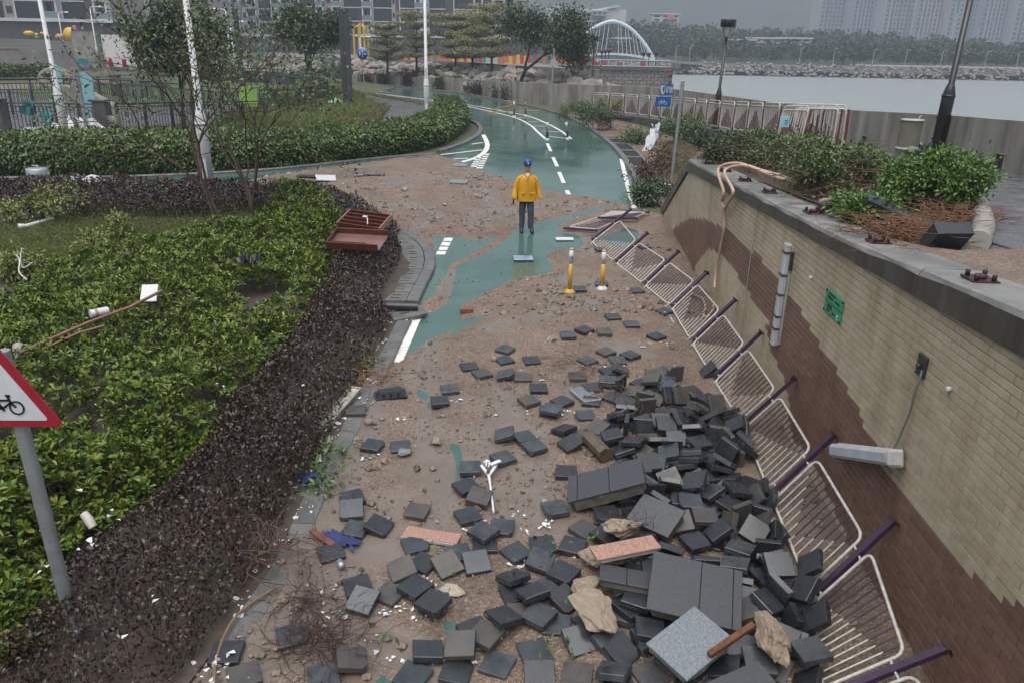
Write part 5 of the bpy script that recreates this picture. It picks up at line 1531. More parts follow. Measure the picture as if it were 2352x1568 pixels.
def rosettes(poly, n, hmin, hmax, seed, holes=None, gap=.0):
 rs = np.random.default_rng(seed)
 px = [p[0] for p in poly]; py = [p[1] for p in poly]
 x = rs.uniform(max(-14, min(px)), max(px), n * 4); y = rs.uniform(min(py), max(py), n * 4)
 ok = inside(x, y, poly)
 dd = sdist(x, y, poly)
 ok &= (fbm(x * .75, y * .75, 13, 3) > -.42 + gap)
 x, y, dd = x[ok][:n], y[ok][:n], dd[ok][:n]
 m = len(x)
 edge = np.clip(dd / .5, .25, 1)
 lump = fbm(x * .8, y * .8, 17, 3)
 top = (hmin + (hmax - hmin) * (.5 + .9 * lump)) * edge
 u = rs.uniform(0, 1, m) ** 1.6
 z = isl_zv(x, y) + top * (1 - u * .75)
 c = np.stack([x, y, z], -1)
 ax = unit(rs.normal(size=(m, 3)) * .42 + np.array([0, 0, 1.]))
 k = 9
 t1 = unit(np.cross(ax, rs.normal(size=(m, 3)))); t2 = np.cross(ax, t1)
 Pn = []; Dn = []; Nn = []; Ls = []
 for j in range(k):
  a = 2 * np.pi * j / k + rs.uniform(-.35, .35, m)
  el = rs.uniform(.05, 1.05, m)
  r_ = t1 * np.cos(a)[:, None] + t2 * np.sin(a)[:, None]
  d = unit(r_ * np.cos(el)[:, None] + ax * np.sin(el)[:, None])
  Pn.append(c - ax * rs.uniform(0, .05, m)[:, None]); Dn.append(d); Nn.append(unit(ax * np.cos(el)[:, None] - r_ * np.sin(el)[:, None])); Ls.append(rs.uniform(.065, .115, m))
 Ls = np.concatenate(Ls)
 V, F = leafmesh(np.concatenate(Pn), np.concatenate(Dn), np.concatenate(Nn), Ls, Ls * .42, 6, .12)
 return V, F, c
V, F, cg = rosettes(GREEN, 7600, .35, .7, 2)
tag(link('ground_cover', npmesh('ground_cover', V, F, mPit)), 'dense spoon leaved green shrubs filling the planted bed', 'ground cover', kind='stuff')
b0 = B_(350, 1040); V, F, c1 = rosettes(poly_w(CLUMPS[1][0], .35), 520, .45, .75, 5)
r0 = empty('bush', b0, 'rounded spoon leaved bush standing apart right of the triangular cycle sign', 'bush'); link('foliage', npmesh('foliage', V - np.array(b0), F, mPit), r0)
b1 = B_(60, 1200); V, F, c2 = rosettes(poly_w(CLUMPS[2][0], .35), 2300, .4, .75, 6)
r1 = empty('bush', b1, 'broad spoon leaved bushes around the foot of the triangular cycle sign', 'bush'); link('foliage', npmesh('foliage', V - np.array(b1), F, mPit), r1)
V, F, c3 = rosettes(poly_w([(590, 470), (660, 425), (720, 440), (800, 478), (805, 510), (770, 540), (690, 520), (620, 500)], .35), 620, .5, .9, 16)
b2 = B_(690, 500); r2 = empty('bush', b2, 'taller spoon leaved bush at the top of the bed beside the sand', 'bush'); link('foliage', npmesh('foliage', V - np.array(b2), F, mPit), r2)
for par, cc, lab in ((r0, c1, 0), (r1, c2, 0), (r2, c3, 0)):
 mb = MB(); o0 = np.array(par.location)
 for i in range(0, len(cc), 5):
  c = Vector(cc[i]); g = Vector((c.x + rt.uniform(-.2, .2), c.y + rt.uniform(-.2, .2), isl_z(c.x, c.y)))
  mb.tube([g - Vector(o0), g.lerp(c, .5) + Vector((rt.uniform(-.06, .06), rt.uniform(-.06, .06), 0)) - Vector(o0), c - Vector(o0)], [.011, .009, .005], 4, 0, False)
 mb.build('stem', mBark, par)
mYg = mat('yellow_green_leaf', (.12, .15, .03), .45, island=[(.08, .11, .02), (.13, .16, .03), (.18, .19, .035), (.06, .1, .02)])
lab_s = ['tall yellow green sprig leaning right behind the dark red hedge', 'yellow green bush at the left border below the manhole post', 'yellow green bush between the left border and the tall sprig', 'small yellow green sprig on the grass', 'sparse leggy sprig in the middle of the grass', 'yellow sprig at the edge of the grass by the bare shrub', 'small sprig low at the left border']
bushes('sprig', [(B_(170, 508), .8, .08), (B_(15, 512), .42, .09), (B_(92, 508), .48, .09), (B_(30, 640), .36, .08), (B_(228, 590), .42, .07), (B_(290, 545), .4, .06), (B_(85, 640), .3, .08)], mYg, '', 'plant', 'yellow green sprigs in the bed', 6, .1, mBark, lab_s)
def grass(name, poly, n, h, m, zf, label, seed=1, w=.006, lean=.5):
 rs = np.random.default_rng(seed)
 px = [p[0] for p in poly]; py = [p[1] for p in poly]
 x = rs.uniform(min(px), max(px), n * 3); y = rs.uniform(min(py), max(py), n * 3)
 ok = inside(x, y, poly); x, y = x[ok][:n], y[ok][:n]; n = len(x)
 z = zf(x, y)
 hh = h * rs.uniform(.4, 1.2, n) * (1 + .6 * fbm(x * .9, y * .9, 8, 2))
 dx, dy = rs.normal(size=n) * lean * hh, rs.normal(size=n) * lean * hh
 a = rs.uniform(0, 6.28, n); wx_, wy_ = np.cos(a) * w, np.sin(a) * w
 V = np.stack([np.stack([x - wx_, y - wy_, z], -1), np.stack([x + wx_, y + wy_, z], -1), np.stack([x + dx * .4 + wx_ * .7, y + dy * .4 + wy_ * .7, z + hh * .7], -1), np.stack([x + dx, y + dy, z + hh * .9], -1)], 1)
 return tag(link(name, npmesh(name, V.reshape(-1, 3), np.arange(n * 4).reshape(n, 4), m)), label, 'grass', kind='stuff')
mGr = mat('grass_blade', (.08, .11, .03), .6, island=[(.08, .11, .025), (.115, .155, .035), (.15, .19, .045), (.18, .18, .08), (.095, .13, .028)])
mGrDry = mat('dry_grass_blade', (.14, .12, .06), .7, island=[(.08, .09, .03), (.14, .12, .05), (.19, .16, .08), (.1, .1, .04)])
grass('grass', poly_w([(-300, 520), (0, 520), (120, 495), (260, 468), (420, 462), (640, 468), (640, 500), (420, 530), (330, 560), (230, 585), (150, 600), (60, 640), (-300, 680)]), 42000, .085, mGr, isl_zv, 'short wet grass at the back of the planted bed', 3, .006)
lz_v = lambda x, y: np.array([land_z(a, b) for a, b in zip(x, y)])
grass('grass', [(p.x, p.y) for p in pts([(650, 215), (760, 200), (830, 220), (862, 250), (845, 268), (740, 300), (600, 300), (500, 300)])], 16000, .4, mGr, lz_v, 'rank weedy grass in the bed behind the clipped hedge', 4, .02)
grass('grass', [(p.x, p.y) for p in pts([(850, 236), (893, 250), (868, 280), (800, 300), (740, 302), (850, 268), (866, 250)])], 5000, .28, mGrDry, lz_v, 'dry yellow grass along the inside of the footpath', 5, .02)
grass('grass', [(p.x, p.y) for p in pts([(842, 219), (940, 236), (1004, 247), (1004, 243), (940, 231), (850, 216)])], 3500, .2, mGrDry, lz_v, 'thin strip of dry grass between footpath and track', 6, .02)
mHedge = mat('hedge_leaf', (.045, .08, .016), .42, island=[(.02, .042, .009), (.036, .07, .013), (.055, .1, .017), (.08, .13, .022), (.11, .16, .03), (.03, .058, .011)])
hp = smoothpath(pts([(-400, 410), (0, 406), (300, 402), (640, 384), (870, 358), (990, 338), (1046, 310), (1066, 288), (1052, 262)]), 8)
def hedge(path, width, hfun, n, seed, label, lf=.11):
 rs = np.random.default_rng(seed)
 ln = [0.]
 for i in range(1, len(path)): ln.append(ln[-1] + (path[i] - path[i - 1]).length)
 L_ = ln[-1]; ln = np.array(ln)
 X = np.array([p.x for p in path]); Y = np.array([p.y for p in path])
 s = rs.uniform(0, L_, n); px = np.interp(s, ln, X); py = np.interp(s, ln, Y)
 e = .1; tx = np.interp(s + e, ln, X) - np.interp(s - e, ln, X); ty = np.interp(s + e, ln, Y) - np.interp(s - e, ln, Y)
 tl = np.hypot(tx, ty) + 1e-9; nx, ny = -ty / tl, tx / tl                # left of the path: the far side
 hh = hfun(px) * (1 + .12 * fbm(s * 1.1, s * 0 + 3, 4, 3))
 u = rs.uniform(0, 1, n)
 part = rs.uniform(0, 1, n)
 a = np.where(part < .55, rs.uniform(-.1, .12, n), rs.uniform(0, width, n))   # front face / top
 zz = np.where(part < .55, rs.uniform(.05, 1., n), rs.uniform(.86, 1.06, n))
 bump = .13 * fbm(s * 1.6, zz * 2., 7, 3)
 a = a + np.where(part < .55, -bump - .16 * np.sin(zz * 3.0) , 0)
 a = np.where((part < .55) & (zz > .85), a + .12, a)
 px2 = px + nx * a; py2 = py + ny * a
 g = gz(py2) + .02
 pos = np.stack([px2, py2, g + hh * zz + np.where(part >= .55, bump * .6, 0)], -1)
 outw = np.stack([-nx, -ny, np.zeros(n)], -1)
 D = unit(rs.normal(size=(n, 3)) * .7 + np.where(part < .55, 1., .2)[:, None] * outw + np.where(part < .55, -.55, .35)[:, None] * np.array([0, 0, 1.]))
 Nn = unit(outw * .8 + np.array([0, 0, .9]) + rs.normal(size=(n, 3)) * .45)
 sz_ = lf * rs.uniform(.6, 1.25, n)
 V, F = leafmesh(pos, D, Nn, sz_, sz_ * .5, 4, .12)
 root = empty('hedge', path[len(path) // 2], label, 'hedge'); o0 = np.array(root.location)
 link('foliage', npmesh('foliage', V - o0, F, mHedge), root)
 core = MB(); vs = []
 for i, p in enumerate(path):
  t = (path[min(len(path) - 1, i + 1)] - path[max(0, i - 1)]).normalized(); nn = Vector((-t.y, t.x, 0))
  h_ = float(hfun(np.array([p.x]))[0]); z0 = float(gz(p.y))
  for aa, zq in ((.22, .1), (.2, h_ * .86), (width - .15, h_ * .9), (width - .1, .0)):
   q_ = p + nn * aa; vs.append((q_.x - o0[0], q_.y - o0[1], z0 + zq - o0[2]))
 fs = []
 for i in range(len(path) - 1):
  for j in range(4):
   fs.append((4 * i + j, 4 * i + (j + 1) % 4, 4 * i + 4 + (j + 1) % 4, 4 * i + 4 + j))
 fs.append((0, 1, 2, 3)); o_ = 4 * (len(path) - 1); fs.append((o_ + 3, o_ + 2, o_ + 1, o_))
 core.add(vs, fs); core.build('branches', mat('hedge_inner_shade', (.012, .014, .007), .95, var=.5, vs=14.), root)  # solid near-black core, not twigs: the hedge's inner shade put into colour
 return root
hedge(hp, 1.5, lambda x: np.interp(x, [-20, -12, -6, -3, -1], [1.15, 1.12, 1.0, .95, .9]), 62000, 3, 'long clipped green hedge curving to a rounded tip at the track', .15)
p0, p1 = LZ(-60, 186), LZ(116, 184)
hedge([p0.lerp(p1, i / 8) for i in range(9)], 1.5, lambda x: x * 0 + 1.5, 7000, 4, 'green hedge below the tall concrete wall at the left border', .3)
SHR = [((512, 522), 6.3, (-.42, 0), 'large storm stripped shrub with bare forked branches in the planted bed', 71, 2, .045), ((588, 518), 6.3, (.05, .05), 'bare shrub with upright stems just right of the larger stripped one', 72, 3, .036)]
for (x, y), H_, ln_, lab, sd_, st_, r_0 in SHR:
 b = B_(x, y)
 tree('bare_shrub', b, lab, 'shrub', None, H=H_, r=r_0, depth=6, spread=.36, trunk=.165, per=2, rad=.12, leaf=.09, leafm=mLeafMid, barkm=mat('brown_bark', (.075, .045, .03), .8, var=.4, vs=9., bump=.4, bs=30), seed=sd_, lean=ln_, kids=(2, 2), shrink=.9, droop=.1, use_mids=True, stems=st_)
def SP(x, y): return P(x, y)
mBrt = mat('bright_leaf', (.075, .14, .025), .42, island=[(.04, .08, .015), (.07, .13, .022), (.1, .18, .03), (.05, .1, .018)])
labels = ['dense bright green shrub at the right end of the promenade planter', 'bright green shrub left of the concrete stump', 'battered brown shrub with bare twigs behind the coping', 'tangled dark shrub beside the raking end of the wall', 'battered leafy shrub in front of the standing railing', 'mixed brown and green shrub in the middle of the planter', 'low green sprigs creeping over the coping', 'dark leafy shrub at the far end of the planter', 'sparse shrub with bare brown stems near the stump']
spots = [(P(2160, 488), .6, .12), (P(1975, 415), .38, .16), (P(1880, 450), .62, .12), (P(1672, 378), .5, .16), (P(1760, 372), .55, .16), (P(1830, 405), .6, .13), (P(1965, 510), .2, .12), (P(1710, 368), .5, .16), (P(1950, 440), .5, .1)]
mats_ = [mBrt, mBrt, mLeafMid, mLeafDark, mLeafMid, mLeafMid, mBrt, mLeafDark, mLeafMid]
for i, (s_, l_, m_) in enumerate(zip(spots, labels, mats_)):
 n_ = 5 if i in (0,) else 3
 rs = random.Random(300 + i); rn = np.random.default_rng(300 + i)
 root = empty('shrub', s_[0], l_, 'shrub', 'storm battered shrubs in the promenade planter'); mb = MB(); tips = []; mids = []
 for k in range((12, 9, 14, 9, 10, 13, 6, 8, 12)[i]):
  w_ = (.46, .5, .8, .6, .8, .8, .5, .6, .6)[i]
  branches(mb, (rs.uniform(-w_, w_) * .6, rs.uniform(-w_, w_) * .9, 0), (rs.uniform(-.6, .6), rs.uniform(-.6, .6), 1), s_[1] * .42, .012, 3, rs, tips, .5, (2, 3), 0, 3, .74, mids, 5)
 mb.build('stem', mTwig, root)
 pp = [t for t, d in tips] + (mids[::2])
 per = (14, 12, 3, 9, 5, 5, 10, 9, 2)[i]
 V, F = leafcloud(pp, per * 2, .075, .065, rn, .15, .5)
 link('foliage', npmesh('foliage', V, F, m_), root)
def tangle(name, c, n, R, h, r, m, label, cat, seed, seg=6):
 rs = random.Random(seed); q = MB()
 for i in range(n):
  p = Vector((rs.gauss(0, R * .45), rs.gauss(0, R * .35), rs.uniform(0, h))); d = Vector((rs.gauss(0, 1), rs.gauss(0, 1), rs.gauss(0, .35))).normalized(); l_ = [p]
  for k in range(seg):
   d = (d + Vector((rs.gauss(0, 1), rs.gauss(0, 1), rs.gauss(0, .6))) * .4).normalized()
   p = p + d * R * .22; p.z = min(max(.004, p.z), h * 1.6); l_.append(p.copy())
  q.tube(l_, [r * (1 - .8 * k / seg) for k in range(seg + 1)], 4, 0, False)
 o = tag(q.build(name, m), label, cat, None, 'stuff'); o.location = c; return o
mRoot = mat('orange_root', (.16, .075, .035), .8, var=.4, vs=12.)
tangle('roots', P(2075, 552), 190, .55, .14, .006, mRoot, 'tangle of orange brown roots torn up beside the coping', 'roots', 5)
tangle('roots', P(2190, 510), 150, .5, .12, .006, mRoot, 'brown root litter under the bright green shrub', 'roots', 6)
tangle('twigs', P(1900, 455), 160, .9, .5, .007, mTwig, 'bare brown twigs tangled behind the coping', 'twigs', 7)
tangle('twigs', P(1800, 400), 140, .9, .5, .007, mTwig, 'bare brown twigs tangled in the middle of the planter', 'twigs', 8)
grass('grass', [(p.x, p.y) for p in (P(1640, 372), P(1900, 470), P(2060, 530), P(2230, 470), P(2220, 420), P(1950, 350), P(1700, 320))], 6000, .16, mGrDry, lambda x, y: pz(y) - .0, 'dry grass and litter in the promenade planter', 9, .008)
pl_ = sheet('soil', [(p.x, p.y) for p in (P(1620, 372), P(1760, 425), P(1900, 480), P(2060, 552), P(2140, 575), P(2235, 560), P(2250, 480), P(2200, 410), P(2000, 350), P(1720, 310))], lambda x, y: float(pz(y)) + .02, mSoilW, .6); tag(pl_, 'soil of the promenade planter', 'soil', kind='structure')
labs = ['dark drooping shrub beside the end of the raking coping', 'brown withered shrub at the foot of the blue sign post', 'green shrub against the low stained wall', 'green shrub on the kerb below the first railing panel', 'leafy weed in the washed out bed', 'yellow green plants behind the standing railing', 'withered brown plants along the right kerb', 'green weeds at the far end of the standing railing']
sps = [(G(1497, 462), .32, .12), (G(1520, 395), .75, .2), (G(1568, 330), 1.3, .2), (G(1380, 300), 1.1, .22), (G(1465, 330), .5, .18), (P(1400, 262), .9, .3), (G(1478, 425), .6, .2), (G(1328, 275), .9, .3)]
for i, (s_, l_) in enumerate(zip(sps, labs)):
 rs = random.Random(400 + i); rn = np.random.default_rng(400 + i)
 root = empty('shrub', s_[0], l_, 'shrub', 'plants of the washed out bed'); mb = MB(); tips = []; mids = []
 for k in range(9):
  branches(mb, (rs.uniform(-.5, .5), rs.uniform(-.8, .8), 0), (rs.uniform(-.7, .7), rs.uniform(-.7, .7), 1), s_[1] * .45, .012, 2, rs, tips, .6, (2, 3), 0, 3, .75, mids, 5)
 mb.build('stem', mTwig, root)
 V, F = leafcloud([t for t, d in tips] + mids, (9, 2, 9, 10, 8, 10, 3, 9)[i], .12, .12, rn, .5, .4)
 link('foliage', npmesh('foliage', V, F, (mLeafDark, mRedPl, mLeafMid, mLeafDark, mLeafMid, mYg, mRedPl, mLeafMid)[i]), root)
pit = sheet('soil', [(p[0], p[1]) for p in ([kR[i] + Vector((.25, 0, 0)) for i in range(0, 22, 2)] + [Vector((6.6, 44, 0)), Vector((8.1, 32, 0)), Vector((8.2, 23.4, 0)), Vector((5.6, 20.6, 0)), Vector((4.25, 18.5, 0))])], lambda x, y: float(gz(y)) + .03 + .05 * mnoise.noise((x, y, 0)), mat('washed_soil', (.13, .085, .058), .85, var=.5, vs=1.5, bump=.6, bs=25), .8)
tag(pit, 'washed out sandy bed beside the right kerb', 'soil', kind='structure')
grass('grass', [(p.x, p.y) for p in pts([(1485, 470), (1478, 410), (1530, 330), (1610, 345), (1580, 380), (1530, 450)])], 5000, .12, mGrDry, lambda x, y: gz(y) + .04, 'dry grass in the washed out bed', 12, .008)
# ================================================================== LAMPS, SIGNS, POSTS
mGalv = mat('galvanised_steel', (.36, .38, .4), .42, metal=.55, var=.25, vs=7., bump=.08, bs=60)
mLampW = mat('white_lamp_paint', (.6, .61, .62), .4, var=.12, vs=4.)
mBlackP = mat('black_paint', (.012, .012, .014), .3, var=.2, vs=6.)
mDarkG = mat('dark_grey_paint', (.05, .053, .057), .45, var=.2, vs=5.)
mLens = mat('lamp_glass', (.5, .5, .48), .2)
def lamp_white(base, lean, label, H=9.5, r=.085, rb=.15, hb=2.0, arm=None):
 root = empty('lamp_post', base, label, 'lamp post', 'tall white lamp posts')
 root.rotation_euler = (lean[1], lean[0], 0)
 q = MB(); q.lathe([(rb, -.1), (rb, hb), (r * 1.15, hb + .28), (r, hb + .3), (r * .62, H)], 14); q.build('pole', mLampW, root)
 q = MB(); q.lathe([(rb + .012, hb - .1), (rb + .012, hb - .02)], 14); q.box((0, -rb - .004, .75), (.13, .02, .5)); q.build('access_door', mLampW, root)
 q = MB()
 for k in range(5): q.box((.012 * (-1) ** k, -r - .006, hb + .75 - k * .11), (.05, .008, .07))
 q.build('number_mark', mBlackP, root)
 d = arm or (1, -.3)
 q = MB(); q.tube([(0, 0, H - .1), (d[0] * .5, d[1] * .5, H + .15), (d[0] * 1.3, d[1] * 1.3, H + .2)], [.05, .045, .04], 8); q.build('arm', mLampW, root)
 q = MB(); q.lathe([(.05, .1), (.18, .04), (.2, -.04), (.1, -.09)], 12, (d[0] * 1.55, d[1] * 1.55, H + .2)); q.build('lamp_head', mLampW, root)
 return root
b2 = B_(482, 448); lamp_white((b2.x, b2.y, b2.z - .05), (-.004, 0), 'tall white lamp post rising from the planted bed among the bare shrubs', 10)
b1 = LZ(152, 318); lamp_white((b1.x, b1.y, b1.z - .3), (-.012, 0), 'tall white lamp post behind the hedge near the left border', 10)
b3 = G(1008, 268); lamp_white((b3.x - .2, b3.y - 4.5, b3.z), (.0, 0), 'tall white lamp post at the tip of the clipped hedge', 10.2, .085, .145, 2.0, (1.2, 0))
def small_lamp(x, yb, yt, Y, label, side=1):
 p = atY(x, yb, Y); t = atY(x, yt, Y); H = t.z - p.z
 root = empty('street_lamp', p, label, 'street lamp', 'thin white street lamps of the park')
 q = MB(); q.lathe([(.13, 0), (.13, 1.4), (.07, 1.6), (.05, H)], 8); q.build('pole', mLampW, root)
 q = MB(); q.tube([(0, 0, H), (side * .2, 0, H + .15), (side * .9, 0, H + .18)], .045, 6); q.build('arm', mLampW, root)
 q = MB(); q.lathe([(.05, .12), (.25, .04), (.28, -.03), (.1, -.1)], 10, (side * 1.15, 0, H + .16)); q.build('lamp_head', mLampW, root)
for a in ((146, 105, 32, 110, 'thin white street lamp beside the largest yellow disc'), (226, 140, 20, 92, 'thin white street lamp in front of the white hoarding board'), (531, 150, 26, 88, 'thin white street lamp between two bare shrub crowns', -1), (540, 165, 55, 80, 'shorter white street lamp left of the round dark tree'),
          (403, 75, 44, 140, 'distant thin lamp left of the second white post'), (414, 70, 46, 140, 'distant thin lamp with a white head by the second white post'), (829, 140, 88, 110, 'thin white street lamp inside the climbing frame')):
 small_lamp(*a)
def lamp_black(base, H, label, lean=0., rb=.125):
 root = empty('lantern_post', base, label, 'lamp post', 'black lantern posts of the promenade')
 root.rotation_euler = (0, lean, 0)
 q = MB(); q.lathe([(rb, -.05), (rb, 1.55), (rb * .62, 1.78), (rb * .5, 1.8), (rb * .44, H - .55)], 12); q.build('pole', mBlackP, root)
 q = MB(); q.lathe([(rb + .01, 1.5), (rb + .01, 1.56)], 12)
 for z in (.5, 1.0): q.box((-rb - .01, 0, z), (.05, .05, .03))
 q.build('collar', mBlackP, root)
 q = MB(); q.lathe([(.06, H - .6), (.07, H - .48), (.05, H - .45)], 10); 
 for k in range(4):
  a = 1.5708 * k + .4; q.tube([(.05 * math.cos(a), .05 * math.sin(a), H - .48), (.27 * math.cos(a), .27 * math.sin(a), H - .05)], .014, 4)
 q.build('bracket', mBlackP, root)
 q = MB(); q.lathe([(.05, H - .44), (.1, H - .4), (.22, H - .06), (.22, H - .04)], 14); q.build('lamp_glass', mLens, root)
 q = MB(); q.lathe([(.32, H - .05), (.33, H + .24), (.31, H + .26)], 18); q.build('lamp_cap', mBlackP, root)
 return root
p = P(2146, 366); lamp_black(p, 4.9, 'tall black lamp post cut by the top border, beside the concrete stump', .02, .15)
p = P(1640, 300); h = atY(1668, 60, p.y).z - p.z; lamp_black(p, h, 'black lantern post standing behind the white railing', .028)
p = P(1357, 232); h = atY(1363, 92, p.y).z - p.z; lamp_black(p, h, 'smaller black lantern post at the far end of the promenade', .012)
for i, (x, Y) in enumerate(((1381, 122), (1389, 124), (1397, 123), (1476, 124), (1489, 123), (1505, 124))):
 p = atY(x, 152, Y); hh = atY(x, (120, 119, 118, 124, 125, 123)[i], Y).z - pzt
 q = MB(); q.tube([(0, 0, 0), (0, 0, hh - .4)], .07, 6); q.lathe([(.06, hh - .4), (.2, hh - .1), (.3, hh - .1), (.3, hh + .2)], 8)
 o = tag(q.build('lantern_post', mBlackP), ('left one' if i == 0 else 'middle one' if i == 1 else 'right one') + ' of three small lanterns on the pier under the bridge middle' if i < 3 else ('left one' if i == 3 else 'middle one' if i == 4 else 'right one') + ' of three small lanterns at the right foot of the arch', 'lamp post', 'small black lanterns on the pier'); o.location = (p.x, Y, pzt)
def pillar(x, yb, yt, w, label, dx=0.):
 p = LZ(x, yb); H = atY(x, yt, p.y).z - p.z
 q = MB(); q.cbox((0, 0, H / 2), (w, w * .8, H), .01); q.cbox((0, -w * .42, H - 1.0), (w * .5, .02, 1.2), .004, None, 0)
 o = tag(q.build('pillar', mDarkG), label, 'pillar'); o.location = p
pillar(795, 246, 20, .32, 'left one of the tall square dark grey pillars by the ring balustrade')
pillar(806, 248, 34, .3, 'right one of the tall square dark grey pillars, touching its twin')
pillar(713, 184, 66, .5, 'shorter square dark pillar behind the round dark tree')
pillar(560, 225, 15, .3, 'slim square dark pillar between the bare shrubs')
pillar(32, 86, 28, .6, 'tilted dark pillar above the tall concrete wall')
mSignW = mat('sign_white', (.55, .57, .6), .35, var=.08, vs=6., bump=.02, bs=80)
mSignR = mat('sign_red', (.30, .012, .03), .35, var=.12, vs=9.)
mSignK = mat('sign_black', (.008, .008, .009), .4)
def tri(side, r, n=5):
 out = []; h = side * math.sqrt(3) / 2
 c = [(-side / 2, 0), (side / 2, 0), (0, h)]
 for i in range(3):
  p = Vector(c[i]); a = Vector(c[i - 1]) - p; b = Vector(c[(i + 1) % 3]) - p
  bis = (a.normalized() + b.normalized()).normalized(); q = p + bis * (r * 2)
  a0 = math.atan2(-bis.y, -bis.x)
  for k in range(n):
   t = a0 + (k / (n - 1) - .5) * R_(120); out.append((q.x + r * math.cos(t), q.y + r * math.sin(t)))
 return out
FACE = Matrix(((1, 0, 0, 0), (0, 0, 1, 0), (0, 1, 0, 0), (0, 0, 0, 1)))      # x stays, outline y -> z, depth -> y
def bike(mb, c, s, y, r=.1, mi=0):
 X = lambda a, b: Vector((c[0] + a * s, y, c[1] + b * s))
 def ringw(cx):
  l_ = [X(cx + .5 * math.cos(6.2832 * k / 28), .5 * math.sin(6.2832 * k / 28)) for k in range(29)]
  for a, b in zip(l_, l_[1:]): mb.bar(a, b, .006, r * s, mi, (0, 1, 0)) if False else mb.bar(a, b, r * s * .8, .006, mi, (0, 1, 0))
 ringw(-.95); ringw(.95)
 for a, b in (((-.95, 0), (-.45, .62)), ((-.95, 0), (-.1, -.05)), ((-.1, -.05), (-.45, .62)), ((-.42, .6), (.52, .6)), ((-.1, -.05), (.6, .45)), ((.46, .85), (.62, .35)), ((.62, .35), (.9, .05)), ((.46, .85), (.62, .98)), ((.3, .98), (.62, .98)), ((-.45, .62), (-.55, .85)), ((-.72, .87), (-.36, .87)), ((-.1, -.05), (-.02, -.25)), ((-.1, -.05), (-.18, .15))):
  mb.bar(X(*a), X(*b), r * s, .006, mi, (0, 1, 0))
b = B_(178, 1465); tp = atY(42, 968, b.y - .02)
root = empty('warning_sign', b, 'triangular red and white cycle warning sign on a grey pole in the foreground', 'road sign')
dx = tp.x - b.x; hz = tp.z - b.z
q = MB(); q.tube([(0, 0, -.3), (dx, 0, hz), (dx * 1.22, 0, hz + .55)], .052, 14); q.build('pole', mGalv, root)
q = MB(); q.lathe([(.062, .06), (.062, .12)], 14, (dx * .03, 0, 0)); q.build('clamp', mGalv, root)
ang = math.atan2(dx, hz)
sg = Matrix.Translation((dx - .02, -.075, hz - .01)) @ Matrix.Rotation(ang * .55, 4, 'Y')
q = MB(); q.prism(tri(.80, .035), -.004, .004, sg @ FACE); q.build('sign_plate', mSignR, root)
q = MB(); t_in = [(x * .72, (y - .231) * .72 + .231 - .012) for x, y in tri(.80, .018)]; q.prism(t_in, .0045, .008, sg @ Matrix.Scale(-1, 4, (0, 1, 0)) @ FACE); 
q.build('white_field', mSignW, root)
q = MB(); bike(q, (-.01, .155), .098, -.012, .14); q.v = [tuple(sg @ Vector(v)) for v in q.v]; q.build('bicycle_symbol', mSignK, root)
q = MB()
for (a, c_) in ((-.03, .12), (-.025, .08)): q.lathe([(.011, -.014), (.011, -.008), (.007, -.016)], 8, tuple(sg @ Vector((a, -.003, c_))), Euler((R_(90), 0, 0)).to_matrix())
q.build('bolt', mGalv, root)
p = G(837, 215); hh = atY(835, 124, p.y).z - p.z
root = empty('path_sign', p, 'round blue shared path sign on a thin grey pole at the far bend', 'road sign')
q = MB(); q.tube([(0, 0, 0), (0, 0, hh + .4)], .045, 8); q.build('pole', mGalv, root)
k = p.y / FOC; R0 = 11.5 * k; rotX = Euler((R_(90), 0, 0)).to_matrix()
q = MB(); q.lathe([(R0, .05), (R0, .07)], 28, (0, 0, hh), rotX); q.build('sign_plate', mBlue, root)
q = MB(); q.lathe([(R0 * 1.05, .035), (R0 * 1.05, .05)], 28, (0, 0, hh), rotX); q.build('rim', mSignW, root)
q = MB(); q.box((0, -.085, hh), (R0 * .07, .01, R0 * 1.5)); bike(q, (R0 * .5, hh - R0 * .1), R0 * .24, -.085, .16)
q.box((-R0 * .5, -.085, hh + R0 * .32), (R0 * .2, .01, R0 * .2)); q.box((-R0 * .5, -.085, hh + R0 * .02), (R0 * .24, .01, R0 * .38)); q.bar((-R0 * .5, -.085, hh - R0 * .15), (-R0 * .64, -.085, hh - R0 * .5), R0 * .1, .01); q.bar((-R0 * .5, -.085, hh - R0 * .15), (-R0 * .4, -.085, hh - R0 * .5), R0 * .1, .01)
q.build('symbol', mSignW, root)
p = G(1264, 252); hh = atY(1268, 152, p.y).z - p.z; k = p.y / FOC
root = empty('warning_sign', p, 'triangular sign seen from its plain grey back, beside the dark leafy tree', 'road sign')
q = MB(); q.tube([(0, 0, 0), (.12, 0, hh + 1.1)], .05, 8); q.build('pole', mGalv, root)
q = MB(); q.prism(tri(23 * k, .03), -.01, .01, Matrix.Translation((.12, -.07, hh)) @ FACE); q.build('sign_plate', mat('sign_back', (.3, .32, .34), .5), root)
p = LZ(202, 312); tp = atY(176, 163, p.y); dx, hz = tp.x - p.x, tp.z - p.z; k = p.y / FOC
root = empty('warning_sign', p, 'leaning narrow warning sign seen edge on behind the hedge', 'road sign')
q = MB(); q.tube([(0, 0, -.2), (dx, 0, hz)], .075, 8); q.build('pole', mGalv, root)
sg2 = Matrix.Translation((dx * .68, -.1, hz * .66)) @ Matrix.Rotation(-.17, 4, 'Y') @ Matrix.Rotation(R_(-68), 4, 'Z')
q = MB(); q.prism(tri(1.1, .03), -.008, .008, sg2 @ FACE); q.build('sign_plate', mSignR, root)
q = MB(); q.prism([(x * .72, (y - .3) * .72 + .3) for x, y in tri(1.1, .02)], -.012, .012, sg2 @ FACE); q.build('white_field', mSignW, root)
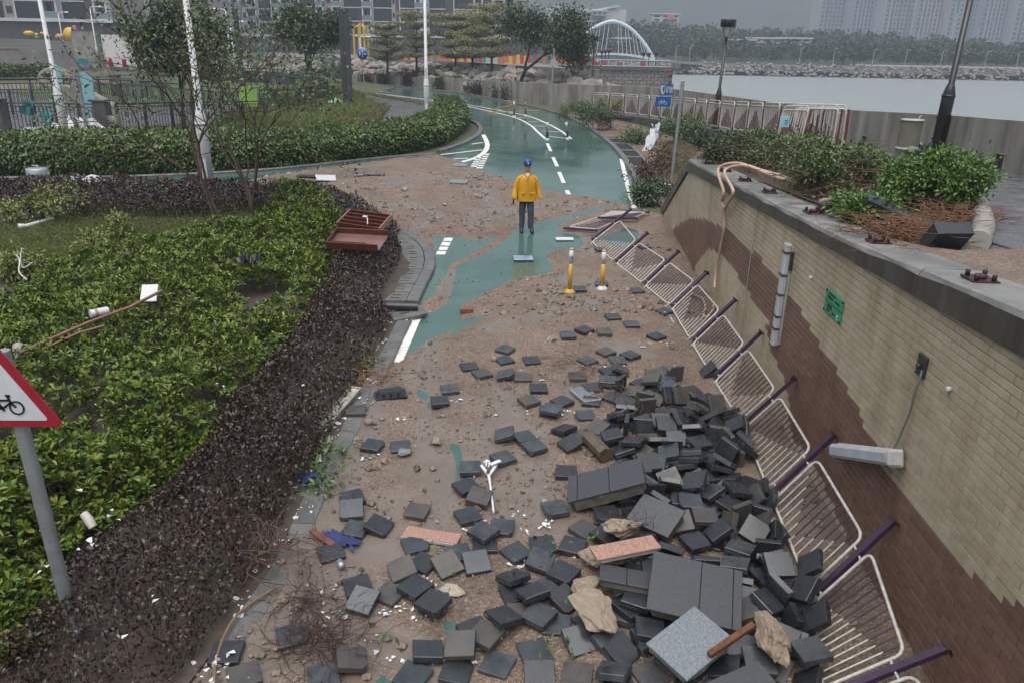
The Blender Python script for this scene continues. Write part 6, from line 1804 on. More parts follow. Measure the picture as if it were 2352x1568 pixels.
q = MB(); bike(q, (0, .3), .12, -.02, .16); q.v = [tuple(sg2 @ Vector(v)) for v in q.v]; q.build('symbol', mSignK, root)
p = G(1541, 428); tpz = atY(1547, 188, p.y).z - p.z; k = p.y / FOC
root = empty('direction_sign', p, 'grey post with a blue arrow sign above a blue cycle sign', 'road sign')
q = MB(); q.tube([(0, 0, -.1), (.08, 0, tpz)], .052, 10); q.lathe([(.058, 0), (.05, .03), (.02, .045)], 10, (.08, 0, tpz)); q.build('pole', mGalv, root)
def px(x, y): v = atY(x, y, p.y - .1); return Vector((v.x - p.x, -.1, v.z - p.z))
mSignG = mat('sign_grey_back', (.42, .45, .48), .45)
a = [px(1516, 206), px(1521, 194), px(1547, 194), px(1547, 219), px(1521, 219)]
q = MB(); q.prism([(v.x, v.z) for v in a], -.006, .006, Matrix.Translation((0, -.08, 0)) @ FACE); q.build('arrow_plate', mBlue, root)
q = MB()
q.bar(px(1523, 197) + Vector((0, .009, 0)), px(1519, 206) + Vector((0, .009, 0)), .05, .006, 0, (0, 1, 0)); q.bar(px(1519, 206) + Vector((0, .009, 0)), px(1523, 217) + Vector((0, .009, 0)), .05, .006, 0, (0, 1, 0))
q.build('arrow_outline', mSignW, root)
def text(s, size, loc, m, parent, rot=(R_(90), 0, 0), name='lettering', align='LEFT'):
 cu = bpy.data.curves.new(name, 'FONT'); cu.body = s; cu.size = size; cu.extrude = .002; cu.align_x = align; cu.resolution_u = 2
 cu.materials.append(m); tmp = link('tmp', cu); bpy.context.view_layer.update(); me = bpy.data.meshes.new_from_object(tmp.evaluated_get(bpy.context.evaluated_depsgraph_get())); bpy.data.objects.remove(tmp); bpy.data.curves.remove(cu)
 o = link(name, me, parent); o.location = loc; o.rotation_euler = rot; return o
text('Tseung', .13, px(1524, 204) + Vector((0, .005, 0)), mSignW, root)
def glyph(mb, c, s, strokes, w=.012):
 for (x0, y0, x1, y1) in strokes:
  mb.bar(Vector((c.x + x0 * s, c.y, c.z + y0 * s)), Vector((c.x + x1 * s, c.y, c.z + y1 * s)), w, .004, 0, (0, 1, 0))
q = MB()
glyph(q, px(1525, 215) + Vector((0, .005, 0)), .13, ((.1, 0, .1, 1), (0, .7, .2, .6), (.35, 1, .9, .85), (.3, .75, .9, .7), (.3, .45, 1, .45), (.75, .6, .75, 0), (.45, .25, .55, .12), (.4, .6, .5, .55)))
glyph(q, px(1536, 215) + Vector((0, .005, 0)), .13, ((.05, 1, .95, 1), (.05, 1, .05, .85), (.95, 1, .95, .85), (.15, .8, .85, .8), (.2, .65, .8, .65), (.2, .45, .8, .45), (.2, .65, .2, .3), (.8, .65, .8, .3), (.05, .18, .95, .18), (.5, .85, .5, -.02)))
q.build('characters', mSignW, root)
a, c_ = px(1507, 222), px(1540, 246)
q = MB(); q.cbox(((a.x + c_.x) / 2, -.08, (a.z + c_.z) / 2), (c_.x - a.x, .012, a.z - c_.z), .004); q.build('cycle_plate', mBlue, root)
q = MB(); bike(q, ((a.x + c_.x) / 2 - .02, c_.z + (a.z - c_.z) * .36), .088, -.09, .11); q.build('bicycle_symbol', mSignW, root)
a, c_ = px(1530, 221), px(1543, 251)
q = MB(); q.cbox(((a.x + c_.x) / 2 + .06, .02, (a.z + c_.z) / 2), (.2, .012, a.z - c_.z), .004, Euler((0, 0, .9)).to_matrix()); q.cbox((.05, .02, px(1547, 206).z), (.2, .012, .36), .004, Euler((0, 0, .9)).to_matrix()); q.build('side_plate', mSignG, root)
mPostY = mat('yellow_post', (.5, .29, .03), .4, var=.2, vs=12.); mPostW = mat('post_white_sleeve', (.5, .51, .54), .35)
def marker(base, H, label, lean=(0, 0), arrow=False, far=False, baseY=True, r=.04):
 root = empty('marker_post', base, label, 'marker post', 'flexible marker posts'); root.rotation_euler = (lean[1], lean[0], random.uniform(0, .3) if not arrow else 0)
 q = MB(); q.lathe([(.115, -.02), (.11, .02), (.07, .05), (.05, .06)], 14); q.build('foot', mPostY if baseY else mWht, root)
 q = MB(); q.lathe([(.012, 0), (.012, .024)], 6, (.08, 0, .02)); q.lathe([(.012, 0), (.012, .024)], 6, (-.08, 0, .02)); q.lathe([(.012, 0), (.012, .024)], 6, (0, -.08, .02)); q.build('bolt', mBlackP, root)
 c = mDarkG if far else mPostY
 q = MB(); q.lathe([(r, .05), (r, H * .66)], 14); q.build('post', c, root)
 q = MB(); q.lathe([(r + .002, H * .66), (r + .002, H * .955)], 14); q.build('sleeve', mPostW if not far else mat('dirty_yellow', (.3, .17, .02), .5) if 'yellow' in label else mPostW, root)
 q = MB(); q.lathe([(r + .001, H * .955), (r, H * .98), (r * .6, H), (.004, H + .003)], 14); q.build('cap', c, root)
 if arrow:
  q = MB(); q.lathe([(.034, 0), (.034, .003)], 20, (0, -r - .003, H * .8), Euler((R_(90), 0, 0)).to_matrix()); q.build('roundel', mBlue, root)
  q = MB(); q.bar((.014, -r - .008, H * .8 + .016), (-.014, -r - .008, H * .8 - .016), .009, .002, 0, (0, 1, 0)); q.bar((-.016, -r - .008, H * .8 - .018), (-.016, -r - .008, H * .8 + .004), .008, .002, 0, (0, 1, 0)); q.bar((-.016, -r - .008, H * .8 - .018), (.006, -r - .008, H * .8 - .018), .008, .002, 0, (0, 1, 0)); q.build('arrow', mSignW, root)
 return root
p = S(1308, 671); h = atY(1309, 570, p.y).z - p.z; marker(p, h, 'yellow marker post with a blue arrow roundel', (.004, 0), True)
p = S(1383, 664); h = atY(1382, 574, p.y).z - p.z; marker(p, h, 'yellow marker post with a plain white sleeve and pale foot', (-.01, 0), False, False, False)
for (x, y, yt, ln, lab) in ((1257, 321, 279, -.03, 'grey median post at the tip of the left painted line'), (1304, 319, 279, -.14, 'grey median post leaning left at the tip of the chevron'), (1181, 268, 232, -.02, 'grey median post at the far left of the chevron'), (1207, 266, 233, -.03, 'grey median post with a dirty yellow sleeve')):
 p = G(x, y); marker(p, atY(x, yt, p.y).z - p.z, lab, (ln, 0), False, True, False, .055)
# ================================================================== RAILINGS
mRailW = mat('chipped_white_rail', (.44, .42, .39), .45, var=.35, vs=22., bump=.15, bs=90, col2=(.3, .28, .26))
mRailP = mat('dark_purple_rail', (.045, .022, .05), .4, var=.4, vs=20., bump=.12, bs=90)
mRailR = mat('maroon_rail', (.11, .022, .02), .4, var=.3, vs=10.)
def rail_panel(A, Bv, L_, W_, n, mW, mP, loops=True, seed=0, white=(.15, .75)):
 """one railing panel in the plane u (along the posts, base to top) x v (along the run); returns dict of MB"""
 pass
def railing_run(name, D, E, label, group, mW, mP, f0=.30, f1=1.0, skip=(), nbar=11, up=None, loop_ext=.11, rad=.0125):
 """D: top ends of the posts, E: base ends; panels hang between neighbouring posts"""
 root = empty(name, D[0], label, 'railing', group); O = Vector(D[0])
 for i, (d, e) in enumerate(zip(D, E)):
  d, e = Vector(d) - O, Vector(e) - O
  q = MB(); q.bar(e, e.lerp(d, .97), .06, .045, 0, up or (0, 0, 1)); q.build('post', mP, root)
  q = MB()
  ax = (e - d).normalized()
  q.bar(e, e + ax * .02, .1, .075, 0, up or (0, 0, 1)); q.build('post_end', mPlate, root)
 for i in range(len(D) - 1):
  if i in skip: continue
  d0, e0, d1, e1 = (Vector(v) - O for v in (D[i], E[i], D[i + 1], E[i + 1]))
  def pt(u, v): return (e0.lerp(d0, u)).lerp(e1.lerp(d1, u), v)
  m0 = .075; m1 = 1 - .075; rr_ = .07
  ring_ = []
  us, vs_ = f1 - f0, 1 - 2 * m0
  for (cu, cv, a0) in ((f1 - rr_, m0 + rr_, 0), (f1 - rr_, m1 - rr_, 1), (f0 + rr_, m1 - rr_, 2), (f0 + rr_, m0 + rr_, 3)):
   for k in range(4):
    a = (k / 3.) * 1.5708
    du, dv = ((math.cos(1.5708 - a), -math.sin(1.5708 - a)), (math.cos(a), math.sin(a)), (-math.sin(a), math.cos(a)), (-math.cos(a), -math.sin(a)))[a0]
    ring_.append(pt(cu + rr_ * du, cv + rr_ * dv))
  ring_.append(ring_[0])
  q = MB(); q.tube(ring_, rad * 1.25, 6, 0, False); q.build('frame', mW, root)
  if loop_ext:
   q = MB(); l_ = [pt(f1 - .03, m0 + .0), pt(f1 + loop_ext * .6, m0 + .02), pt(f1 + loop_ext, m0 + .08), pt(f1 + loop_ext, m1 - .08), pt(f1 + loop_ext * .6, m1 - .02), pt(f1 - .03, m1)]
   q.tube(l_, rad, 6); q.build('hand_loop', mW, root)
  q = MB()
  for u in (f0 + .12, f1 - .1):
   for v0, v1 in ((.02, m0), (m1, .98)): q.tube([pt(u, v0), pt(u, v1)], rad * .9, 5)
  q.build('clip', mW, root)
  for j in range(nbar):
   v = m0 + (m1 - m0) * (j + 1) / (nbar + 1)
   fr_ = .12 + .68 * ((j + .5) / nbar if i % 2 == 0 else abs(2 * (j + .5) / nbar - 1))
   us_ = f1 - (f1 - f0) * fr_
   q = MB(); q.tube([pt(f0, v), pt(us_, v)], rad * .62, 5, 0); q.tube([pt(us_, v), pt(f1, v)], rad * .66, 5, 1); q.build('bar', [mP, mW], root)
 return root
Dp = [(1356, 553), (1412, 602), (1478, 653), (1541, 704), (1588, 784), (1638, 868), (1705, 975), (1770, 1135), (1866, 1370), (1890, 1600)]
Ep = [(1448, 482), (1486, 536), (1557, 578), (1622, 627), (1688, 689), (1747, 764), (1823, 870), (1914, 999), (2051, 1196), (2172, 1489)]
Dw = []; Ew = []
for i, (d, e) in enumerate(zip(Dp, Ep)):
 dw = G(*d, .05); dw = S(*d, .02) if i < 7 else G(*d, .16)
 ew = WL(*e, .07) if i >= 3 else atY(e[0], e[1], dw.y + .25)
 Dw.append(dw); Ew.append(ew)
dl = Dw[-1] - Dw[-2]; Dw.append(Dw[-1] + Vector((-.05, -1.45, 0))); Ew.append(Ew[-1] + Vector((-.04, -1.45, -.1)))
railing_run('fallen_railing', Dw, Ew, 'long torn off railing with white frames and purple bars leaning on the tiled wall', None, mRailW, mRailP)
def flat(corners, label, z):
 c = [S(*p_, z) for p_ in corners]
 railing_run('fallen_railing', [c[0], c[1]], [c[3], c[2]], label, None, mRailW, mRailP, .06, .94, (), 12, None, 0)
flat([(1292, 524), (1408, 487), (1445, 497), (1370, 530)], 'loose railing panel lying flat on the sand beyond the long fallen run', .06)
flat([(1370, 500), (1405, 484), (1490, 488), (1462, 502)], 'second loose railing panel lying flat under the first one', .1)
sx = [1357, 1382, 1407, 1437, 1467, 1495, 1522, 1552, 1581, 1601, 1633, 1664, 1695, 1725, 1755]
path_ = [(lw[i].x - .0, lw[i].y) for i in range(len(lw))]
basep = [Vector((8.85, 23.2, 0)), Vector((8.78, 27, 0)), Vector((8.6, 32.7, 0)), Vector((8.1, 38.5, 0)), Vector((7.2, 45, 0)), Vector((6.0, 48.5, 0)), Vector((4.75, 50.8, 0))]
bpth = smoothpath(basep, 6); N_ = 16
Ds = []; Es = []
for i in range(N_ + 1):
 p = along(bpth, i / N_); z = float(pz(p.y)) + .12
 Es.append(Vector((p.x, p.y, z))); Ds.append(Vector((p.x + random.uniform(-.05, .05), p.y, z + 1.12)))
railing_run('railing', Ds, Es, 'standing railing with white frames and maroon posts along the low wall', None, mRailW, mRailR, .12, .95, (), 8, (1, 0, 0), .1, .022)
def extra(p0, p1, h, label, tilt=(0, 0)):
 z0, z1 = float(pz(p0[1])) + .05, float(pz(p1[1])) + .05
 E_ = [Vector((p0[0], p0[1], z0)), Vector((p1[0], p1[1], z1))]; D_ = [v + Vector((tilt[0], tilt[1], h)) for v in E_]
 railing_run('railing', D_, E_, label, None, mRailW, mRailR, .05, .97, (), 9, (1, 0, 0), .1, .022)
extra((8.0, 23.4), (9.1, 22.6), 1.15, 'detached railing panel facing the camera at the near end of the standing run', (.05, .1))
extra((7.5, 23.2), (8.05, 22.4), 1.1, 'detached railing panel sagging over the edge of the low wall', (.15, .1))
extra((8.7, 23.6), (9.5, 23.0), 1.15, 'detached railing panel carrying the blue notice', (.0, .1))
c0 = atY(1801, 278, 22.4); q = MB(); q.cbox((0, 0, 0), (.27, .02, .30), .004); o = tag(q.build('notice_board', mat('sky_notice', (.12, .36, .5), .4, col2=(.35, .5, .5), var=.4, vs=5.)), 'small sky blue notice on a detached railing panel', 'notice'); o.location = (c0.x, 22.35, c0.z - .02)
q = MB(); q.lathe([(.05, -.012), (.05, -.016)], 12, (-.05, 0, .0), Euler((R_(90), 0, 0)).to_matrix()); q.box((.05, -.013, .03), (.1, .004, .015)); q.box((.05, -.013, -.01), (.08, .004, .012)); q.box((.04, -.013, -.06), (.12, .004, .012)); q.build('print', mSignK, o)
# ================================================================== FIXTURES ON THE TILED WALL
mDiff = mat('milky_diffuser', (.42, .44, .47), .3, var=.15, vs=6.); mFix = mat('grey_fixture', (.36, .36, .35), .5, var=.25, vs=9.)
a = WL(1812, 565, .07); b_ = WL(1776, 786, .07)
root = empty('tube_light', (a + b_) / 2, 'long fluorescent light fitting fixed upright on the tiled wall', 'light fitting')
ln_ = (a - b_).length; yw = math.atan2(wdir.y, wdir.x)
root.rotation_euler = (0, 0, yw)
q = MB(); q.cbox((0, .0, 0), (.13, .08, ln_), .02); q.build('diffuser', mDiff, root)
q = MB(); q.cbox((.0, -.05, 0), (.15, .03, ln_ * .99), .006); q.build('backplate', mFix, root)
for z in (-.48, -.3, .02, .3, .62):
 q = MB(); q.box((0, .012, z * ln_ * .7), (.138, .07, .03)); q.build('clip', mat('brown_clip', (.09, .05, .03), .6), root)
for z in (-1, 1):
 q = MB(); q.cbox((0, 0, z * ln_ / 2), (.135, .085, .05), .015); q.build('end_cap', mFix, root)
q = MB(); q.cbox((-.09, -.045, ln_ * .36), (.05, .05, .24), .006); q.build('switch_box', mFrame, root)
a = WL(1918, 1033, .10); b_ = WL(2062, 1052, .10); d = (b_ - a); L_ = d.length
root = empty('tube_light', (a + b_) / 2, 'broken fluorescent fitting dangling from its cable against the tiled wall', 'light fitting')
x_ = d.normalized(); y_ = wnor.copy(); y_ = (y_ - x_ * y_.dot(x_)).normalized(); z2 = x_.cross(y_)
root.rotation_euler = Matrix((x_, y_, z2)).transposed().to_euler()
q = MB(); q.cbox((0, .03, 0), (L_ * .97, .1, .14), .03); q.build('diffuser', mDiff, root)
q = MB(); q.cbox((0, -.035, 0), (L_, .04, .155), .012); q.build('backplate', mat('pale_fixture', (.5, .48, .45), .45, var=.2, vs=5.), root)
q = MB(); q.cbox((L_ / 2 - .03, .01, 0), (.07, .14, .16), .025); q.build('end_cap', mFix, root)
for i in range(5):
 q = MB(); q.box((-L_ * .4 + i * L_ * .2, .0, .078), (.02, .09, .015)); q.build('clip', mat('brown_clip', (.09, .05, .03), .6), root)
cab = [WL(2118, 850, .03), WL(2112, 872, .05), WL(2100, 905, .06), WL(2092, 940, .05), WL(2078, 975, .05), WL(2065, 1005, .06), WL(2052, 1032, .08)]
q = MB(); q.tube(smoothpath(cab, 4), .009, 6); tag(q.build('cable', mat('grey_green_cable', (.12, .15, .13), .5)), 'thin grey cable hanging from the wall plate to the dangling fitting', 'cable')
p = WL(2118, 839, .02); q = MB(); q.cbox((0, 0, 0), (.15, .025, .19), .005); q.lathe([(.022, 0), (.022, .03), (.012, .035)], 8, (0, .012, 0), Euler((R_(-90), 0, 0)).to_matrix())
for sx_ in (-.06, .06):
 for sz_2 in (-.08, .08): q.lathe([(.008, 0), (.008, .008)], 6, (sx_, .012, sz_2), Euler((R_(-90), 0, 0)).to_matrix())
o = tag(q.build('wall_plate', mFrame), 'small dark square cable plate on the tiled wall', 'wall plate'); o.location = p; o.rotation_euler = (0, 0, yw)
for (x, y, lab) in ((2183, 893, 'small white anchor on the wall right of the cable plate'), (1865, 638, 'small white anchor beside the upright light fitting')):
 p = WL(x, y, .012); q = MB(); q.lathe([(.022, 0), (.022, .03), (.01, .034)], 10, (0, 0, 0), Euler((R_(-90), 0, 0)).to_matrix()); o = tag(q.build('anchor', mWht), lab, 'anchor'); o.location = p; o.rotation_euler = (0, 0, yw)
mGrn = mat('green_plaque', (.025, .25, .13), .4, var=.15, vs=8.)
c4 = [WL(x, y, .02) for x, y in ((1899, 665), (1938, 696), (1927, 737), (1897, 715))]
cc = sum(c4, Vector()) / 4; Wd_ = (c4[1] - c4[0]).length; Hd_ = .26
root = empty('plaque', cc, 'green enamel plaque with black writing on the tiled wall', 'plaque'); root.rotation_euler = (0, 0, yw + math.pi)
q = MB(); q.cbox((0, 0, 0), (Wd_, .012, Hd_), .004); q.build('plate', mGrn, root)
q = MB(); q.box((0, -.008, .0), (Wd_, .004, .006)); q.build('divider', mSignK, root)
for sx_ in (-1, 1):
 for s2 in (-1, 1):
  q = MB(); q.lathe([(.016, 0), (.016, .008)], 8, (sx_ * (Wd_ / 2 - .02), -.006, s2 * (Hd_ / 2 - .018)), Euler((R_(90), 0, 0)).to_matrix()); q.build('screw', mSignK, root)
q = MB(); rs = random.Random(2)
for (z, n_, x0, x1, h_) in ((.098, 8, -.17, .05, .018), (.055, 5, -.19, -.02, .03), (.055, 5, .03, .18, .022), (-.03, 7, -.17, -.02, .018), (-.055, 8, -.17, .0, .016), (-.09, 4, -.17, -.07, .024), (-.085, 3, 0, .09, .026), (-.112, 1, -.03, -.02, .03)):
 for i in range(n_):
  x = x0 + (x1 - x0) * (i + .5) / n_; w = (x1 - x0) / n_ * .6
  q.box((x, -.0085, z + h_ * .4), (w, .003, .004)); q.box((x - w * .3, -.0085, z), (.004, .003, h_)); q.box((x + w * .15, -.0085, z - h_ * .15), (w * .7, .003, .004)); q.box((x + w * .25, -.0085, z - h_ * .05), (.004, .003, h_ * .7))
q.build('lettering', mSignK, root)
q = MB(); q.lathe([(.018, 0), (.018, .003)], 10, (.16, -.007, -.075), Euler((R_(90), 0, 0)).to_matrix()); q.lathe([(.014, 0), (.014, .003)], 10, (.165, -.007, -.108), Euler((R_(90), 0, 0)).to_matrix()); q.build('emblem', mSignW, root)
mHose = mat('pale_pink_hose', (.42, .29, .22), .4, var=.2, vs=8.)
def cop(x, y, dz): return P(x, y, .0) + Vector((0, 0, dz))
s0 = wsz(1685, 460)[0]
T = lambda s, out, z: wp(s, z, out)
zc0 = zt_(s0 + 1.0)
h1 = [T(s0 + .0, -.9, zc0 + .12), T(s0 + .3, -.5, zc0 + .2), T(s0 + .7, -.15, zc0 + .26), T(s0 + .95, .1, zc0 + .12), WL(1662, 440, .13), WL(1659, 462, .1), WL(1664, 478, .09), WL(1672, 466, .1), WL(1684, 440, .14), T(s0 + .45, .1, zc0 + .16), T(s0 + .25, -.2, zc0 + .28), T(s0 - .1, -.6, zc0 + .16), T(s0 - .5, -1.0, zc0 + .1)]
q = MB(); q.tube(smoothpath(h1, 6), .028, 8)
h2 = [WL(1664, 476, .09), WL(1664, 500, .07), WL(1663, 530, .06), WL(1656, 565, .06), WL(1649, 600, .06), WL(1644, 630, .07), WL(1641, 662, .1)]
q.tube(smoothpath(h2, 5), .026, 8); tag(q.build('hose', mHose), 'pale pink hose looped over the coping and hanging down the wall', 'hose')
q = MB(); q.tube(smoothpath([P(2045, 400, .1), P(2010, 425, .12), P(1965, 440, .1), P(1930, 455, .06), P(1885, 462, .06)], 5), .03, 8); q.tube(smoothpath([P(2035, 468, .08), P(1990, 462, .1), P(1940, 452, .08)], 5), .03, 8); tag(q.build('hose', mHose), 'pale pink hose lying among the planter shrubs by the stump', 'hose')
q = MB(); q.tube(smoothpath([S(1588, 675, .06), S(1612, 686, .05), S(1620, 706, .05), S(1616, 722, .05), S(1622, 728, .05), S(1634, 718, .05), S(1640, 700, .08)], 5), .022, 8); tag(q.build('hose', mHose), 'short end of pale hose lying under the fallen railing', 'hose')
q = MB(); q.tube(smoothpath([G(1200, 227, .05), G(1190, 231, .05), G(1165, 233, .05), G(1176, 241, .05), G(1120, 258, .04), G(1240, 254, .04)], 5), .026, 6); tag(q.build('hose', mat('yellow_hose', (.4, .3, .1), .5)), 'yellowish hose lying across the far track', 'hose')
q = MB(); q.tube(smoothpath([LZ(1006, 246, .05), LZ(990, 246, .05), LZ(985, 252, .05), LZ(992, 256, .05), LZ(980, 258, .05)], 4), .04, 6); tag(q.build('hose', mHose), 'scrap of pale hose on the footpath by the white lamp post', 'hose')
q = MB(); q.tube([WL(1855, 520, .02) , WL(1828, 640, .02), WL(1760, 760, .02)], .008, 5) if False else q.tube([wp(6.2, 2.62, .02), wp(6.22, 1.5, .02), wp(6.2, .35, .02)], .008, 5); tag(q.build('cable', mFix), 'thin vertical conduit running down the tiled wall', 'conduit')
p = P(2056, 470); tpz = atY(2096, 278, p.y).z - p.z
root = empty('stump', p, 'leaning round concrete stump with a metal band in the planter', 'stump')
lx = (atY(2096, 278, p.y).x - p.x)
q = MB(); n_ = 18; q.tube([(0, 0, -.15), (lx * .5, 0, tpz * .5), (lx, 0, tpz)], .14, n_); q.build('shaft', mat('stump_concrete', (.15, .14, .115), .7, var=.35, vs=2., bump=.15, bs=30), root)
q = MB(); q.lathe([(.148, 0), (.148, .04)], n_, (lx * .68, 0, tpz * .66)); q.box((lx * .68, -.16, tpz * .66 + .025), (.09, .05, .07)); q.build('band', mFix, root)
q = MB(); q.lathe([(.15, 0), (.15, .02)], n_, (lx, 0, tpz)); q.tube([(lx + .08, 0, tpz), (lx + .09, 0, tpz + .06), (lx + .12, 0, tpz + .07)], .008, 5); q.build('lid', mFix, root)
p = G(92, 428); q = MB(); q.lathe([(.3, 0), (.3, .5), (.28, .52)], 18); o = tag(q.build('bollard', mGalv), 'short round grey steel bollard with a handle near the left border', 'bollard'); o.location = p
q = MB(); q.tube([(-.08, -.05, .5), (-.08, -.05, .6), (.08, -.05, .6), (.08, -.05, .5)], .018, 6); q.build('handle', mGalv, o)
p = LZ(293, 303); q = MB(); q.lathe([(.26, -.2), (.26, .3), (.27, .31), (.27, .35), (.26, .36), (.26, .75)], 16); o = tag(q.build('bollard', mConcDark), 'grey round post behind the hedge left of the bare shrubs', 'bollard'); o.location = (p.x, p.y - 1.0, p.z)
mDrain = mat('drain_concrete', (.12, .118, .11), .55, var=.4, vs=3., bump=.25, bs=40)
dr = empty('drain_channel', kB[3], 'row of slotted concrete drain covers between the curved kerb and the hedge', 'drain')
O = Vector(dr.location)
L_ = [0.]
for i in range(1, len(kB)): L_.append(L_[-1] + (kB[i] - kB[i - 1]).length)
nD = 11
for i in range(nD):
 p0_ = along(kB, (i + .03) / nD); p1_ = along(kB, (i + .97) / nD); t = (p1_ - p0_); tl = t.length; t.normalize(); nn = Vector((-t.y, t.x, 0)).normalized()
 q = MB(); w0, w1 = .235, .68
 rot = Matrix((t, nn, t.cross(nn))).transposed(); c = (p0_ + p1_) / 2 + Vector((0, 0, .045 + rr.uniform(-.006, .006)))
 q.box(c + nn * (w0 + .07), (tl, .14, .06), rot); q.box(c + nn * (w1 - .07), (tl, .14, .06), rot)
 for k in (-1, 0, 1): q.box(c + nn * (w0 + w1) / 2 + t * (k * tl * .36), (tl * .27, w1 - w0 - .28, .058), rot)
 q.v = [tuple(Vector(v) - O) for v in q.v]; q.build('drain_cover', mDrain, dr)
q = MB()
for i in range(len(kB) - 1):
 t = (kB[i + 1] - kB[i]).normalized(); nn = Vector((-t.y, t.x, 0)); q.add([kB[i] + nn * .22 - O, kB[i + 1] + nn * .22 - O, kB[i + 1] + nn * .7 - O, kB[i] + nn * .7 - O], [(0, 1, 2, 3)])
o = q.build('channel_shade', mHoleShade, dr); o.location = (0, 0, .006)  # black sheet: shade of the channel depth put into its colour
rd = [p for p in kR if 22.5 < p.y < 38]
dr2 = empty('drain_channel', rd[0], 'open concrete drain with cross pieces beside the right kerb', 'drain'); O = Vector(dr2.location)
q = MB(); wall(q, [p + Vector((.75, 0, 0)) for p in rd][::-1], .12, [float(gz(p.y)) - .2 for p in rd][::-1], [float(gz(p.y)) + .1 for p in rd][::-1]); q.v = [tuple(Vector(v) - O) for v in q.v]; q.build('side', mKerb, dr2)
q = MB()
for i in range(len(rd) - 1): q.add([rd[i] + Vector((.2, 0, .045)) - O, rd[i + 1] + Vector((.2, 0, .045)) - O, rd[i + 1] + Vector((.75, 0, .045)) - O, rd[i] + Vector((.75, 0, .045)) - O], [(3, 2, 1, 0)])
q.build('channel_shade', mHoleShade, dr2)  # raised black sheet in place of the shaded drain depth
for u in (.12, .3, .48, .62, .8, .93):
 p = along(rd, u); q = MB(); q.box(p + Vector((.47, 0, .07)) - O, (.56, .3, .06)); q.build('cross_piece', mKerb, dr2)
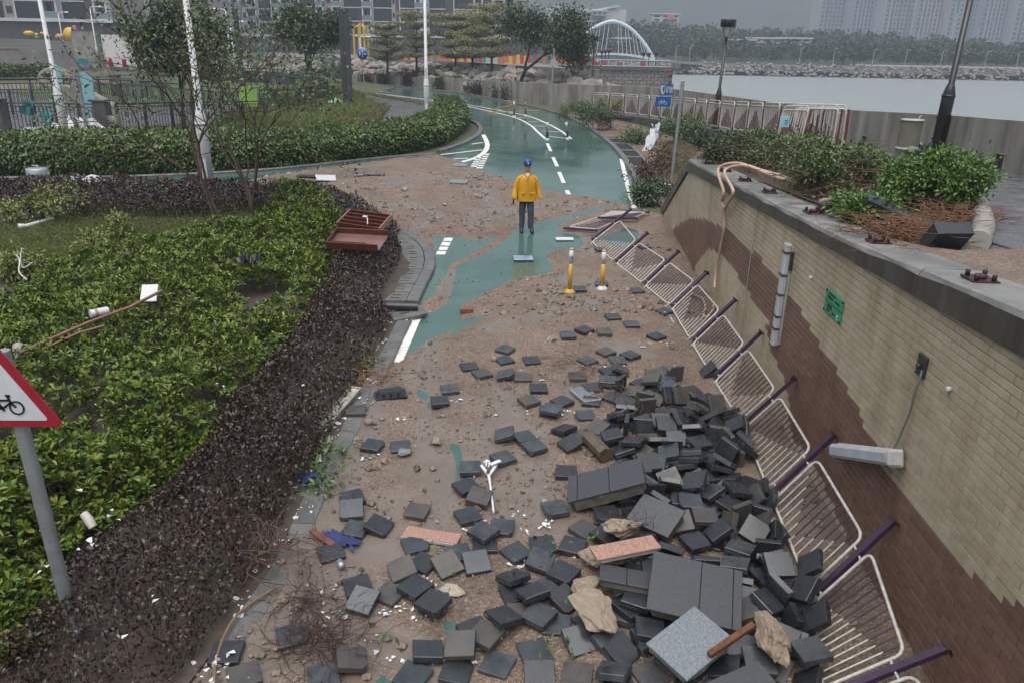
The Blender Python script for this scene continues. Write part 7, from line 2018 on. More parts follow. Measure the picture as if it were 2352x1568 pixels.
# ================================================================== PAVERS AND RUBBLE (positions settled by a drop test, then written down)
REST = [('p',1.289,14.33,0.484,0.04,-0,0.03),
('p',1.74,14.668,0.499,0.04,0,-0.05),
('p',2.376,14.291,0.482,0.04,-0.02,0.35),
('p',2.977,17.302,0.615,0.04,-0.01,0.27),
('p',1.958,17.061,0.605,0.04,-0.01,0.18),
('p',1.762,12.888,0.419,0.05,-0.01,0.17),
('p',2.048,12.554,0.404,0.04,-0,0.09),
('p',0.928,12.031,0.381,0.04,-0,0.1),
('p',1.212,12.255,0.391,0.03,-0.03,0.7),
('p',1.542,12.197,0.388,0.04,-0,0.03),
('p',2.389,12.034,0.381,0.04,-0.03,0.61),
('p',1.479,11.369,0.351,0.04,-0.03,0.62),
('p',1.851,11.26,0.346,0.03,-0.03,0.69),
('p',1.16,11.009,0.335,0.03,-0.03,0.69),
('p',1.626,11.06,0.337,0.04,-0,0.04),
('p',1.455,10.65,0.318,0.04,-0.02,0.38),
('p',1.626,10.653,0.373,-0.14,0.29,-0.19),
('p',1.525,10.361,0.305,0.04,-0,0.09),
('p',1.162,10.106,0.294,0.04,-0.01,0.33),
('p',2.288,10.703,0.32,0.03,-0.03,0.7),
('p',0.305,10.989,0.334,0.05,-0.01,0.2),
('p',0.169,10.399,0.307,0.04,0,-0),
('p',0.39,10.06,0.292,0.04,-0,0.05),
('p',0.249,9.667,0.274,0.04,-0.02,0.53),
('p',0.702,9.668,0.274,0.03,-0.03,0.73),
('p',0.506,9.405,0.262,0.04,0,-0),
('p',0.548,9.332,0.324,0.02,-0.04,1.17),
('p',0.686,8.851,0.273,0.03,-0.27,-0.92),
('p',0.897,8.727,0.232,0.04,-0.03,0.62),
('p',0.741,8.507,0.255,0.04,-0.3,0.51),
('p',0.177,8.688,0.23,0.04,-0.02,0.43),
('p',0.3,8.462,0.22,0.04,-0.02,0.5),
('p',0.662,7.907,0.196,0.04,0,-0.08),
('p',0.499,7.183,0.167,0.04,-0.01,0.32),
('p',-0.632,10.725,0.321,0.04,-0.01,0.26),
('p',-0.434,10.496,0.311,0.04,-0.02,0.49),
('p',-0.111,10.977,0.333,0.04,-0.02,0.5),
('p',-0.087,10.435,0.34,0.05,-0.26,-0.02),
('p',-0.866,9.977,0.288,0.05,-0.01,0.26),
('p',-0.971,9.616,0.272,0.04,-0.01,0.18),
('p',-2.055,9.296,0.258,0.04,-0,0.09),
('p',-1.68,8.419,0.218,0.04,0.01,-0.27),
('p',-1.338,8.398,0.217,0.04,-0.01,0.21),
('p',-0.072,8.699,0.269,0.05,-0.33,-0.01),
('p',-0.081,8.185,0.208,0.04,-0.02,0.52),
('p',-0.46,7.96,0.198,0.04,-0,0.08),
('p',-0.484,7.573,0.182,0.03,-0.02,0.62),
('p',-0.325,7.335,0.206,0.17,0.16,-0.23),
('p',-1.716,7.312,0.172,0.04,-0.02,0.43),
('p',-1.67,7.053,0.195,0.33,-0.01,0.18),
('p',-1.565,6.749,0.149,0.04,0.01,-0.25),
('p',-1.331,6.773,0.186,0.03,0.31,-0.27),
('p',-0.976,7.081,0.163,-0.01,3.1,1.35),
('p',-0.43,7.02,0.16,0.04,-0.02,0.43),
('p',-0.069,6.83,0.152,0.04,0.01,-0.13),
('p',-1.737,6.368,0.134,0.04,-0.02,0.44),
('p',-0.927,6.517,0.14,0.04,-0.01,0.39),
('p',-0.488,6.392,0.135,0.04,-0.01,0.33),
('p',-0.814,6.237,0.129,0.03,0.02,-0.53),
('p',-0.581,6.169,0.177,0.41,-0.09,0.59),
('p',-0.237,6.542,0.141,0.04,-0,0.09),
('p',-0.301,6.225,0.166,0.34,0,0.29),
('p',-0.255,6.667,0.211,-0.02,0.03,-2.25),
('p',0.068,5.843,0.115,0.02,-0.01,0.32),
('p',-1,6.102,0.167,0.19,-0.23,0.39),
('p',-1.387,5.901,0.117,0.03,-0.01,0.41),
('p',-1.074,5.797,0.114,0.02,0.01,-0.51),
('p',-0.841,5.826,0.18,0.02,0.01,-0.65),
('p',-1.294,5.66,0.153,0.36,0.03,-0.33),
('p',-0.663,5.699,0.112,0.02,0,-0.04),
('p',-0.656,5.628,0.175,0.02,0.01,-0.56),
('p',-1.258,4.978,0.129,0.28,-0.02,1.85),
('p',-0.648,5.08,0.133,-0.16,0.11,0.13),
('p',-1.813,5.256,0.101,0.02,-0.01,0.44),
('p',-1.448,4.817,0.09,0.02,-0.01,0.3),
('p',-0.275,5.364,0.103,0.02,-0.01,0.52),
('p',-0.179,5.239,0.165,0.02,0.01,-0.53),
('p',-0.027,5.425,0.206,-0.08,0.22,0.66),
('p',-0.377,5.086,0.201,0.24,-0.12,-0.04),
('p',-0.395,4.894,0.092,0.03,0.01,-0.21),
('p',-0.739,4.84,0.09,0.02,0.01,-0.42),
('p',-0.068,4.975,0.094,0.02,0.01,-0.38),
('p',-2.302,5.049,0.096,0.02,-0,0.07),
('p',-2.08,4.81,0.089,0.02,-0.01,0.49),
('p',0.347,6.558,0.141,0.04,-0.01,0.17),
('p',0.079,6.423,0.136,0.03,-0.02,0.65),
('p',0.572,6.092,0.123,0.01,0.04,-1.24),
('p',0.529,6.061,0.189,0.04,0.03,-0.6),
('p',0.34,5.907,0.118,0.03,-0.01,0.58),
('p',0.527,5.739,0.148,0.02,0.32,-0.74),
('p',0.134,5.581,0.109,0.02,-0,0.14),
('p',0.23,5.732,0.222,-0.29,-0.08,0.45),
('p',0.057,6.01,0.172,-0.32,0.08,0.59),
('p',0.437,5.442,0.105,0.02,0,-0.07),
('p',0.74,5.472,0.106,0.02,-0.01,0.59),
('p',1,5.554,0.144,-0.13,0.15,-0.23),
('p',1.185,6.168,0.126,0.03,-0.03,0.73),
('p',0.614,5.218,0.15,0.47,-0.01,0.39),
('p',0.876,5.201,0.151,0.02,0.48,-0.88),
('p',0.234,5.126,0.098,0.02,-0.01,0.31),
('p',0.282,5.49,0.172,0.02,0.01,-0.61),
('p',0.27,4.847,0.122,0.29,-0,0.06),
('p',0.577,4.888,0.092,0.03,0.01,-0.21),
('p',0.899,4.785,0.089,0.02,-0,0.18),
('p',1.34,5.509,0.107,0.02,0.01,-0.21),
('p',1.317,5.774,0.149,0.08,-2.96,0.92),
('p',1.19,5.268,0.101,-3.13,-0.02,1.03),
('p',1.158,4.896,0.092,0.03,-0.01,0.43),
('p',1.31,4.672,0.086,-0.01,-3.12,-1.2),
('p',1.02,7.345,0.173,0.04,-0.01,0.17),
('p',0.648,6.552,0.141,0.01,-0.04,1.22),
('p',2.729,13.194,0.433,0.04,-0.02,0.53),
('p',1.988,9.915,0.285,0.04,-0.02,0.36),
('p',1.878,10.26,0.301,0.03,-0.03,0.7),
('p',1.725,9.937,0.325,0.22,-0.13,-0.49),
('p',1.109,9.691,0.275,-3.13,-0.04,1.36),
('p',2.32,4.018,0.14,-0.02,0.66,3.03),
('p',1.549,9.623,0.315,0.15,0.28,-0.25),
('p',2.405,9.923,0.326,0.04,0.38,-0.41),
('p',2.708,8.767,0.302,-0.39,0.26,-1.76),
('p',2.322,8.17,0.272,0,-0.04,1.55),
('p',2.341,9.708,0.386,-0.91,-2.91,0.5),
('p',2.773,5.942,0.428,-0.86,-0.23,1.27),
('p',2.804,7.251,0.281,-0.42,0.91,2.51),
('p',2.564,9.92,0.341,0.13,-2.79,-0.9),
('p',1.26,8.579,0.342,-0.21,0.01,1.71),
('p',2.294,5.175,0.251,-0.07,0.31,-2.19),
('p',3.19,5.658,0.111,-3.14,0.02,-1.5),
('p',1.478,7.47,0.271,0.54,1.63,-1.98),
('p',1.549,7.49,0.272,-0.5,-1.5,-2.05),
('p',2.04,8.718,0.231,0.03,-0.03,0.83),
('p',1.814,7.657,0.276,-0.39,-0.51,1.92),
('p',2.623,5.639,0.391,0.66,0.64,-2.34),
('p',1.673,7.99,0.234,0.34,-0.01,0.37),
('p',1.206,6.213,0.353,0.03,-0.02,0.61),
('p',2.524,6.029,0.35,-0.43,0.03,-3.12),
('p',1.907,5.647,0.292,-0.01,2.89,1.64),
('p',2.412,9.214,0.321,-0.63,0.04,-1.54),
('p',2.009,10.208,0.403,0.1,-0.26,-0.39),
('p',2.551,8.161,0.207,0.04,-0.01,0.21),
('p',2.628,6.999,0.252,1.61,0.02,-0.5),
('p',1.821,9.586,0.363,-1.53,0.02,-0.43),
('p',2.704,6.609,0.249,-0.2,-0.95,0.12),
('p',1.431,9.81,0.28,-0.04,-0.03,2.51),
('p',1.965,8.798,0.401,0.04,-2.77,-1.55),
('p',1.86,5.942,0.119,-0.01,0.03,-2.02),
('p',1.879,6.133,0.217,0.1,1.6,-1.55),
('p',1.674,9.014,0.298,-0.17,0.33,3.03),
('p',1.634,4.707,0.087,-0.01,0.02,-2.21),
('p',1.98,5.159,0.158,0.29,0.09,-0.39),
('p',2.251,6.768,0.299,0.99,2.16,1.15),
('p',2.055,7.503,0.353,0.4,0.36,-1.92),
('p',2.58,8.165,0.395,1.53,-0.32,2.37),
('p',1.966,8.392,0.312,-1.18,0,-0.01),
('p',2.188,6.214,0.231,0.14,-0.13,-1.93),
('p',1.147,4.551,0.175,0.16,-0.29,1.45),
('p',1.496,5.176,0.17,0.02,0.67,0.79),
('p',2.719,8.183,0.3,-1.41,-1.61,1.57),
('p',1.958,5.578,0.109,-0.01,0.02,-2.08),
('p',1.712,8.4,0.217,-0.04,-0,3.08),
('p',1.955,6.98,0.159,-0.01,-0.04,1.84),
('p',2.305,8.408,0.353,-0.09,3.13,0.33),
('p',1.963,9.701,0.323,-0.23,2.91,1.1),
('p',2.301,8.602,0.265,-0.38,-0,3.14),
('p',-0.101,11.385,0.351,-3.1,0.02,-0.54),
('p',2.037,9.252,0.375,2.74,-0.08,-0.27),
('p',1.685,5.132,0.203,0.03,-0.64,-2.06),
('p',1.284,7.417,0.176,0.01,0.04,-1.26),
('p',0.989,6.662,0.213,-0.06,0.01,2.33),
('p',1.718,8.688,0.291,0.41,0.09,3.04),
('p',2.194,7.32,0.322,-0.32,-0.35,0.53),
('p',2.603,8.511,0.222,-0.03,-0.03,2.38),
('p',1.891,7.303,0.236,-0.04,-0.01,2.98),
('p',1.365,7.072,0.162,-0.04,3.13,0.26),
('p',1.12,8.909,0.28,3.13,-0.34,0.77),
('p',1.974,6.943,0.222,0.04,-0.02,0.56),
('p',1.82,9.394,0.354,1.53,0.01,-2.87),
('p',1.459,4.897,0.185,-0.12,-0.22,-2.3),
('p',2.302,5.604,0.271,0.28,-0.33,2.2),
('p',1.399,9.144,0.371,-0.23,-0.4,-0.38),
('p',2.617,8.74,0.399,0.46,-0.09,1),
('p',2.372,7.47,0.229,0.45,0.06,-1.05),
('p',2.547,6.419,0.228,0.14,1.53,1.57),
('p',2.162,8.9,0.431,-0.8,-2.64,0.9),
('p',0.316,6.275,0.167,-0.17,-0.19,2.82),
('p',2.836,8.244,0.394,-0.67,-0.08,-1.56),
('p',2.594,6.831,0.295,2.39,-0.04,1.03),
('p',1.532,9.162,0.331,0.29,2.77,-0.23),
('p',2.455,7.186,0.232,-0.02,-0.03,2.13),
('p',2.634,6.651,0.255,-0.94,-0.24,1.28),
('p',1.644,7.113,0.319,0.05,2.17,-2.42),
('p',2.238,10.248,0.365,-3.13,-0.04,1.42),
('p',1.582,5.297,0.202,0.28,-0.59,-2.4),
('p',2.694,8.947,0.291,-3.1,0.46,-0.57),
('p',2.261,7.404,0.239,-0.44,0.13,2.48),
('p',1.809,5.699,0.19,-0.33,-0.23,1.28),
('p',2.379,5.189,0.198,0.03,-0.31,1.07),
('p',1.59,7.828,0.397,0.02,-2.77,-1.34),
('p',1.089,5.908,0.178,0.4,-0.11,-1.48),
('p',2.464,5.432,0.201,1.3,0.02,-1.58),
('p',1.581,8.252,0.282,-0.17,-0.44,0.4),
('p',2.869,9.32,0.351,0.41,0.07,-2.72),
('p',2.489,6.148,0.125,-0.04,-3.13,-0.34),
('p',2.048,4.964,0.201,-0.25,0,3.09),
('p',2.428,6.865,0.154,0.04,-0.01,0.21),
('p',0.976,10.472,0.31,-0.04,3.14,0.04),
('p',1.036,7.007,0.225,-0.04,0.01,-2.93),
('p',1.369,8.068,0.203,0.03,-0.03,0.79),
('p',1.867,5.351,0.146,0.12,0.28,-1.24),
('p',2.2,7.779,0.255,-0,-3.1,-1.48),
('p',1.388,10.23,0.365,0.01,-0.04,1.44),
('p',1.946,8.992,0.34,0.02,-2.69,-1.49),
('p',1.962,7.717,0.188,0.02,-0.03,0.93),
('p',2.755,7.409,0.297,0.27,-0.95,-0.44),
('p',1.476,7.663,0.282,1.81,-0,0.12),
('p',2.454,4.97,0.311,3.12,-0.11,0.18),
('p',2.789,8.65,0.483,-0.72,-0.26,1.36),
('p',2.39,10.434,0.401,0.28,-1.61,1.57),
('p',1.878,6.573,0.207,0.04,-0.01,0.39),
('p',2.403,7.163,0.166,-3.11,-0.03,0.75),
('p',1.397,5.935,0.173,-0.08,0.36,0.94),
('p',2.141,7.977,0.371,0.22,0.31,2.45),
('p',1.493,6.399,0.135,0.02,-0.03,1.05),
('p',2.471,8.892,0.286,0.44,-0.04,0.98),
('p',2.282,5.786,0.114,0.02,0.02,-0.84),
('p',1.151,5.612,0.259,0.1,-3.07,-0.37),
('p',1.902,8.212,0.325,-0.34,-0.16,1.47),
('p',1.643,5.803,0.267,0.05,-2.85,1.51),
('p',1.055,6.983,0.159,0.02,-0.04,1.13),
('p',1.809,8.524,0.3,0,0.73,1.57),
('p',2.716,9.697,0.34,-0.02,-0.04,2.14),
('p',1.99,9.061,0.299,0.06,-0.45,1.57),
('p',2.447,6.064,0.187,-3.13,0.04,-1.16),
('p',2.42,5.687,0.336,-1.84,-0.33,2.2),
('p',1.524,9.366,0.334,2.47,0.01,-0.13),
('p',1.572,7.308,0.293,1.91,1.82,0.77),
('p',2.484,5.731,0.163,0.2,-0.26,1.59),
('p',2.531,5.848,0.282,2.96,-0.54,-1.17),
('p',2.142,8.134,0.38,0.17,-0.34,-1.81),
('p',2.84,8.329,0.467,0.44,-0.53,2.51),
('p',2.628,5.336,0.337,0.28,-0.85,-0.48),
('p',2.233,5.224,0.1,-0.01,-3.12,-1.33),
('p',1.087,5.571,0.198,0.04,0.16,0.7),
('p',2.397,6.597,0.2,0.41,-0.01,1.52),
('p',2.207,9.723,0.377,0.24,-2.27,-1.37),
('p',1.155,4.198,0.074,-0,3.12,1.46),
('p',2.014,8.826,0.34,-0.01,-0.37,1.71),
('p',2.261,8.984,0.244,-0.05,0.01,-2.94),
('p',0.786,6.825,0.152,0.03,0.03,-0.8),
('p',1.727,3.736,0.069,0,-3.14,1.47),
('p',1.942,7.161,0.296,0.04,-0,-0.03),
('p',2.077,6.659,0.145,-0.04,-3.12,-0.45),
('p',1.483,8.883,0.332,-1.56,-0.05,1.35),
('p',1.42,5.605,0.235,-2.63,-0.19,1.36),
('p',1.901,4.347,0.078,-0.02,-0.01,2.56),
('p',2.087,7.591,0.308,0.53,0.13,-1.35),
('p',1.985,4.767,0.123,0.19,0.06,2.79),
('p',2.299,8.71,0.389,-0.71,-0.23,-0.32),
('p',2.525,9.436,0.32,0.04,0.49,0.51),
('p',2.925,10.635,0.396,-2.34,0.04,-1.54),
('p',1.774,6.834,0.262,0.23,2.81,1.66),
('p',2.061,8.561,0.314,-0.38,0.03,3.11),
('p',2.115,5.771,0.178,-0.34,3.04,-0.55),
('p',2.618,9.135,0.368,2.48,0.36,1.01),
('p',2.166,6.003,0.194,0.69,-0.01,2.83),
('p',1.535,3.047,0.069,-0,3.14,1.48),
('p',2.377,4.786,0.168,0.79,0.02,-2.03),
('p',1.799,9.191,0.253,0.04,-0.03,0.64),
('p',1.731,7.179,0.166,-3.12,-0.03,0.88),
('p',2.622,5.612,0.291,-0.08,0.88,2.92),
('p',0.857,4.848,0.181,-0.32,-0.2,-0.35),
('p',2.526,6.098,0.311,-0.13,-2.73,-1.3),
('p',2.658,7.297,0.291,-0.58,0.98,2.78),
('p',2.183,4.518,0.082,0.02,-0,0.13),
('p',2.194,9.983,0.402,0.38,-0.07,-1.46),
('p',1.91,7.356,0.173,-0.03,3.11,0.88),
('p',1.457,8.591,0.226,0,-0.04,1.46),
('p',2.259,6.348,0.297,0,-3.01,1.02),
('p',2.177,7.147,0.213,0.09,-0.38,0.43),
('p',2.786,9.521,0.36,0.16,-0.83,1.8),
('p',1.208,5.251,0.246,-0.14,-0.04,-1.66),
('p',2.504,7.766,0.248,-0.3,0.15,1.04),
('p',2.13,6.061,0.323,0.15,-0.16,-1.99),
('p',2.113,9.262,0.256,-3.12,-0.04,1.07),
('p',1.688,5.989,0.251,2.69,-0.65,-0.89),
('p',1.779,4.953,0.139,-0.03,-0.33,-0.29),
('p',2.113,10.519,0.349,-2.97,-0.19,0.08),
('p',2.503,6.283,0.218,0.81,-3.09,-0.15),
('p',0.99,9.281,0.257,0.04,-0,0.08),
('p',2.294,4.323,0.12,-3.05,0.31,-1.07),
('p',2.536,8.412,0.283,-3.13,-0.04,1.28),
('p',1.773,7.466,0.33,0.01,-2.21,1.23),
('p',1.63,6.928,0.199,-0.14,-0.28,2.31),
('p',1.681,8.85,0.33,1.53,-0,3.05),
('p',2.575,8.557,0.383,1.66,0.01,-0.29),
('p',2.241,9.441,0.3,-3.12,0.27,1.08),
('p',2.041,6.908,0.286,0.04,0,-0.03),
('p',2.078,8.253,0.211,-3.13,0.04,-1.37),
('p',2.184,4.974,0.135,-2.99,-0.24,0.96),
('p',1.056,6.514,0.14,-0.04,-0,3.05),
('p',0.982,4.575,0.124,-0.11,2.88,1.31),
('p',1.376,4.995,0.13,-3.06,0.24,0.65),
('p',2.253,6.511,0.189,0.07,0.4,0.12),
('p',2.106,7.974,0.198,-0.02,-3.1,-1.1),
('p',2.521,8.009,0.335,-0.21,-0.54,-2.24),
('p',1.347,6.635,0.187,-0.03,0.34,2.26),
('p',1.369,8.323,0.274,0.2,0.28,-2.95),
('p',2.706,7.718,0.214,-0.19,-0.02,0.55),
('p',1.677,7.925,0.349,-0.2,0.28,-1.86),
('p',2.117,6.64,0.298,-0.61,0.16,1.72),
('p',2.71,9.625,0.272,0.04,-0.02,0.51),
('p',1.548,10.043,0.384,0.95,-1.61,1.57),
('p',2.413,7.898,0.31,0.31,-0.24,-3.09),
('p',2.258,10.081,0.293,-0.02,0.04,-2.04),
('p',1.285,9.039,0.246,-0.04,3.12,0.65),
('p',2.42,6.931,0.314,-1.53,-0.02,0.52),
('p',1.912,8.161,0.252,0,-0.37,0.3),
('p',1.668,7.853,0.257,-0.13,0.32,-1.63),
('p',2.932,8.824,0.323,0.94,0.04,-1.65),
('p',2.018,7.926,0.31,-0.01,0.38,1.78),
('p',2.235,5.442,0.154,0.13,2.88,-0.51),
('p',2.853,9.212,0.316,-0.12,2.74,-1.32),
('p',2.52,7.54,0.181,-0.03,0.02,-2.57),
('p',2.485,7.349,0.353,0.28,-3.11,-1.28),
('p',1.61,6.459,0.218,-0.19,-0.55,-1.77),
('p',1.198,8.61,0.263,-0.19,0.11,2.18),
('p',2.356,7.104,0.31,0.04,-0.1,2.29),
('p',2.886,8.734,0.407,-0.95,-0.43,1.69),
('p',0.956,5.097,0.156,0.08,0.5,-0.75),
('p',2.211,6.251,0.129,-3.11,0.01,-0.38),
('p',1.614,5.594,0.165,-0.03,0.51,-3.06),
('p',2.466,6.613,0.325,0.44,-0.54,0.83),
('p',2.849,8.599,0.388,-0.81,-0.69,1.44),
('p',1.5,8.38,0.37,0.18,-0.11,-2.05),
('p',2.082,5.56,0.208,-0.3,-0.02,1.71),
('p',1.547,6.155,0.171,-3.01,0.32,-0.76),
('p',1.2,5.211,0.183,0.14,-0.02,1.91),
('p',1.378,6.047,0.257,-2.99,-0.09,1.54),
('p',1.916,6.297,0.131,-3.1,0.01,-0.14),
('p',2.614,8.332,0.437,1.3,1.61,-1.57),
('slabA',1.068,7.382,0.362,0.04,-0.37,-0.09),
('slabB',1.644,5.588,0.369,0.24,0.09,-0.23),
('slabC',1.526,6.859,0.298,0.45,0.01,-0.71),
('slabD',1.489,5.001,0.327,-2.98,0.12,-0.9),
('slabE',1.078,5.819,0.32,-0.08,0.09,-0.15),
('graniteA',1.106,6.151,0.408,0.04,-0.01,0.32),
('stub',1.054,8.389,0.303,0.67,0.04,-1.17),
('slabF',1.811,4.511,0.206,-3.06,-0.15,0.37),
('bar',1.794,4.946,0.434,0.18,-0.31,0.46),
('rockA',2.143,5.081,0.373,-0.02,0.26,-1.4),
('rockB',1.133,6.621,0.342,0.05,-0.04,-0.35),
('rockC',0.73,5.795,0.217,0.31,0.13,0.47),
('rockD',0.72,5.425,0.323,0.03,0.14,-0.76),
('rockE',0.959,6.287,0.243,0.04,0.01,-0.28)]
mPav = [mat('dark_paver_a', (.022, .025, .029), .22, var=.45, vs=5., bump=.2, bs=130, rvar=.12, spec=.8), mat('dark_paver_b', (.02, .021, .025), .3, var=.35, vs=6., bump=.3, bs=140, rvar=.1, spec=.7), mat('dark_paver_c', (.034, .039, .044), .2, var=.5, vs=4., bump=.15, bs=120, rvar=.12, spec=.8), mat('muddy_paver', (.028, .03, .033), .4, var=.4, vs=5., bump=.3, bs=90, rvar=.15, spec=.6, col2=(.075, .062, .05)), mat('worn_paver', (.045, .05, .055), .22, var=.5, vs=6., bump=.2, bs=120, rvar=.15, spec=.7, col2=(.02, .022, .025))]
mGran = mat('dark_granite', (.05, .052, .058), .42, island=None, var=.5, vs=90., bump=.15, bs=150)
mGranP = mat('pink_granite', (.40, .22, .165), .4, var=.55, vs=75., bump=.1, bs=120, col2=(.10, .07, .06))
mRough = mat('rough_concrete', (.19, .165, .135), .85, var=.5, vs=7., bump=.7, bs=28)
mSlabPale = mat('pale_speckled_slab', (.16, .18, .2), .35, var=.5, vs=45., bump=.15, bs=120)
mBed = mat('mortar_bed', (.10, .085, .068), .9, var=.5, vs=14., bump=.6, bs=40)
def paver_mesh(m, seed):
 rs = random.Random(seed); bm = bmesh.new(); b = .0035; h = .125; t = .029
 for sx_ in (-1, 1):
  for sy_ in (-1, 1):
   cx, cy = rs.uniform(0, .004), rs.uniform(0, .004)
   chip = rs.uniform(.02, .05) if rs.random() < .2 else 0
   for sz_3 in (-1, 1):
    k = chip if sz_3 > 0 else chip * .4
    bm.verts.new((sx_ * (h - b - cx - k), sy_ * (h - b - cy), sz_3 * t)); bm.verts.new((sx_ * (h - b - cx), sy_ * (h - b - cy - k), sz_3 * t))
    bm.verts.new((sx_ * (h - cx), sy_ * (h - b - cy - k), sz_3 * (t - b))); bm.verts.new((sx_ * (h - b - cx - k), sy_ * (h - cy), sz_3 * (t - b)))
 bmesh.ops.convex_hull(bm, input=bm.verts)
 bmesh.ops.dissolve_limit(bm, angle_limit=.03, verts=bm.verts, edges=bm.edges)
 me = bpy.data.meshes.new('paver'); bm.to_mesh(me); bm.free(); me.materials.append(m); return me
pvm = [paver_mesh(mPav[i % 5], i) for i in range(15)]
LAND = {'the arrow marker post': S(1308, 672), 'the plain marker post': S(1383, 664), 'the loose steel grate': S(1345, 908), 'the white metal stand': S(1125, 1100), 'the black plastic cover': S(897, 905), 'the long pale lamp tray': S(775, 945),
  'the left pink granite slab': S(992, 1228), 'the pale flat stone': S(1036, 1350), 'the red brick': S(1072, 713), 'the root tangle': S(720, 1440), 'the blue cloth': S(775, 1240), 'the jointed slab': S(1428, 1092), 'the large square slab': S(1620, 1365), 'the right pink granite slab': S(1455, 1245),
  'the pale speckled slab': S(1620, 1468), 'the pale boulder': S(1450, 1178), 'the lower pale boulder': S(1740, 1450), 'the green puddle': S(1248, 1280), 'the broken kerb stub': S(1432, 985), 'the rusty bar': S(1668, 1425)}
RAILP = {'the third near railing post': Dw[6], 'the fourth near railing post': Dw[5], 'the second near railing post': Dw[7], 'the nearest railing post': Dw[8]}
seen_ = {}
items = [r for r in REST if r[0] == 'p']
recs = []
for i, r in enumerate(items):
 p = Vector(r[1:4]); e = Euler(r[4:7]); nz_ = (e.to_matrix() @ Vector((0, 0, 1))).z; tilt = math.degrees(math.acos(max(-1, min(1, abs(nz_)))))
 heap = i >= 115
 lm = dict(LAND); 
 if heap: lm.update(RAILP)
 best = min(lm.items(), key=lambda kv: (kv[1] - p).length)
 d = p - best[1]
 dr_ = ('right of' if d.x > 0 else 'left of') if abs(d.x) > abs(d.y) else ('behind' if d.y > 0 else 'in front of')
 look = 'steeply tilted' if tilt > 35 else 'slanting' if tilt > 12 else 'flat'
 yaw = abs((math.degrees(e.z) + 45) % 90 - 45)
 recs.append((i, p, e, heap, best[0], d.length, dr_, look, 'cornerwise' if yaw > 25 else 'squared'))
above = lambda p: sum(1 for q in recs if q[1].z > p.z + .03 and (q[1] - p).xy.length < .16)
rank = {}
for rec in sorted(recs, key=lambda t: t[5]):
 i, p, e, heap, ln, dd, dr_, look, yw_ = rec
 if heap and above(p) >= 2:
  lab = 'dark square paver half buried under others in the heap by the railing'
 else:
  key = (heap, ln, dr_, look); k = rank.get(key, 0); rank[key] = k + 1
  if k < 6:
   lab = '%s dark paver %s, %s closest %s %s' % (look, 'in heap' if heap else 'on the sand', ORD[k].strip() or 'the', dr_, ln) if k == 0 else '%s dark paver %s, %sclosest %s %s' % (look, 'in heap' if heap else 'on the sand', ORD[k], dr_, ln)
   lab = lab.replace(', the closest', ', closest')
  else:
   lab = '%s dark square paver among the heap against the fallen railing' % look if heap else '%s dark square paver among many on the sand' % look
 o = link('paver', pvm[(i * 7 + i // 11) % 15]); o.location = p; o.rotation_euler = e
 tag(o, lab, 'paver', 'pavers heaped against the fallen railing' if heap else 'pavers strewn over the sand')
byk = {r[0]: r for r in REST if r[0] != 'p'}
def put(kind, name, label, cat):
 r = byk[kind]; o = empty(name, r[1:4], label, cat); mt = Euler(r[4:7]).to_matrix()
 if mt[2][2] < 0: mt = mt @ Matrix.Rotation(math.pi, 3, 'X')
 o.rotation_euler = mt.to_euler(); return o
def tiled_slab(kind, dim, cuts, label, m=mGran, base=mBed):
 o = put(kind, 'slab', label, 'slab'); L_, W_, T_ = dim
 q = MB(); rs = random.Random(len(kind) + int(L_ * 100)); out = []
 for k in range(22):
  a = 6.2832 * k / 22; c, s = math.cos(a), math.sin(a); f = 1 / max(abs(c), abs(s))
  out.append((c * f * L_ / 2 * rs.uniform(.94, 1.0), s * f * W_ / 2 * rs.uniform(.94, 1.0)))
 q.prism(out, -T_ / 2, T_ / 2 - .026); q.build('mortar_base', base, o)
 x = -L_ / 2
 for c in cuts + [1.]:
  x1 = -L_ / 2 + c * L_; q = MB(); q.cbox(((x + x1) / 2, 0, T_ / 2 - .012), (x1 - x - .006, W_, .026), .003); q.build('facing_tile', m, o); x = x1
 return o
tiled_slab('slabA', (.86, .50, .14), [.13, .55], 'thick slab of dark facing tiles with two joints, lying at the left side of the heap')
tiled_slab('slabB', (.80, .64, .10), [.55, .9], 'largest square slab of dark facing tiles lying on the lower heap')
tiled_slab('slabC', (.5, .36, .1), [], 'dark smooth slab tilted just behind the pale boulder')
tiled_slab('slabE', (.5, .26, .07), [.5], 'cracked dark double tile left of the largest square slab')
tiled_slab('slabF', (.6, .5, .12), [], 'dark speckled slab at the bottom border below the lower pale boulder')
tiled_slab('slabD', (.44, .58, .07), [], 'pale wet speckled slab in front of the largest square slab', mSlabPale, mRough)
tiled_slab('graniteA', (.66, .2, .05), [], 'pink granite strip lying on the heap below the pale boulder', mGranP, mFix)
o = put('stub', 'kerb_stub', 'broken brown kerb stub with a rounded back on the upper heap', 'kerb piece')
q = MB(); q.prism([(-.085, -.085), (.085, -.085), (.085, .02), (.04, .08), (-.04, .085), (-.085, .03)], -.23, .23, Matrix(((0, 0, 1, 0), (1, 0, 0, 0), (0, 1, 0, 0), (0, 0, 0, 1)))); q.build('stone', mat('brown_kerb', (.10, .075, .05), .6, var=.45, vs=9., bump=.4, bs=40), o)
o = put('bar', 'rusty_bar', 'rusty flat steel bar lying across the heap edge', 'steel bar'); q = MB(); q.cbox((0, 0, 0), (.46, .05, .05), .006); q.build('bar', mat('rust', (.13, .05, .022), .85, var=.5, vs=20., bump=.4, bs=60), o)
mBoul = mat('tan_boulder', (.27, .2, .13), .85, var=.5, vs=5., bump=.8, bs=22, col2=(.13, .115, .10)); mBoulG = mat('grey_boulder', (.2, .18, .155), .8, var=.5, vs=4., bump=.7, bs=20, col2=(.22, .15, .09))
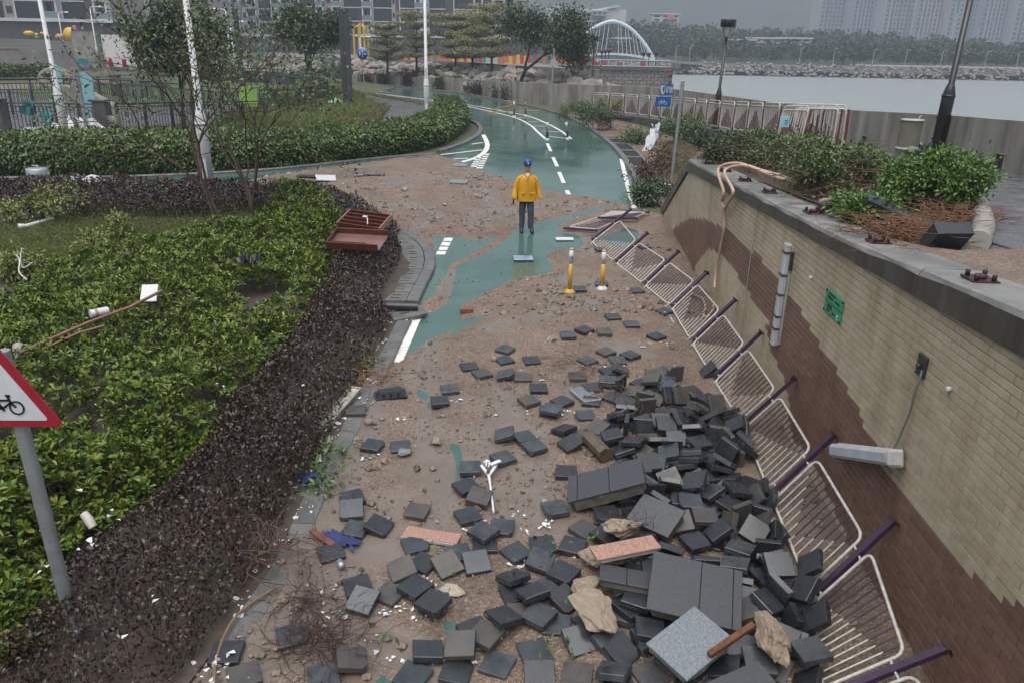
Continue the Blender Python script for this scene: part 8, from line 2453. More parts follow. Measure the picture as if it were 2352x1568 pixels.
for k, dim, m, lab, sd_ in (('rockA', (.55, .32, .2), mBoul, 'tan boulder at the lower right of the heap beside the rusty bar', 2), ('rockB', (.5, .36, .18), mBoul, 'pale tan boulder on the heap in front of the jointed slab', 5), ('rockC', (.42, .32, .13), mBoul, 'sandy boulder half under pavers at the left of the heap', 7), ('rockD', (.6, .4, .12), mBoulG, 'flat grey and tan boulder below the sandy one', 9), ('rockE', (.5, .36, .16), mBoulG, 'grey boulder under the pink granite strip', 11)):
 o = put(k, 'boulder', lab, 'boulder'); me = rockmesh('rock', m, sd_ + 40, 1., 4, 1.1); r_ = link('stone', me, o); r_.scale = (dim[0] * .48, dim[1] * .5, dim[2] * .6)
def put_at(p, name, label, cat, rz=0., tx=0., ty=0.):
 o = empty(name, p, label, cat); o.rotation_euler = (tx, ty, rz); return o
o = put_at(S(992, 1230, .03), 'slab', 'pink granite strip with a metal edge lying on the sand', 'slab', R_(-13)); q = MB(); q.cbox((0, 0, .004), (.58, .17, .03), .003); q.build('stone', mGranP, o); q = MB(); q.cbox((-.02, -.092, -.005), (.56, .012, .03), .002); q.build('edge_strip', mFix, o)
r_ = link('boulder', rockmesh('boulder', mat('pale_flat_stone', (.36, .31, .24), .7, var=.4, vs=6., bump=.5, bs=25), 61, .28, 2, .5)); r_.location = S(1036, 1352, .02); r_.scale = (.16, .10, .12); r_.rotation_euler = (0, 0, -.25); tag(r_, 'pale flat stone lying on the sand among strewn pavers', 'stone')
for (x, y, s, lab) in ((1266, 779, .10, 'dark round stone left of the flat pavers below the marker posts'), (1004, 1013, .10, 'pale flat stone between two mud channels'), (845, 968, .07, 'brown stone beside the kerb below the black cover'), (1455, 690, .07, 'dark stone left of the fallen railing by a paver'), (1133, 823, .09, 'dark flat stone left of a paver at the bend of the mud'), (884, 1058, .07, 'brown pebble sized stone above the left pavers'),
                       (1196, 480, .12, 'dark stone left of the walking person'), (1298, 462, .12, 'reddish stone at the upper sand edge'), (930, 436, .14, 'brown stone in the upper sand'), (1100, 452, .13, 'dark stone in the upper sand'), (1020, 470, .1, 'tan stone in the upper sand'), (850, 433, .12, 'ochre stone in the upper sand by the hedge tip')):
 r_ = link('stone', rk[int(x) % 12]); r_.location = S(x, y, s * .25); r_.scale = (s, s * .8, s * .8); r_.rotation_euler = (.2, .1, x); tag(r_, lab, 'stone')
r_ = link('flake', rockmesh('flake', mat('grey_flake', (.2, .21, .2), .5, var=.4, vs=9., bump=.4, bs=40), 77, .3, 2, .4)); r_.location = S(930, 1036, .05); r_.scale = (.13, .1, .1); tag(r_, 'grey stone flake leaning on a paver', 'stone')
c = [S(x, y, .03) for x, y in ((1308, 891), (1346, 888), (1382, 921), (1342, 925))]
ux = (c[1] - c[0] + c[2] - c[3]) / 2; uy = (c[3] - c[0] + c[2] - c[1]) / 2; cc = sum(c, Vector()) / 4
o = put_at(cc, 'grate', 'loose pale steel drain grate lying on the sand', 'grate', math.atan2(uy.y, uy.x)); LL, WW = uy.length, max(.16, ux.length)
q = MB(); 
for s_ in (-1, 1): q.box((0, s_ * WW / 2, 0), (LL, .025, .03)); q.box((s_ * LL / 2, 0, .0), (.025, WW - .025, .029))
q.build('frame', mGalv, o); gb = MB().box((0, 0, 0), (.018, WW - .026, .022)).mesh('bar', mGalv)
for i in range(14):
 b = link('bar', gb, o); b.location = (-LL / 2 + LL * (i + 1) / 15, 0, 0)
mWm = mat('white_metal', (.6, .61, .63), .35, var=.1, vs=6.)
o = put_at(S(1126, 1100, .04), 'stand', 'broken white metal stand with a forked head lying on the sand', 'stand'); O = Vector(o.location)
def ps_(x, y, dz=.04): return S(x, y, dz) - O
q = MB(); q.tube([ps_(1122, 1088), ps_(1126, 1112), ps_(1134, 1176)], [.02, .014, .011], 8); q.build('pole', mWm, o)
q = MB(); q.tube([ps_(1106, 1069, .06), ps_(1116, 1082, .06), ps_(1122, 1090, .05)], .02, 8); q.tube([ps_(1140, 1066, .06), ps_(1130, 1082, .06), ps_(1123, 1090, .05)], .02, 8); q.build('fork', mWm, o)
q = MB(); q.bar(ps_(1126, 1066, .1), ps_(1149, 1057, .1), .05, .012); q.bar(ps_(1113, 1062, .08), ps_(1122, 1058, .08), .04, .03); q.bar(ps_(1116, 1070, .08), ps_(1119, 1058, .1), .012); q.bar(ps_(1122, 1072, .08), ps_(1124, 1058, .1), .012); q.build('head_plate', mWm, o)
q = MB(); q.lathe([(.022, 0), (.022, .03)], 10, ps_(1121, 1087, .055)); q.build('joint', mBlackP, o)
mBlk = mat('black_plastic', (.014, .016, .02), .28, var=.2, vs=8.)
a = S(897, 908, .0); o = put_at(a, 'plastic_cover', 'black moulded plastic cover lying across the kerb', 'plastic cover', R_(14), .03, -.05)
q = MB(); q.prism([(-.22, -.13), (.22, -.13), (.22, .13), (-.22, .13)], 0, .025); q.build('flange', mBlk, o)
q = MB(); b_v = [(-.19, -.10, .025), (.19, -.10, .025), (.19, .10, .025), (-.19, .10, .025), (-.15, -.065, .095), (.15, -.065, .095), (.15, .065, .095), (-.15, .065, .095)]
q.add(b_v, [(0, 1, 5, 4), (1, 2, 6, 5), (2, 3, 7, 6), (3, 0, 4, 7), (4, 5, 6, 7)]); q.build('tray', mBlk, o)
for x in (-.1, .0, .1):
 q = MB(); q.box((x, -.088, .06), (.03, .03, .05)); q.build('rib', mBlk, o)
a, b_ = S(739, 985, .09), S(818, 894, .09); d = b_ - a
o = put_at((a + b_) / 2, 'lamp_tray', 'long pale lamp tray lying beside the dark red hedge', 'light fitting'); o.rotation_euler = (0, math.atan2(-d.z, d.xy.length), math.atan2(d.y, d.x)); L_ = d.length
mTray = mat('dirty_pale_tray', (.40, .40, .36), .45, var=.35, vs=5., col2=(.22, .2, .15))
q = MB(); w, h = .085, .05
vs = []
for x in (-L_ / 2, L_ / 2): vs += [(x, -w, h), (x, -w * .7, -h), (x, w * .7, -h), (x, w, h), (x, w * .9, h), (x, w * .62, -h * .7), (x, -w * .62, -h * .7), (x, -w * .9, h)]
q.add(vs, [(i, (i + 1) % 8, 8 + (i + 1) % 8, 8 + i) for i in range(8)] + [tuple(range(7, -1, -1)), tuple(range(8, 16))]); q.build('tray', mTray, o)
q = MB(); q.cbox((0, 0, .02), (L_ * .96, .11, .03), .012); q.build('cover', mTray, o); q = MB(); q.cbox((-L_ / 2, 0, 0), (.02, .15, .09), .006); q.cbox((L_ / 2, 0, 0), (.02, .15, .09), .006); q.build('end_plate', mFix, o)
q = MB(); q.cbox((0, 0, 0), (.2, .1, .08), .01); o = tag(q.build('box', mat('navy_plastic', (.01, .02, .06), .3)), 'small navy blue box under the edge of the red hedge', 'box'); o.location = S(790, 864, .12); o.rotation_euler = (.2, 0, .1)
o = put_at(S(936, 722, .06), 'drain_slab', 'loose broken drain cover slab tilted across the kerb', 'slab', R_(28), .1, -.08); q = MB()
q.cbox((0, 0, 0), (.62, .36, .07), .008); q.build('slab', mDrain, o); q = MB(); q.box((-.05, .0, .036), (.18, .03, .004)); q.build('slot_shade', mHoleShade, o)  # thin black strip on the slab paints the shade of a slot
q = MB(); q.tube([(-.33, 0, 0), (-.3, 0, 0), (.32, 0, 0)], [.06, .07, .07], 12); o = tag(q.build('tube', mat('black_tube', (.025, .027, .032), .35, var=.3, vs=6.)), 'dark plastic tube lying on the loose drain slab', 'tube'); o.location = S(918, 704, .17); o.rotation_euler = (0, .03, .06)
q = MB(); q.cbox((0, 0, 0), (.225, .105, .075), .006); o = tag(q.build('brick', mat('red_brick', (.17, .07, .045), .8, var=.35, vs=14., bump=.4, bs=60)), 'single red brick lying in the green stream', 'brick'); o.location = S(1072, 713, .035); o.rotation_euler = (0, 0, -.05)
def board(x, y, dim, m, label, rz=0., tx=0., ty=0., dz=.03, name='board', cat='board', fn=None):
 q = MB(); q.cbox((0, 0, 0), dim, min(dim) * .2); o = tag(q.build(name, m), label, cat); o.location = (fn or S)(x, y, dz); o.rotation_euler = (tx, ty, rz); return o
mGreyB = mat('grey_board', (.17, .185, .19), .45, var=.25, vs=4.)
board(1054, 418, (.55, .5, .06), mGreyB, 'flat grey board on the sand left of the walking person', -.05, .02)
board(1058, 380, (.5, .45, .06), mGreyB, 'grey slab at the edge of the sand by the painted curve', -.1, .02)
board(748, 409, (.62, .75, .03), mWht, 'white square board on the upper sand', .25, .06, .04, .06)
board(708, 405, (.7, .3, .05), mat('black_board', (.02, .02, .02), .5), 'black broken board beside the white square board', -.2, 0, 0, .04)
board(860, 401, (.65, .22, .06), mConcDark, 'narrow grey plank with holes on the upper sand', .02)
board(826, 402, (.25, .3, .03), mGreyB, 'small dark grey tile beside the narrow plank', .1)
board(1297, 549, (.42, .2, .02), mWht, 'crumpled white card in the puddle right of the person', .1, .08)
board(1202, 593, (.42, .36, .012), mat('blue_white_print', (.3, .34, .42), .4, var=.6, vs=5., col2=(.06, .1, .2)), 'flat blue and white printed sheet in the puddle', .06, .01)
board(1520, 424, (.55, .2, .03), mWht, 'crumpled white sheet by the blue sign post', .2, .1, 0, .3, fn=G)
mBrW = mat('red_brown_wood', (.11, .03, .016), .35, var=.35, vs=6., stretch=(1, 6, 1)); mPinkW = mat('wet_brown_panel', (.16, .085, .075), .22, var=.2, vs=3.)
def hz_(x, y, dz): return B_(x, y, dz)
p0 = hz_(822, 556, .55); o = put_at(p0, 'cabinet', 'wrecked red brown cabinet lying open in the dark red hedge', 'cabinet', R_(-8), R_(14), 0)
q = MB(); q.cbox((0, 0, 0), (1.05, .62, .03), .005); q.build('back_panel', mPinkW, o)
for (c, d) in (((0, -.31, .06), (1.0, .02, .14)), ((0, .31, .06), (1.05, .02, .14)), ((-.52, 0, .06), (.02, .62, .14)), ((-.12, -.2, .05), (.7, .02, .1))):
 q = MB(); q.cbox(c, d, .003); q.build('side_board', mBrW, o)
p0 = hz_(838, 514, .6); o = put_at(p0, 'cabinet', 'second red brown cabinet frame with shelves behind the first in the hedge', 'cabinet', R_(-16), R_(16), .05)
q = MB(); q.cbox((0, 0, 0), (.95, .6, .02), .004); q.build('back_panel', mBrW, o)
for y in (-.3, -.15, .0, .15, .3):
 q = MB(); q.cbox((0, y, .06), (.95, .018, .13), .003); q.build('shelf', mBrW, o)
for x in (-.48, .48):
 q = MB(); q.cbox((x, 0, .06), (.02, .62, .13), .003); q.build('side_board', mat('pale_brown_edge', (.28, .18, .13), .5), o)
q = MB(); q.cbox((.0, .05, .14), (.1, .06, .02), .004); q.bar((.08, .0, .14), (.2, -.25, .14), .02, .02); q.build('white_strip', mWht, o)
o = board(740, 1233, (.36, .07, .03), mat('red_brown_plank', (.16, .055, .04), .5, var=.3, vs=8.), 'short red brown plank under the blue cloth beside the kerb', R_(-40), 0, .05, .04, 'plank', 'plank')
def cloth(c, L_, W_, m, label, seed, rz=0., h=.04, name='cloth', cat='cloth', n=14, k=8):
 rs = random.Random(seed); vs = []; fs = []
 for i in range(n):
  for j in range(k):
   u, v = i / (n - 1) - .5, j / (k - 1) - .5
   e = .85 + .5 * mnoise.noise((u * 5 + seed, v * 5, 3.))
   vs.append((u * L_ * e, v * W_ * (1.1 - .5 * abs(u)) * e, .012 + h * abs(mnoise.noise((u * 3.4, v * 3.4 + seed, seed))) * 1.5))
 for i in range(n - 1):
  for j in range(k - 1):
   if rs.random() < .07 and (j in (0, k - 2)): continue
   fs.append((i * k + j, (i + 1) * k + j, (i + 1) * k + j + 1, i * k + j + 1))
 q = MB(); q.add(vs, fs, 0, True); o = tag(q.build(name, m), label, cat); o.location = c; o.rotation_euler = (0, 0, rz); return o
mBlueC = mat('blue_cloth', (.018, .03, .12), .8, var=.4, vs=12.)
cloth(S(782, 1240, .01), .46, .2, mBlueC, 'torn dark blue cloth lying on the sand beside the kerb', 3, R_(-28))
cloth(S(700, 1102, .03), .3, .22, mBlueC, 'crumpled dark blue rag at the edge of the red hedge', 5, .4, .08)
cloth(S(772, 918, .05), .3, .14, mBlueC, 'blue rag under the pale lamp tray', 8, 1.0, .08)
mBag = mat('black_bag', (.008, .008, .01), .3, var=.3, vs=15.)
cloth(B_(577, 606, .5), .42, .34, mBag, 'crumpled black plastic bag on the green shrubs', 6, .2, .2, 'bag', 'bag')
mTarp = mat('silver_tarp', (.33, .35, .36), .35, var=.3, vs=5.)
o = cloth(G(1500, 318, .5), 1.7, .5, mTarp, 'silver grey tarpaulin strip draped over the edge of the low wall', 12, 1.2, .2, 'tarpaulin', 'tarpaulin'); o.rotation_euler = (0, -.75, 1.1)
cloth(LZ(768, 240, .3), 1.0, .9, mat('green_white_sheet', (.2, .36, .26), .5, var=.6, vs=4.), 'crumpled green and white bag in the weedy bed', 14, .5, .5, 'bag', 'bag')
cloth(G(205, 417, .12), 1.5, .8, mWht, 'white and green plastic sheet beside the round steel bollard', 15, -.1, .16, 'plastic_sheet', 'sheet')
o = board(343, 674, (.24, .3, .03), mWht, 'white square board stuck among the green shrubs', .15, .75, 0, .62, fn=B_)
mPipe = mat('brown_pipe', (.20, .10, .075), .5, var=.3, vs=6.)
q = MB(); q.tube([B_(372, 668, .7), B_(300, 705, .66), B_(200, 742, .62), B_(45, 810, .6)], .024, 8); tag(q.build('pipe', mPipe), 'long brown pipe lying across the green shrubs', 'pipe')
q = MB(); q.tube([B_(240, 748, .6), B_(180, 765, .58), B_(90, 805, .56)], .018, 6); tag(q.build('pipe', mPipe), 'shorter brown pipe below the long one in the shrubs', 'pipe')
q = MB(); q.tube([B_(207, 722, .62), B_(248, 714, .62)], .062, 14); q.build
o = tag(q.build('roll', mWht), 'white paper roll lying among the green shrubs', 'roll')
q = MB(); q.tube([B_(218, 720, .62), B_(224, 719, .62)], .065, 14); q.build('band', mat('tan_band', (.3, .18, .1), .6), o)
q = MB(); q.tube([B_(42, 521, .06), B_(60, 520, .06), B_(122, 503, .06)], [.07, .05, .045], 10); tag(q.build('tube', mWht), 'white plastic tube lying on the grass at the left', 'tube')
q = MB(); q.tube(smoothpath([B_(37, 585, .5), B_(45, 600, .6), B_(44, 625, .5), B_(62, 643, .4)], 5), .012, 5); q.tube(smoothpath([B_(50, 570, .8), B_(47, 600, .6), B_(55, 615, .5), B_(75, 603, .6)], 5), .012, 5); q.tube(smoothpath([B_(50, 572, .8), B_(58, 574, .75), B_(65, 582, .6)], 4), .012, 5); tag(q.build('wire', mWht), 'loops of white cable tangled at the left border of the shrubs', 'cable')
q = MB(); q.tube([B_(192, 1178, .3), B_(205, 1195, .25), B_(214, 1210, .2)], [.04, .045, .04], 9); tag(q.build('tube', mat('dirty_white_foam', (.45, .42, .38), .6, var=.3, vs=9.)), 'dirty white foam tube between the bush and the red hedge', 'tube')
q = MB(); q.tube([B_(42, 795, .6), B_(45, 812, .55), B_(48, 822, .5)], .07, 10); tag(q.build('pot', mat('ribbed_pot', (.25, .22, .19), .6)), 'ribbed pale pot behind the top of the cycle sign', 'pot')
mMar = mat('maroon_plastic', (.075, .015, .012), .4, var=.2, vs=6.)
def scallop(x0, y0, x1, y1, h, label, n, fn=G, dz=.0):
 a, b_ = fn(x0, y0, dz), fn(x1, y1, dz); L_ = (b_ - a).length; out = [(0, 0)]
 out = [(L_, 0)] ; q = MB(); prof = [(0, 0), (L_, 0)]
 for i in range(n, 0, -1):
  for k in range(5):
   t = math.pi * k / 4; prof.append((L_ * (i - .5 + .5 * math.cos(t)) / n, h - .05 + .06 * math.sin(t)))
 q.prism(prof, -.02, .02, FACE); o = tag(q.build('edging', mMar), label, 'edging board'); o.location = a; o.rotation_euler = (-.1, 0, math.atan2(b_.y - a.y, b_.x - a.x))
scallop(118, 447, 300, 441, .26, 'left length of scalloped maroon edging behind the planted bed', 14)
scallop(300, 441, 470, 446, .24, 'right length of scalloped maroon edging behind the planted bed', 14)
scallop(262, 425, 298, 425, .3, 'short raised piece of scalloped maroon edging', 4, G, .3)
scallop(205, 445, 240, 447, .2, 'tilted end of maroon edging left of the longer lengths', 4, G, .1)
mRedRoot = mat('dark_red_root', (.05, .018, .014), .8, var=.4, vs=14.)
tangle('roots', S(712, 1395, .0), 70, .3, .14, .004, mRedRoot, 'upper tangle of dark red roots on the sand at the lower left', 'roots', 21)
tangle('roots', S(735, 1478, .0), 120, .42, .12, .004, mRedRoot, 'larger tangle of dark red roots over a paver at the lower left', 'roots', 22)
tangle('twigs', S(1325, 842, .0), 26, .5, .1, .005, mTwig, 'thin twigs on the sand above the steel grate', 'twigs', 23, 9)
tangle('twigs', S(1425, 925, .05), 22, .4, .15, .005, mTwig, 'thin twigs caught at the upper edge of the heap', 'twigs', 24, 9)
tangle('roots', S(1445, 1215, .25), 26, .22, .1, .004, mRedRoot, 'fine roots lying over the pale boulder', 'roots', 25)
tangle('roots', B_(640, 1290, .1), 60, .5, .22, .006, mTwig, 'brown twigs sticking out of the red hedge near the kerb', 'twigs', 26)
tangle('twigs', S(848, 868, .03), 50, .5, .12, .007, mat('orange_twig', (.2, .11, .05), .8), 'orange brown vine stems at the kerb above the black cover', 'twigs', 27)
q = MB(); q.tube(smoothpath([S(492, 1560, .05), S(500, 1500, .06), S(530, 1430, .07), S(575, 1385, .06), S(640, 1345, .05)], 5), [.012] * 21, 5); tag(q.build('vine', mat('tan_vine', (.19, .12, .06), .8, var=.3, vs=9.)), 'long tan vine trailing along the kerb at the lower left', 'vine')
def leafpile(name, spots, m, label, per, rad, size, seed, fn=S):
 rn = np.random.default_rng(seed); V, F = leafcloud([fn(x, y, .04) for x, y in spots], per, rad, size, rn, 0, .42, .35)
 return tag(link(name, npmesh(name, V, F, m)), label, 'leaves', kind='stuff')
leafpile('leaves', [(840, 835), (852, 828), (826, 845), (748, 1030), (762, 1040), (735, 1045), (715, 1075), (725, 1095), (760, 1105), (490, 1330), (480, 1340), (735, 1120)], mLeafMid, 'torn green leaves along the kerb', 34, .09, .1, 31, lambda x, y, d: S(x, y, .09))
leafpile('leaves', [(1334, 1240), (1355, 1230), (1300, 1255), (1290, 1480), (1262, 1470), (1322, 1480), (1150, 1445), (1130, 1430), (1220, 1230), (905, 865), (980, 1260), (1322, 1385), (1560, 1440), (1575, 1490), (1400, 1330), (870, 1450), (1195, 1310), (1040, 1320), (940, 1480)], mLeafMid, 'green leaves scattered over the pavers', 5, .07, .075, 32, lambda x, y, d: S(x, y, .12))
mPaper = mat('paper_scrap', (.58, .58, .6), .6, island=[(.62, .62, .64), (.5, .5, .54), (.66, .64, .58), (.4, .42, .46)])
def scraps(spots, per, rad, size, label, seed, fn=S, dz=.012):
 rn = np.random.default_rng(seed); n = len(spots) * per
 c = np.repeat(np.array([tuple(fn(x, y, dz)) for x, y in spots]), per, 0) + rn.normal(size=(n, 3)) * rad * np.array([1, 1, .06])
 D = unit(rn.normal(size=(n, 3)) * np.array([1, 1, .18])); Nn = unit(np.array([0, 0, 1.]) + rn.normal(size=(n, 3)) * .25)
 s = size * rn.uniform(.4, 1.3, n); V, F = leafmesh(c, D, Nn, s, s * rn.uniform(.35, .9, n), 6, .12)
 return tag(link('litter', npmesh('litter', V, F, mPaper)), label, 'litter', kind='stuff')
scraps([(1095, 1305), (1075, 1315), (1045, 1320), (890, 1405), (905, 1395), (930, 1400), (960, 1415), (1085, 1500), (1010, 1510), (1190, 1300), (1205, 1295), (1185, 1310), (1150, 1325), (985, 1340), (990, 1330), (760, 1350), (740, 1395), (790, 1405), (850, 1470), (910, 1500), (1025, 1495), (1005, 1485), (1100, 1220), (1120, 1215), (1070, 1225), (1210, 1215), (1250, 1205), (1260, 1202), (1040, 920), (1140, 955), (1255, 870), (1150, 870), (1300, 945), (1090, 1090), (1120, 1200), (855, 1050), (860, 1045), (870, 1020), (915, 960), (1190, 1180), (1280, 1260), (1310, 1260), (1230, 1500), (1240, 1550), (1475, 1505), (1485, 1495), (1465, 1420), (1200, 940), (1600, 1010), (1690, 1100), (1850, 1600), (1200, 1340), (1520, 790), (1430, 838), (1470, 795), (1560, 840), (1395, 846), (1460, 545)], 4, .05, .055, 'scraps of white paper littering the sand', 41)
scraps([(800, 905), (835, 920), (845, 880), (860, 872), (810, 935), (770, 965), (790, 955), (780, 980), (760, 1000), (745, 1015), (730, 1050), (720, 1060), (700, 1085), (685, 1110), (870, 760), (875, 745), (880, 780), (860, 800), (850, 820), (665, 1080), (665, 1110), (600, 1290), (560, 1370), (540, 1390), (585, 1260), (520, 1520), (500, 1540), (460, 1500), (470, 1390), (430, 1480), (680, 1180), (690, 1165), (640, 1240), (960, 730), (955, 720)], 7, .07, .06, 'white litter washed against the red hedge and the kerb', 42, S, .05)
scraps([(205, 1250), (210, 1255), (185, 1120), (270, 1160), (265, 1190), (215, 930), (190, 1080), (240, 1010), (385, 960), (300, 880), (430, 830), (500, 880), (540, 560), (245, 595), (330, 470), (560, 760), (100, 1300), (350, 1380), (420, 1340), (300, 1450), (630, 830), (690, 880)], 2, .04, .055, 'scraps of white paper caught in the planted bed', 43, lambda x, y, d: B_(x, y, .42), 0)
for (x, y, lab) in ((1328, 947, 'ragged pale yellow board scrap left of the heap'), (1306, 1015, 'ragged pale yellow board scrap under a tilted paver'), (1378, 1022, 'pale yellow board scrap at the foot of the heap'), (1370, 1146, 'pale yellow board scrap below the jointed slab')):
 rs = random.Random(x); q = MB(); q.prism([(math.cos(a) * .09 * rs.uniform(.6, 1.1), math.sin(a) * .07 * rs.uniform(.6, 1.1)) for a in np.linspace(0, 6.0, 8)], 0, .008); o = tag(q.build('board_scrap', mat('pale_yellow_scrap', (.5, .44, .3), .7, var=.2, vs=9.)), lab, 'board scrap'); o.location = S(x, y, .012); o.rotation_euler = (.06, .05, x)
o = put_at(S(538, 1416, .03), 'bottle', 'small white drink bottle with a dark cap at the lower left kerb', 'bottle', .1, R_(90), R_(80)); o.rotation_euler = (0, R_(86), .05)
q = MB(); q.lathe([(.03, 0), (.032, .01), (.032, .075), (.026, .09)], 14); q.build('body', mWht, o); q = MB(); q.lathe([(.0325, .015), (.0325, .04)], 14); q.build('label_band', mat('green_band', (.03, .2, .12), .5), o); q = MB(); q.lathe([(.026, .09), (.016, .11), (.016, .12)], 12); q.build('neck', mBlk, o)
q = MB(); q.lathe([(.033, 0), (.033, .1)], 14); o = tag(q.build('can', mGalv), 'silver drink can lying by a paver at the left', 'can'); o.location = S(779, 1288, .033); o.rotation_euler = (R_(90), 0, .5)
def kerbstone(a, b_, w, h, label, m=mGran, roll=0.):
 a, b_ = Vector(a), Vector(b_); d = b_ - a; L_ = d.length; q = MB()
 q.cbox((0, 0, 0), (L_, w, h), .012); o = tag(q.build('kerb_stone', m), label, 'kerb stone'); o.location = (a + b_) / 2; o.rotation_euler = Euler((roll, math.atan2(-d.z, d.xy.length), math.atan2(d.y, d.x))); return o
mBG = mat('black_granite', (.03, .033, .038), .3, var=.4, vs=40., bump=.1, bs=120)
kerbstone(P(1985, 462, .3), P(2078, 505, .1), .2, .15, 'long black granite kerb stone propped up among the planter shrubs', mBG, .3)
kerbstone(P(1884, 478, .1), P(1930, 474, .12), .15, .12, 'black granite block lying on the coping by low green sprigs', mBG)
kerbstone(P(1990, 520, .08), P(2032, 522, .08), .15, .12, 'black granite block at the foot of the long propped one', mBG)
kerbstone(P(2085, 520, .04), P(2140, 515, .05), .25, .06, 'flat black granite piece right of the long propped one', mBG, .1)
kerbstone(P(2010, 500, .06), P(2045, 505, .06), .18, .12, 'small black granite block hidden between leaves on the coping', mBG, .4)
o = put_at(P(2174, 545, .12), 'box', 'open black box lying at the end of the planter', 'box', .1, -.9, 0); q = MB()
q.cbox((0, 0, -.06), (.36, .26, .02), .003); q.build('back', mBG, o)
for c, d in (((0, .13, 0), (.36, .02, .14)), ((0, -.13, 0), (.36, .02, .14)), ((.18, 0, 0), (.02, .28, .14)), ((-.18, 0, 0), (.02, .28, .14))):
 q = MB(); q.cbox(c, d, .003); q.build('side', mBG, o)
# ================================================================== PERSON
mSkin = mat('skin', (.46, .27, .19), .55, var=.1, vs=20.); mCoat = mat('yellow_raincoat', (.60, .31, .016), .32, var=.18, vs=9., bump=.12, bs=30)
mJean = mat('wet_denim', (.045, .06, .085), .8, var=.35, vs=7., bump=.2, bs=60); mBoot = mat('black_boot', (.012, .012, .013), .4); mHat = mat('blue_helmet', (.015, .05, .26), .3)
mHair = mat('black_hair', (.01, .009, .008), .6); mShirt = mat('white_shirt', (.55, .56, .6), .7); mPhone = mat('black_phone', (.01, .01, .012), .3)
foot = G(1208, 533)
man = empty('person', (foot.x, foot.y, foot.z + .005), 'person in a yellow raincoat and blue helmet walking towards the camera', 'person')
man.rotation_euler = (0, 0, .12); man.scale = (.93, .95, .96)
def skin(name, verts, edges, radii, m, parent, root=0, sub=2):
 me = bpy.data.meshes.new(name); me.from_pydata(verts, edges, []); me.materials.append(m)
 o = link(name, me, parent); sk = o.modifiers.new('skin', 'SKIN'); sk.use_smooth_shade = True
 ly = me.skin_vertices[0].data if me.skin_vertices else None
 if ly is None:
  bpy.context.view_layer.update()
  bm = bmesh.new(); bm.from_mesh(me); bm.verts.layers.skin.verify(); bm.to_mesh(me); bm.free(); ly = me.skin_vertices[0].data
 for i, r in enumerate(radii):
  ly[i].radius = r if isinstance(r, tuple) else (r, r); ly[i].use_root = (i == root)
 o.modifiers.new('sub', 'SUBSURF').levels = sub; o.modifiers['sub'].render_levels = sub
 return o
V = []; E = []; Rr = []
def vtx(x, y, z, r, p=None):
 V.append((x, y, z)); Rr.append(r)
 if p is not None: E.append((p, len(V) - 1))
 return len(V) - 1
pel = vtx(0, .02, .92, (.12, .10)); bel = vtx(0, .02, 1.08, (.125, .1), pel); che = vtx(0, .02, 1.28, (.14, .11), bel); nk0 = vtx(0, .01, 1.43, (.07, .07), che); nk = vtx(0, -.005, 1.49, (.05, .055), nk0)
h0 = vtx(0, -.02, 1.55, (.064, .075), nk); h1 = vtx(0, -.015, 1.62, (.074, .088), h0); h2 = vtx(0, -.005, 1.69, (.06, .075), h1)
HND = {}
for s in (-1, 1):
 sh = vtx(s * .16, .02, 1.37, .05, che); el = vtx(s * .275, .045, 1.13, .042, sh); wr = vtx(s * .325, -.03, .88, .03, el); pm_ = vtx(s * .328, -.05, .81, (.022, .04), wr)
 HND[s] = V[pm_]
 for k in range(4):
  f1 = vtx(s * (.324 + .004 * k), -.08 + .022 * k, .755 - (.004 if k in (1, 2) else -.004), .0095, pm_); f2 = vtx(s * (.316 + .003 * k), -.09 + .02 * k, .715 - (.006 if k in (1, 2) else -.006), .0085, f1)
 t1 = vtx(s * .305, -.085, .80, .011, wr); t2 = vtx(s * .29, -.1, .765, .009, t1)
 hp_ = vtx(s * .09, .02, .86, .085, pel)
 kn = vtx(s * (.105 if s < 0 else .12), -.03 if s > 0 else .03, .48, .058, hp_); an = vtx(s * (.11 if s < 0 else .13), .03 if s < 0 else -.02, .09, .038, kn); ft = vtx(s * .14, -.13 if s > 0 else -.08, .035, (.04, .03), an)
skin('body', V, E, Rr, mSkin, man)
def loft(name, rings, m, parent, n=20, wr=.012, seed=0, cap=False):
 q = MB(); vs = []; 
 for i, (x, y, z, rx, ry) in enumerate(rings):
  for k in range(n):
   a = 2 * math.pi * k / n; w = 1 + wr / max(rx, .03) * (mnoise.noise((math.cos(a) * 2.2 + seed, math.sin(a) * 2.2, z * 6)) + .5 * mnoise.noise((math.cos(a) * 6 + seed, math.sin(a) * 6, z * 3)))
   vs.append((x + rx * math.cos(a) * w, y + ry * math.sin(a) * w, z))
 fs = [(i * n + k, i * n + (k + 1) % n, (i + 1) * n + (k + 1) % n, (i + 1) * n + k) for i in range(len(rings) - 1) for k in range(n)]
 if cap: fs.append(tuple(range((len(rings) - 1) * n, len(rings) * n)))
 q.add(vs, fs, 0, True); return q.build(name, m, parent)
coat = loft('raincoat', [(0, .02, .79, .252, .18), (0, .02, .82, .256, .182), (0, .02, .9, .245, .174), (0, .02, .97, .248, .172), (0, .02, 1.04, .236, .168), (0, .02, 1.12, .24, .166), (0, .02, 1.2, .228, .165), (0, .02, 1.28, .226, .16), (0, .02, 1.345, .208, .148), (0, .02, 1.39, .175, .132), (0, .02, 1.425, .13, .112), (0, .01, 1.455, .092, .095), (0, .005, 1.485, .086, .09)], mCoat, man, 40, .030)
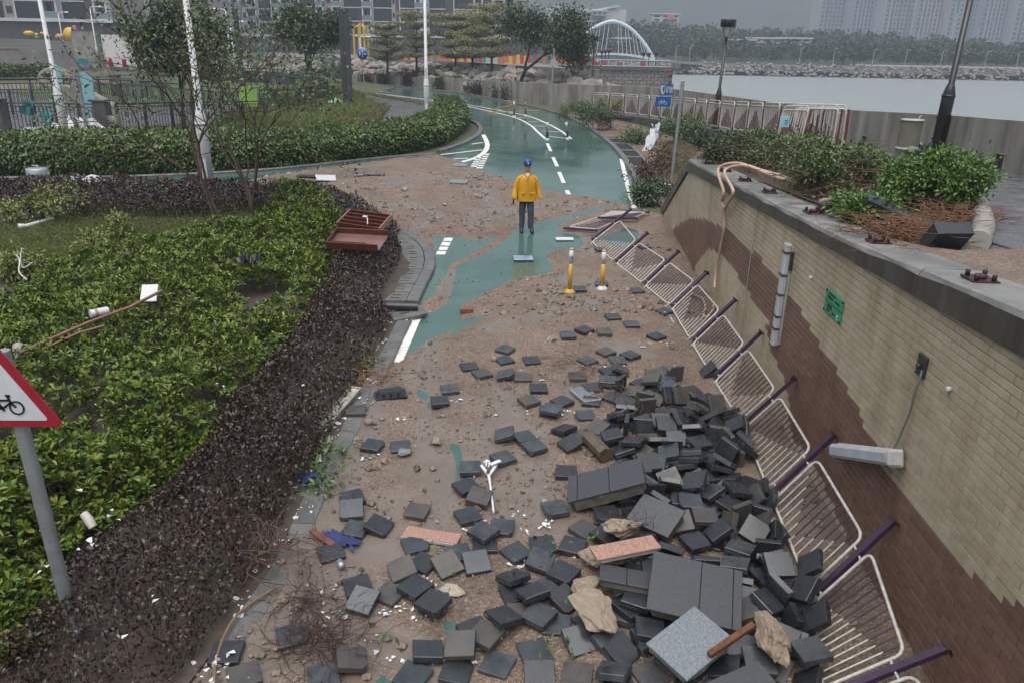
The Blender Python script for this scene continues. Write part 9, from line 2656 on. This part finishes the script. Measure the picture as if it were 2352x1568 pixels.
def sleeve(s):
 return loft('sleeve', [(s * .325, -.03, .86, .058, .062), (s * .32, -.015, .9, .066, .07), (s * .31, .01, .98, .066, .072), (s * .298, .035, 1.06, .074, .078), (s * .28, .045, 1.13, .071, .08), (s * .255, .045, 1.2, .078, .083), (s * .225, .035, 1.28, .076, .085), (s * .19, .025, 1.35, .078, .085), (s * .15, .02, 1.395, .066, .08), (s * .1, .02, 1.43, .04, .06)], mCoat, coat, 18, .022, s * 3)
sleeve(-1); sleeve(1)
q = MB(); q.box((.0, -.158, 1.12), (.035, .012, .6)); q.build('placket', mCoat, coat)
for s in (-1, 1):
 q = MB(); q.cbox((s * .13, -.158, 1.0), (.13, .014, .05), .004); q.build('pocket_flap', mCoat, coat)
q = MB(); q.add([(-.05, -.088, 1.49), (.05, -.088, 1.49), (.0, -.135, 1.36)], [(0, 2, 1)]); q.build('shirt', mShirt, man)
q = MB(); q.add([(-.055, -.085, 1.5), (-.1, -.05, 1.46), (-.03, -.14, 1.36), (0, -.14, 1.35)], [(0, 1, 2, 3)]); q.add([(.055, -.085, 1.5), (.1, -.05, 1.46), (.03, -.14, 1.36), (0, -.14, 1.35)], [(3, 2, 1, 0)]); q.build('collar', mCoat, coat)
for s in (-1, 1):
 yk, ya = (-.03, -.02) if s > 0 else (.03, .03)
 loft('trouser_leg', [(s * (.115 if s < 0 else .13), ya, .085, .068, .075), (s * .113, ya, .16, .072, .078), (s * .11, (ya + yk) / 2, .3, .076, .08), (s * .108, yk, .48, .08, .084), (s * .1, yk * .6 + .01, .66, .092, .096), (s * .09, .02, .85, .10, .105)], mJean, man, 14, .014, s)
 x0, y0 = s * (.115 if s < 0 else .135), ya
 loft('boot', [(x0 + s * .012, y0 - .075, .0, .05, .125), (x0 + s * .012, y0 - .075, .03, .052, .13), (x0 + s * .01, y0 - .055, .065, .05, .11), (x0, y0 - .01, .10, .05, .062), (x0, y0, .15, .052, .056)], mBoot, man, 14, .0, 0, True)
q = MB(); q.lathe([(.118, 1.69), (.12, 1.705), (.113, 1.745), (.094, 1.79), (.056, 1.818), (.01, 1.826)], 24, (0, .0, 0)); 
q.v = [(x * .9, y * 1.06, z + .005) for x, y, z in q.v]; hat = q.build('helmet', mHat, man)
q = MB(); out = [(-.11, -.09), (-.08, -.132), (0, -.148), (.08, -.132), (.11, -.09), (.05, -.1), (-.05, -.1)]; q.prism(out, 1.688, 1.694); q.tube([(0, -.13, 1.72), (0, -.06, 1.80), (0, .02, 1.832), (0, .1, 1.79)], .008, 5); q.build('brim', mHat, hat)
q = MB(); q.lathe([(.018, 0), (.018, .004)], 12, (0, -.133, 1.725), Euler((R_(75), 0, 0)).to_matrix()); q.build('badge', mShirt, hat)
q = MB(); q.lathe([(.082, 1.63), (.088, 1.68)], 16, (0, .01, 0)); q.v = [(x, max(y, -.045), z) for x, y, z in q.v]; q.build('hair', mHair, man)
q = MB()
q.add([(-.011, -.1, 1.585), (.011, -.1, 1.585), (.0, -.12, 1.585), (0, -.1, 1.63)], [(0, 2, 3), (2, 1, 3), (0, 1, 2)]); q.build('nose', mSkin, man)
for s in (-1, 1):
 q = MB(); q.lathe([(.001, -.008), (.009, -.003), (.009, .003), (.001, .008)], 8, (s * .028, -.094, 1.632), Euler((0, 0, 0)).to_matrix()); q.build('eye', mHair, man)
 q = MB(); q.cbox((s * .03, -.1, 1.648), (.03, .008, .006), .002); q.build('eyebrow', mHair, man)
 q = MB(); q.lathe([(.004, -.03), (.018, -.015), (.02, .01), (.006, .028)], 8, (s * .076, .0, 1.61)); q.build('ear', mSkin, man)
q = MB(); q.cbox((0, -.094, 1.553), (.042, .012, .007), .003); q.build('mouth', mat('lip', (.2, .08, .06), .5), man)
hx, hy, hz2 = HND[-1]
q = MB(); q.cbox((0, 0, 0), (.04, .07, .14), .01); o = tag(q.build('radio', mPhone), 'black handset held in the hand of the person in yellow', 'handset'); o.location = (foot.x + hx + .012, foot.y + hy - .03, foot.z + hz2 - .05); o.rotation_euler = (.15, .1, .05)
for i, (x, lab) in enumerate(((1346, 'tiny figure in white at the foot of the arch bridge'), (1357, 'tiny figure in red and dark at the foot of the arch bridge'), (1372, 'tiny figure in white right of the other two at the bridge foot'))):
 p = atY(x, 152, 203.); f = empty('person', (p.x, 203, pt_.z), lab, 'person')
 vv = [(0, 0, .9), (0, 0, 1.4), (0, 0, 1.6), (.1, 0, .45), (.12, 0, .03), (-.1, 0, .45), (-.13, 0, .03), (.25, 0, 1.1), (.27, 0, .85), (-.25, 0, 1.1), (-.27, 0, .85)]
 ee = [(0, 1), (1, 2), (0, 3), (3, 4), (0, 5), (5, 6), (1, 7), (7, 8), (1, 9), (9, 10)]
 skin('body', vv, ee, [.16, .17, .1, .08, .06, .08, .06, .06, .045, .06, .045], (mShirt, mRedW, mShirt)[i], f, 0, 1)
# ================================================================== MISTY RAIN AIR
q = MB(); q.box((300, 420, 125), (2400, 1500, 256))
hz_o = tag(q.build('haze', []), 'thin rain haze over the whole bay', 'haze', kind='stuff')
hm = bpy.data.materials.new('haze'); hm.use_nodes = True; t = hm.node_tree
t.nodes.remove(t.nodes['Principled BSDF']); pv = t.nodes.new('ShaderNodeVolumePrincipled')
pv.inputs['Color'].default_value = (.56, .64, .76, 1); pv.inputs['Density'].default_value = .0011; pv.inputs['Anisotropy'].default_value = .0
t.links.new(pv.outputs[0], t.nodes['Material Output'].inputs['Volume']); hz_o.data.materials.append(hm)
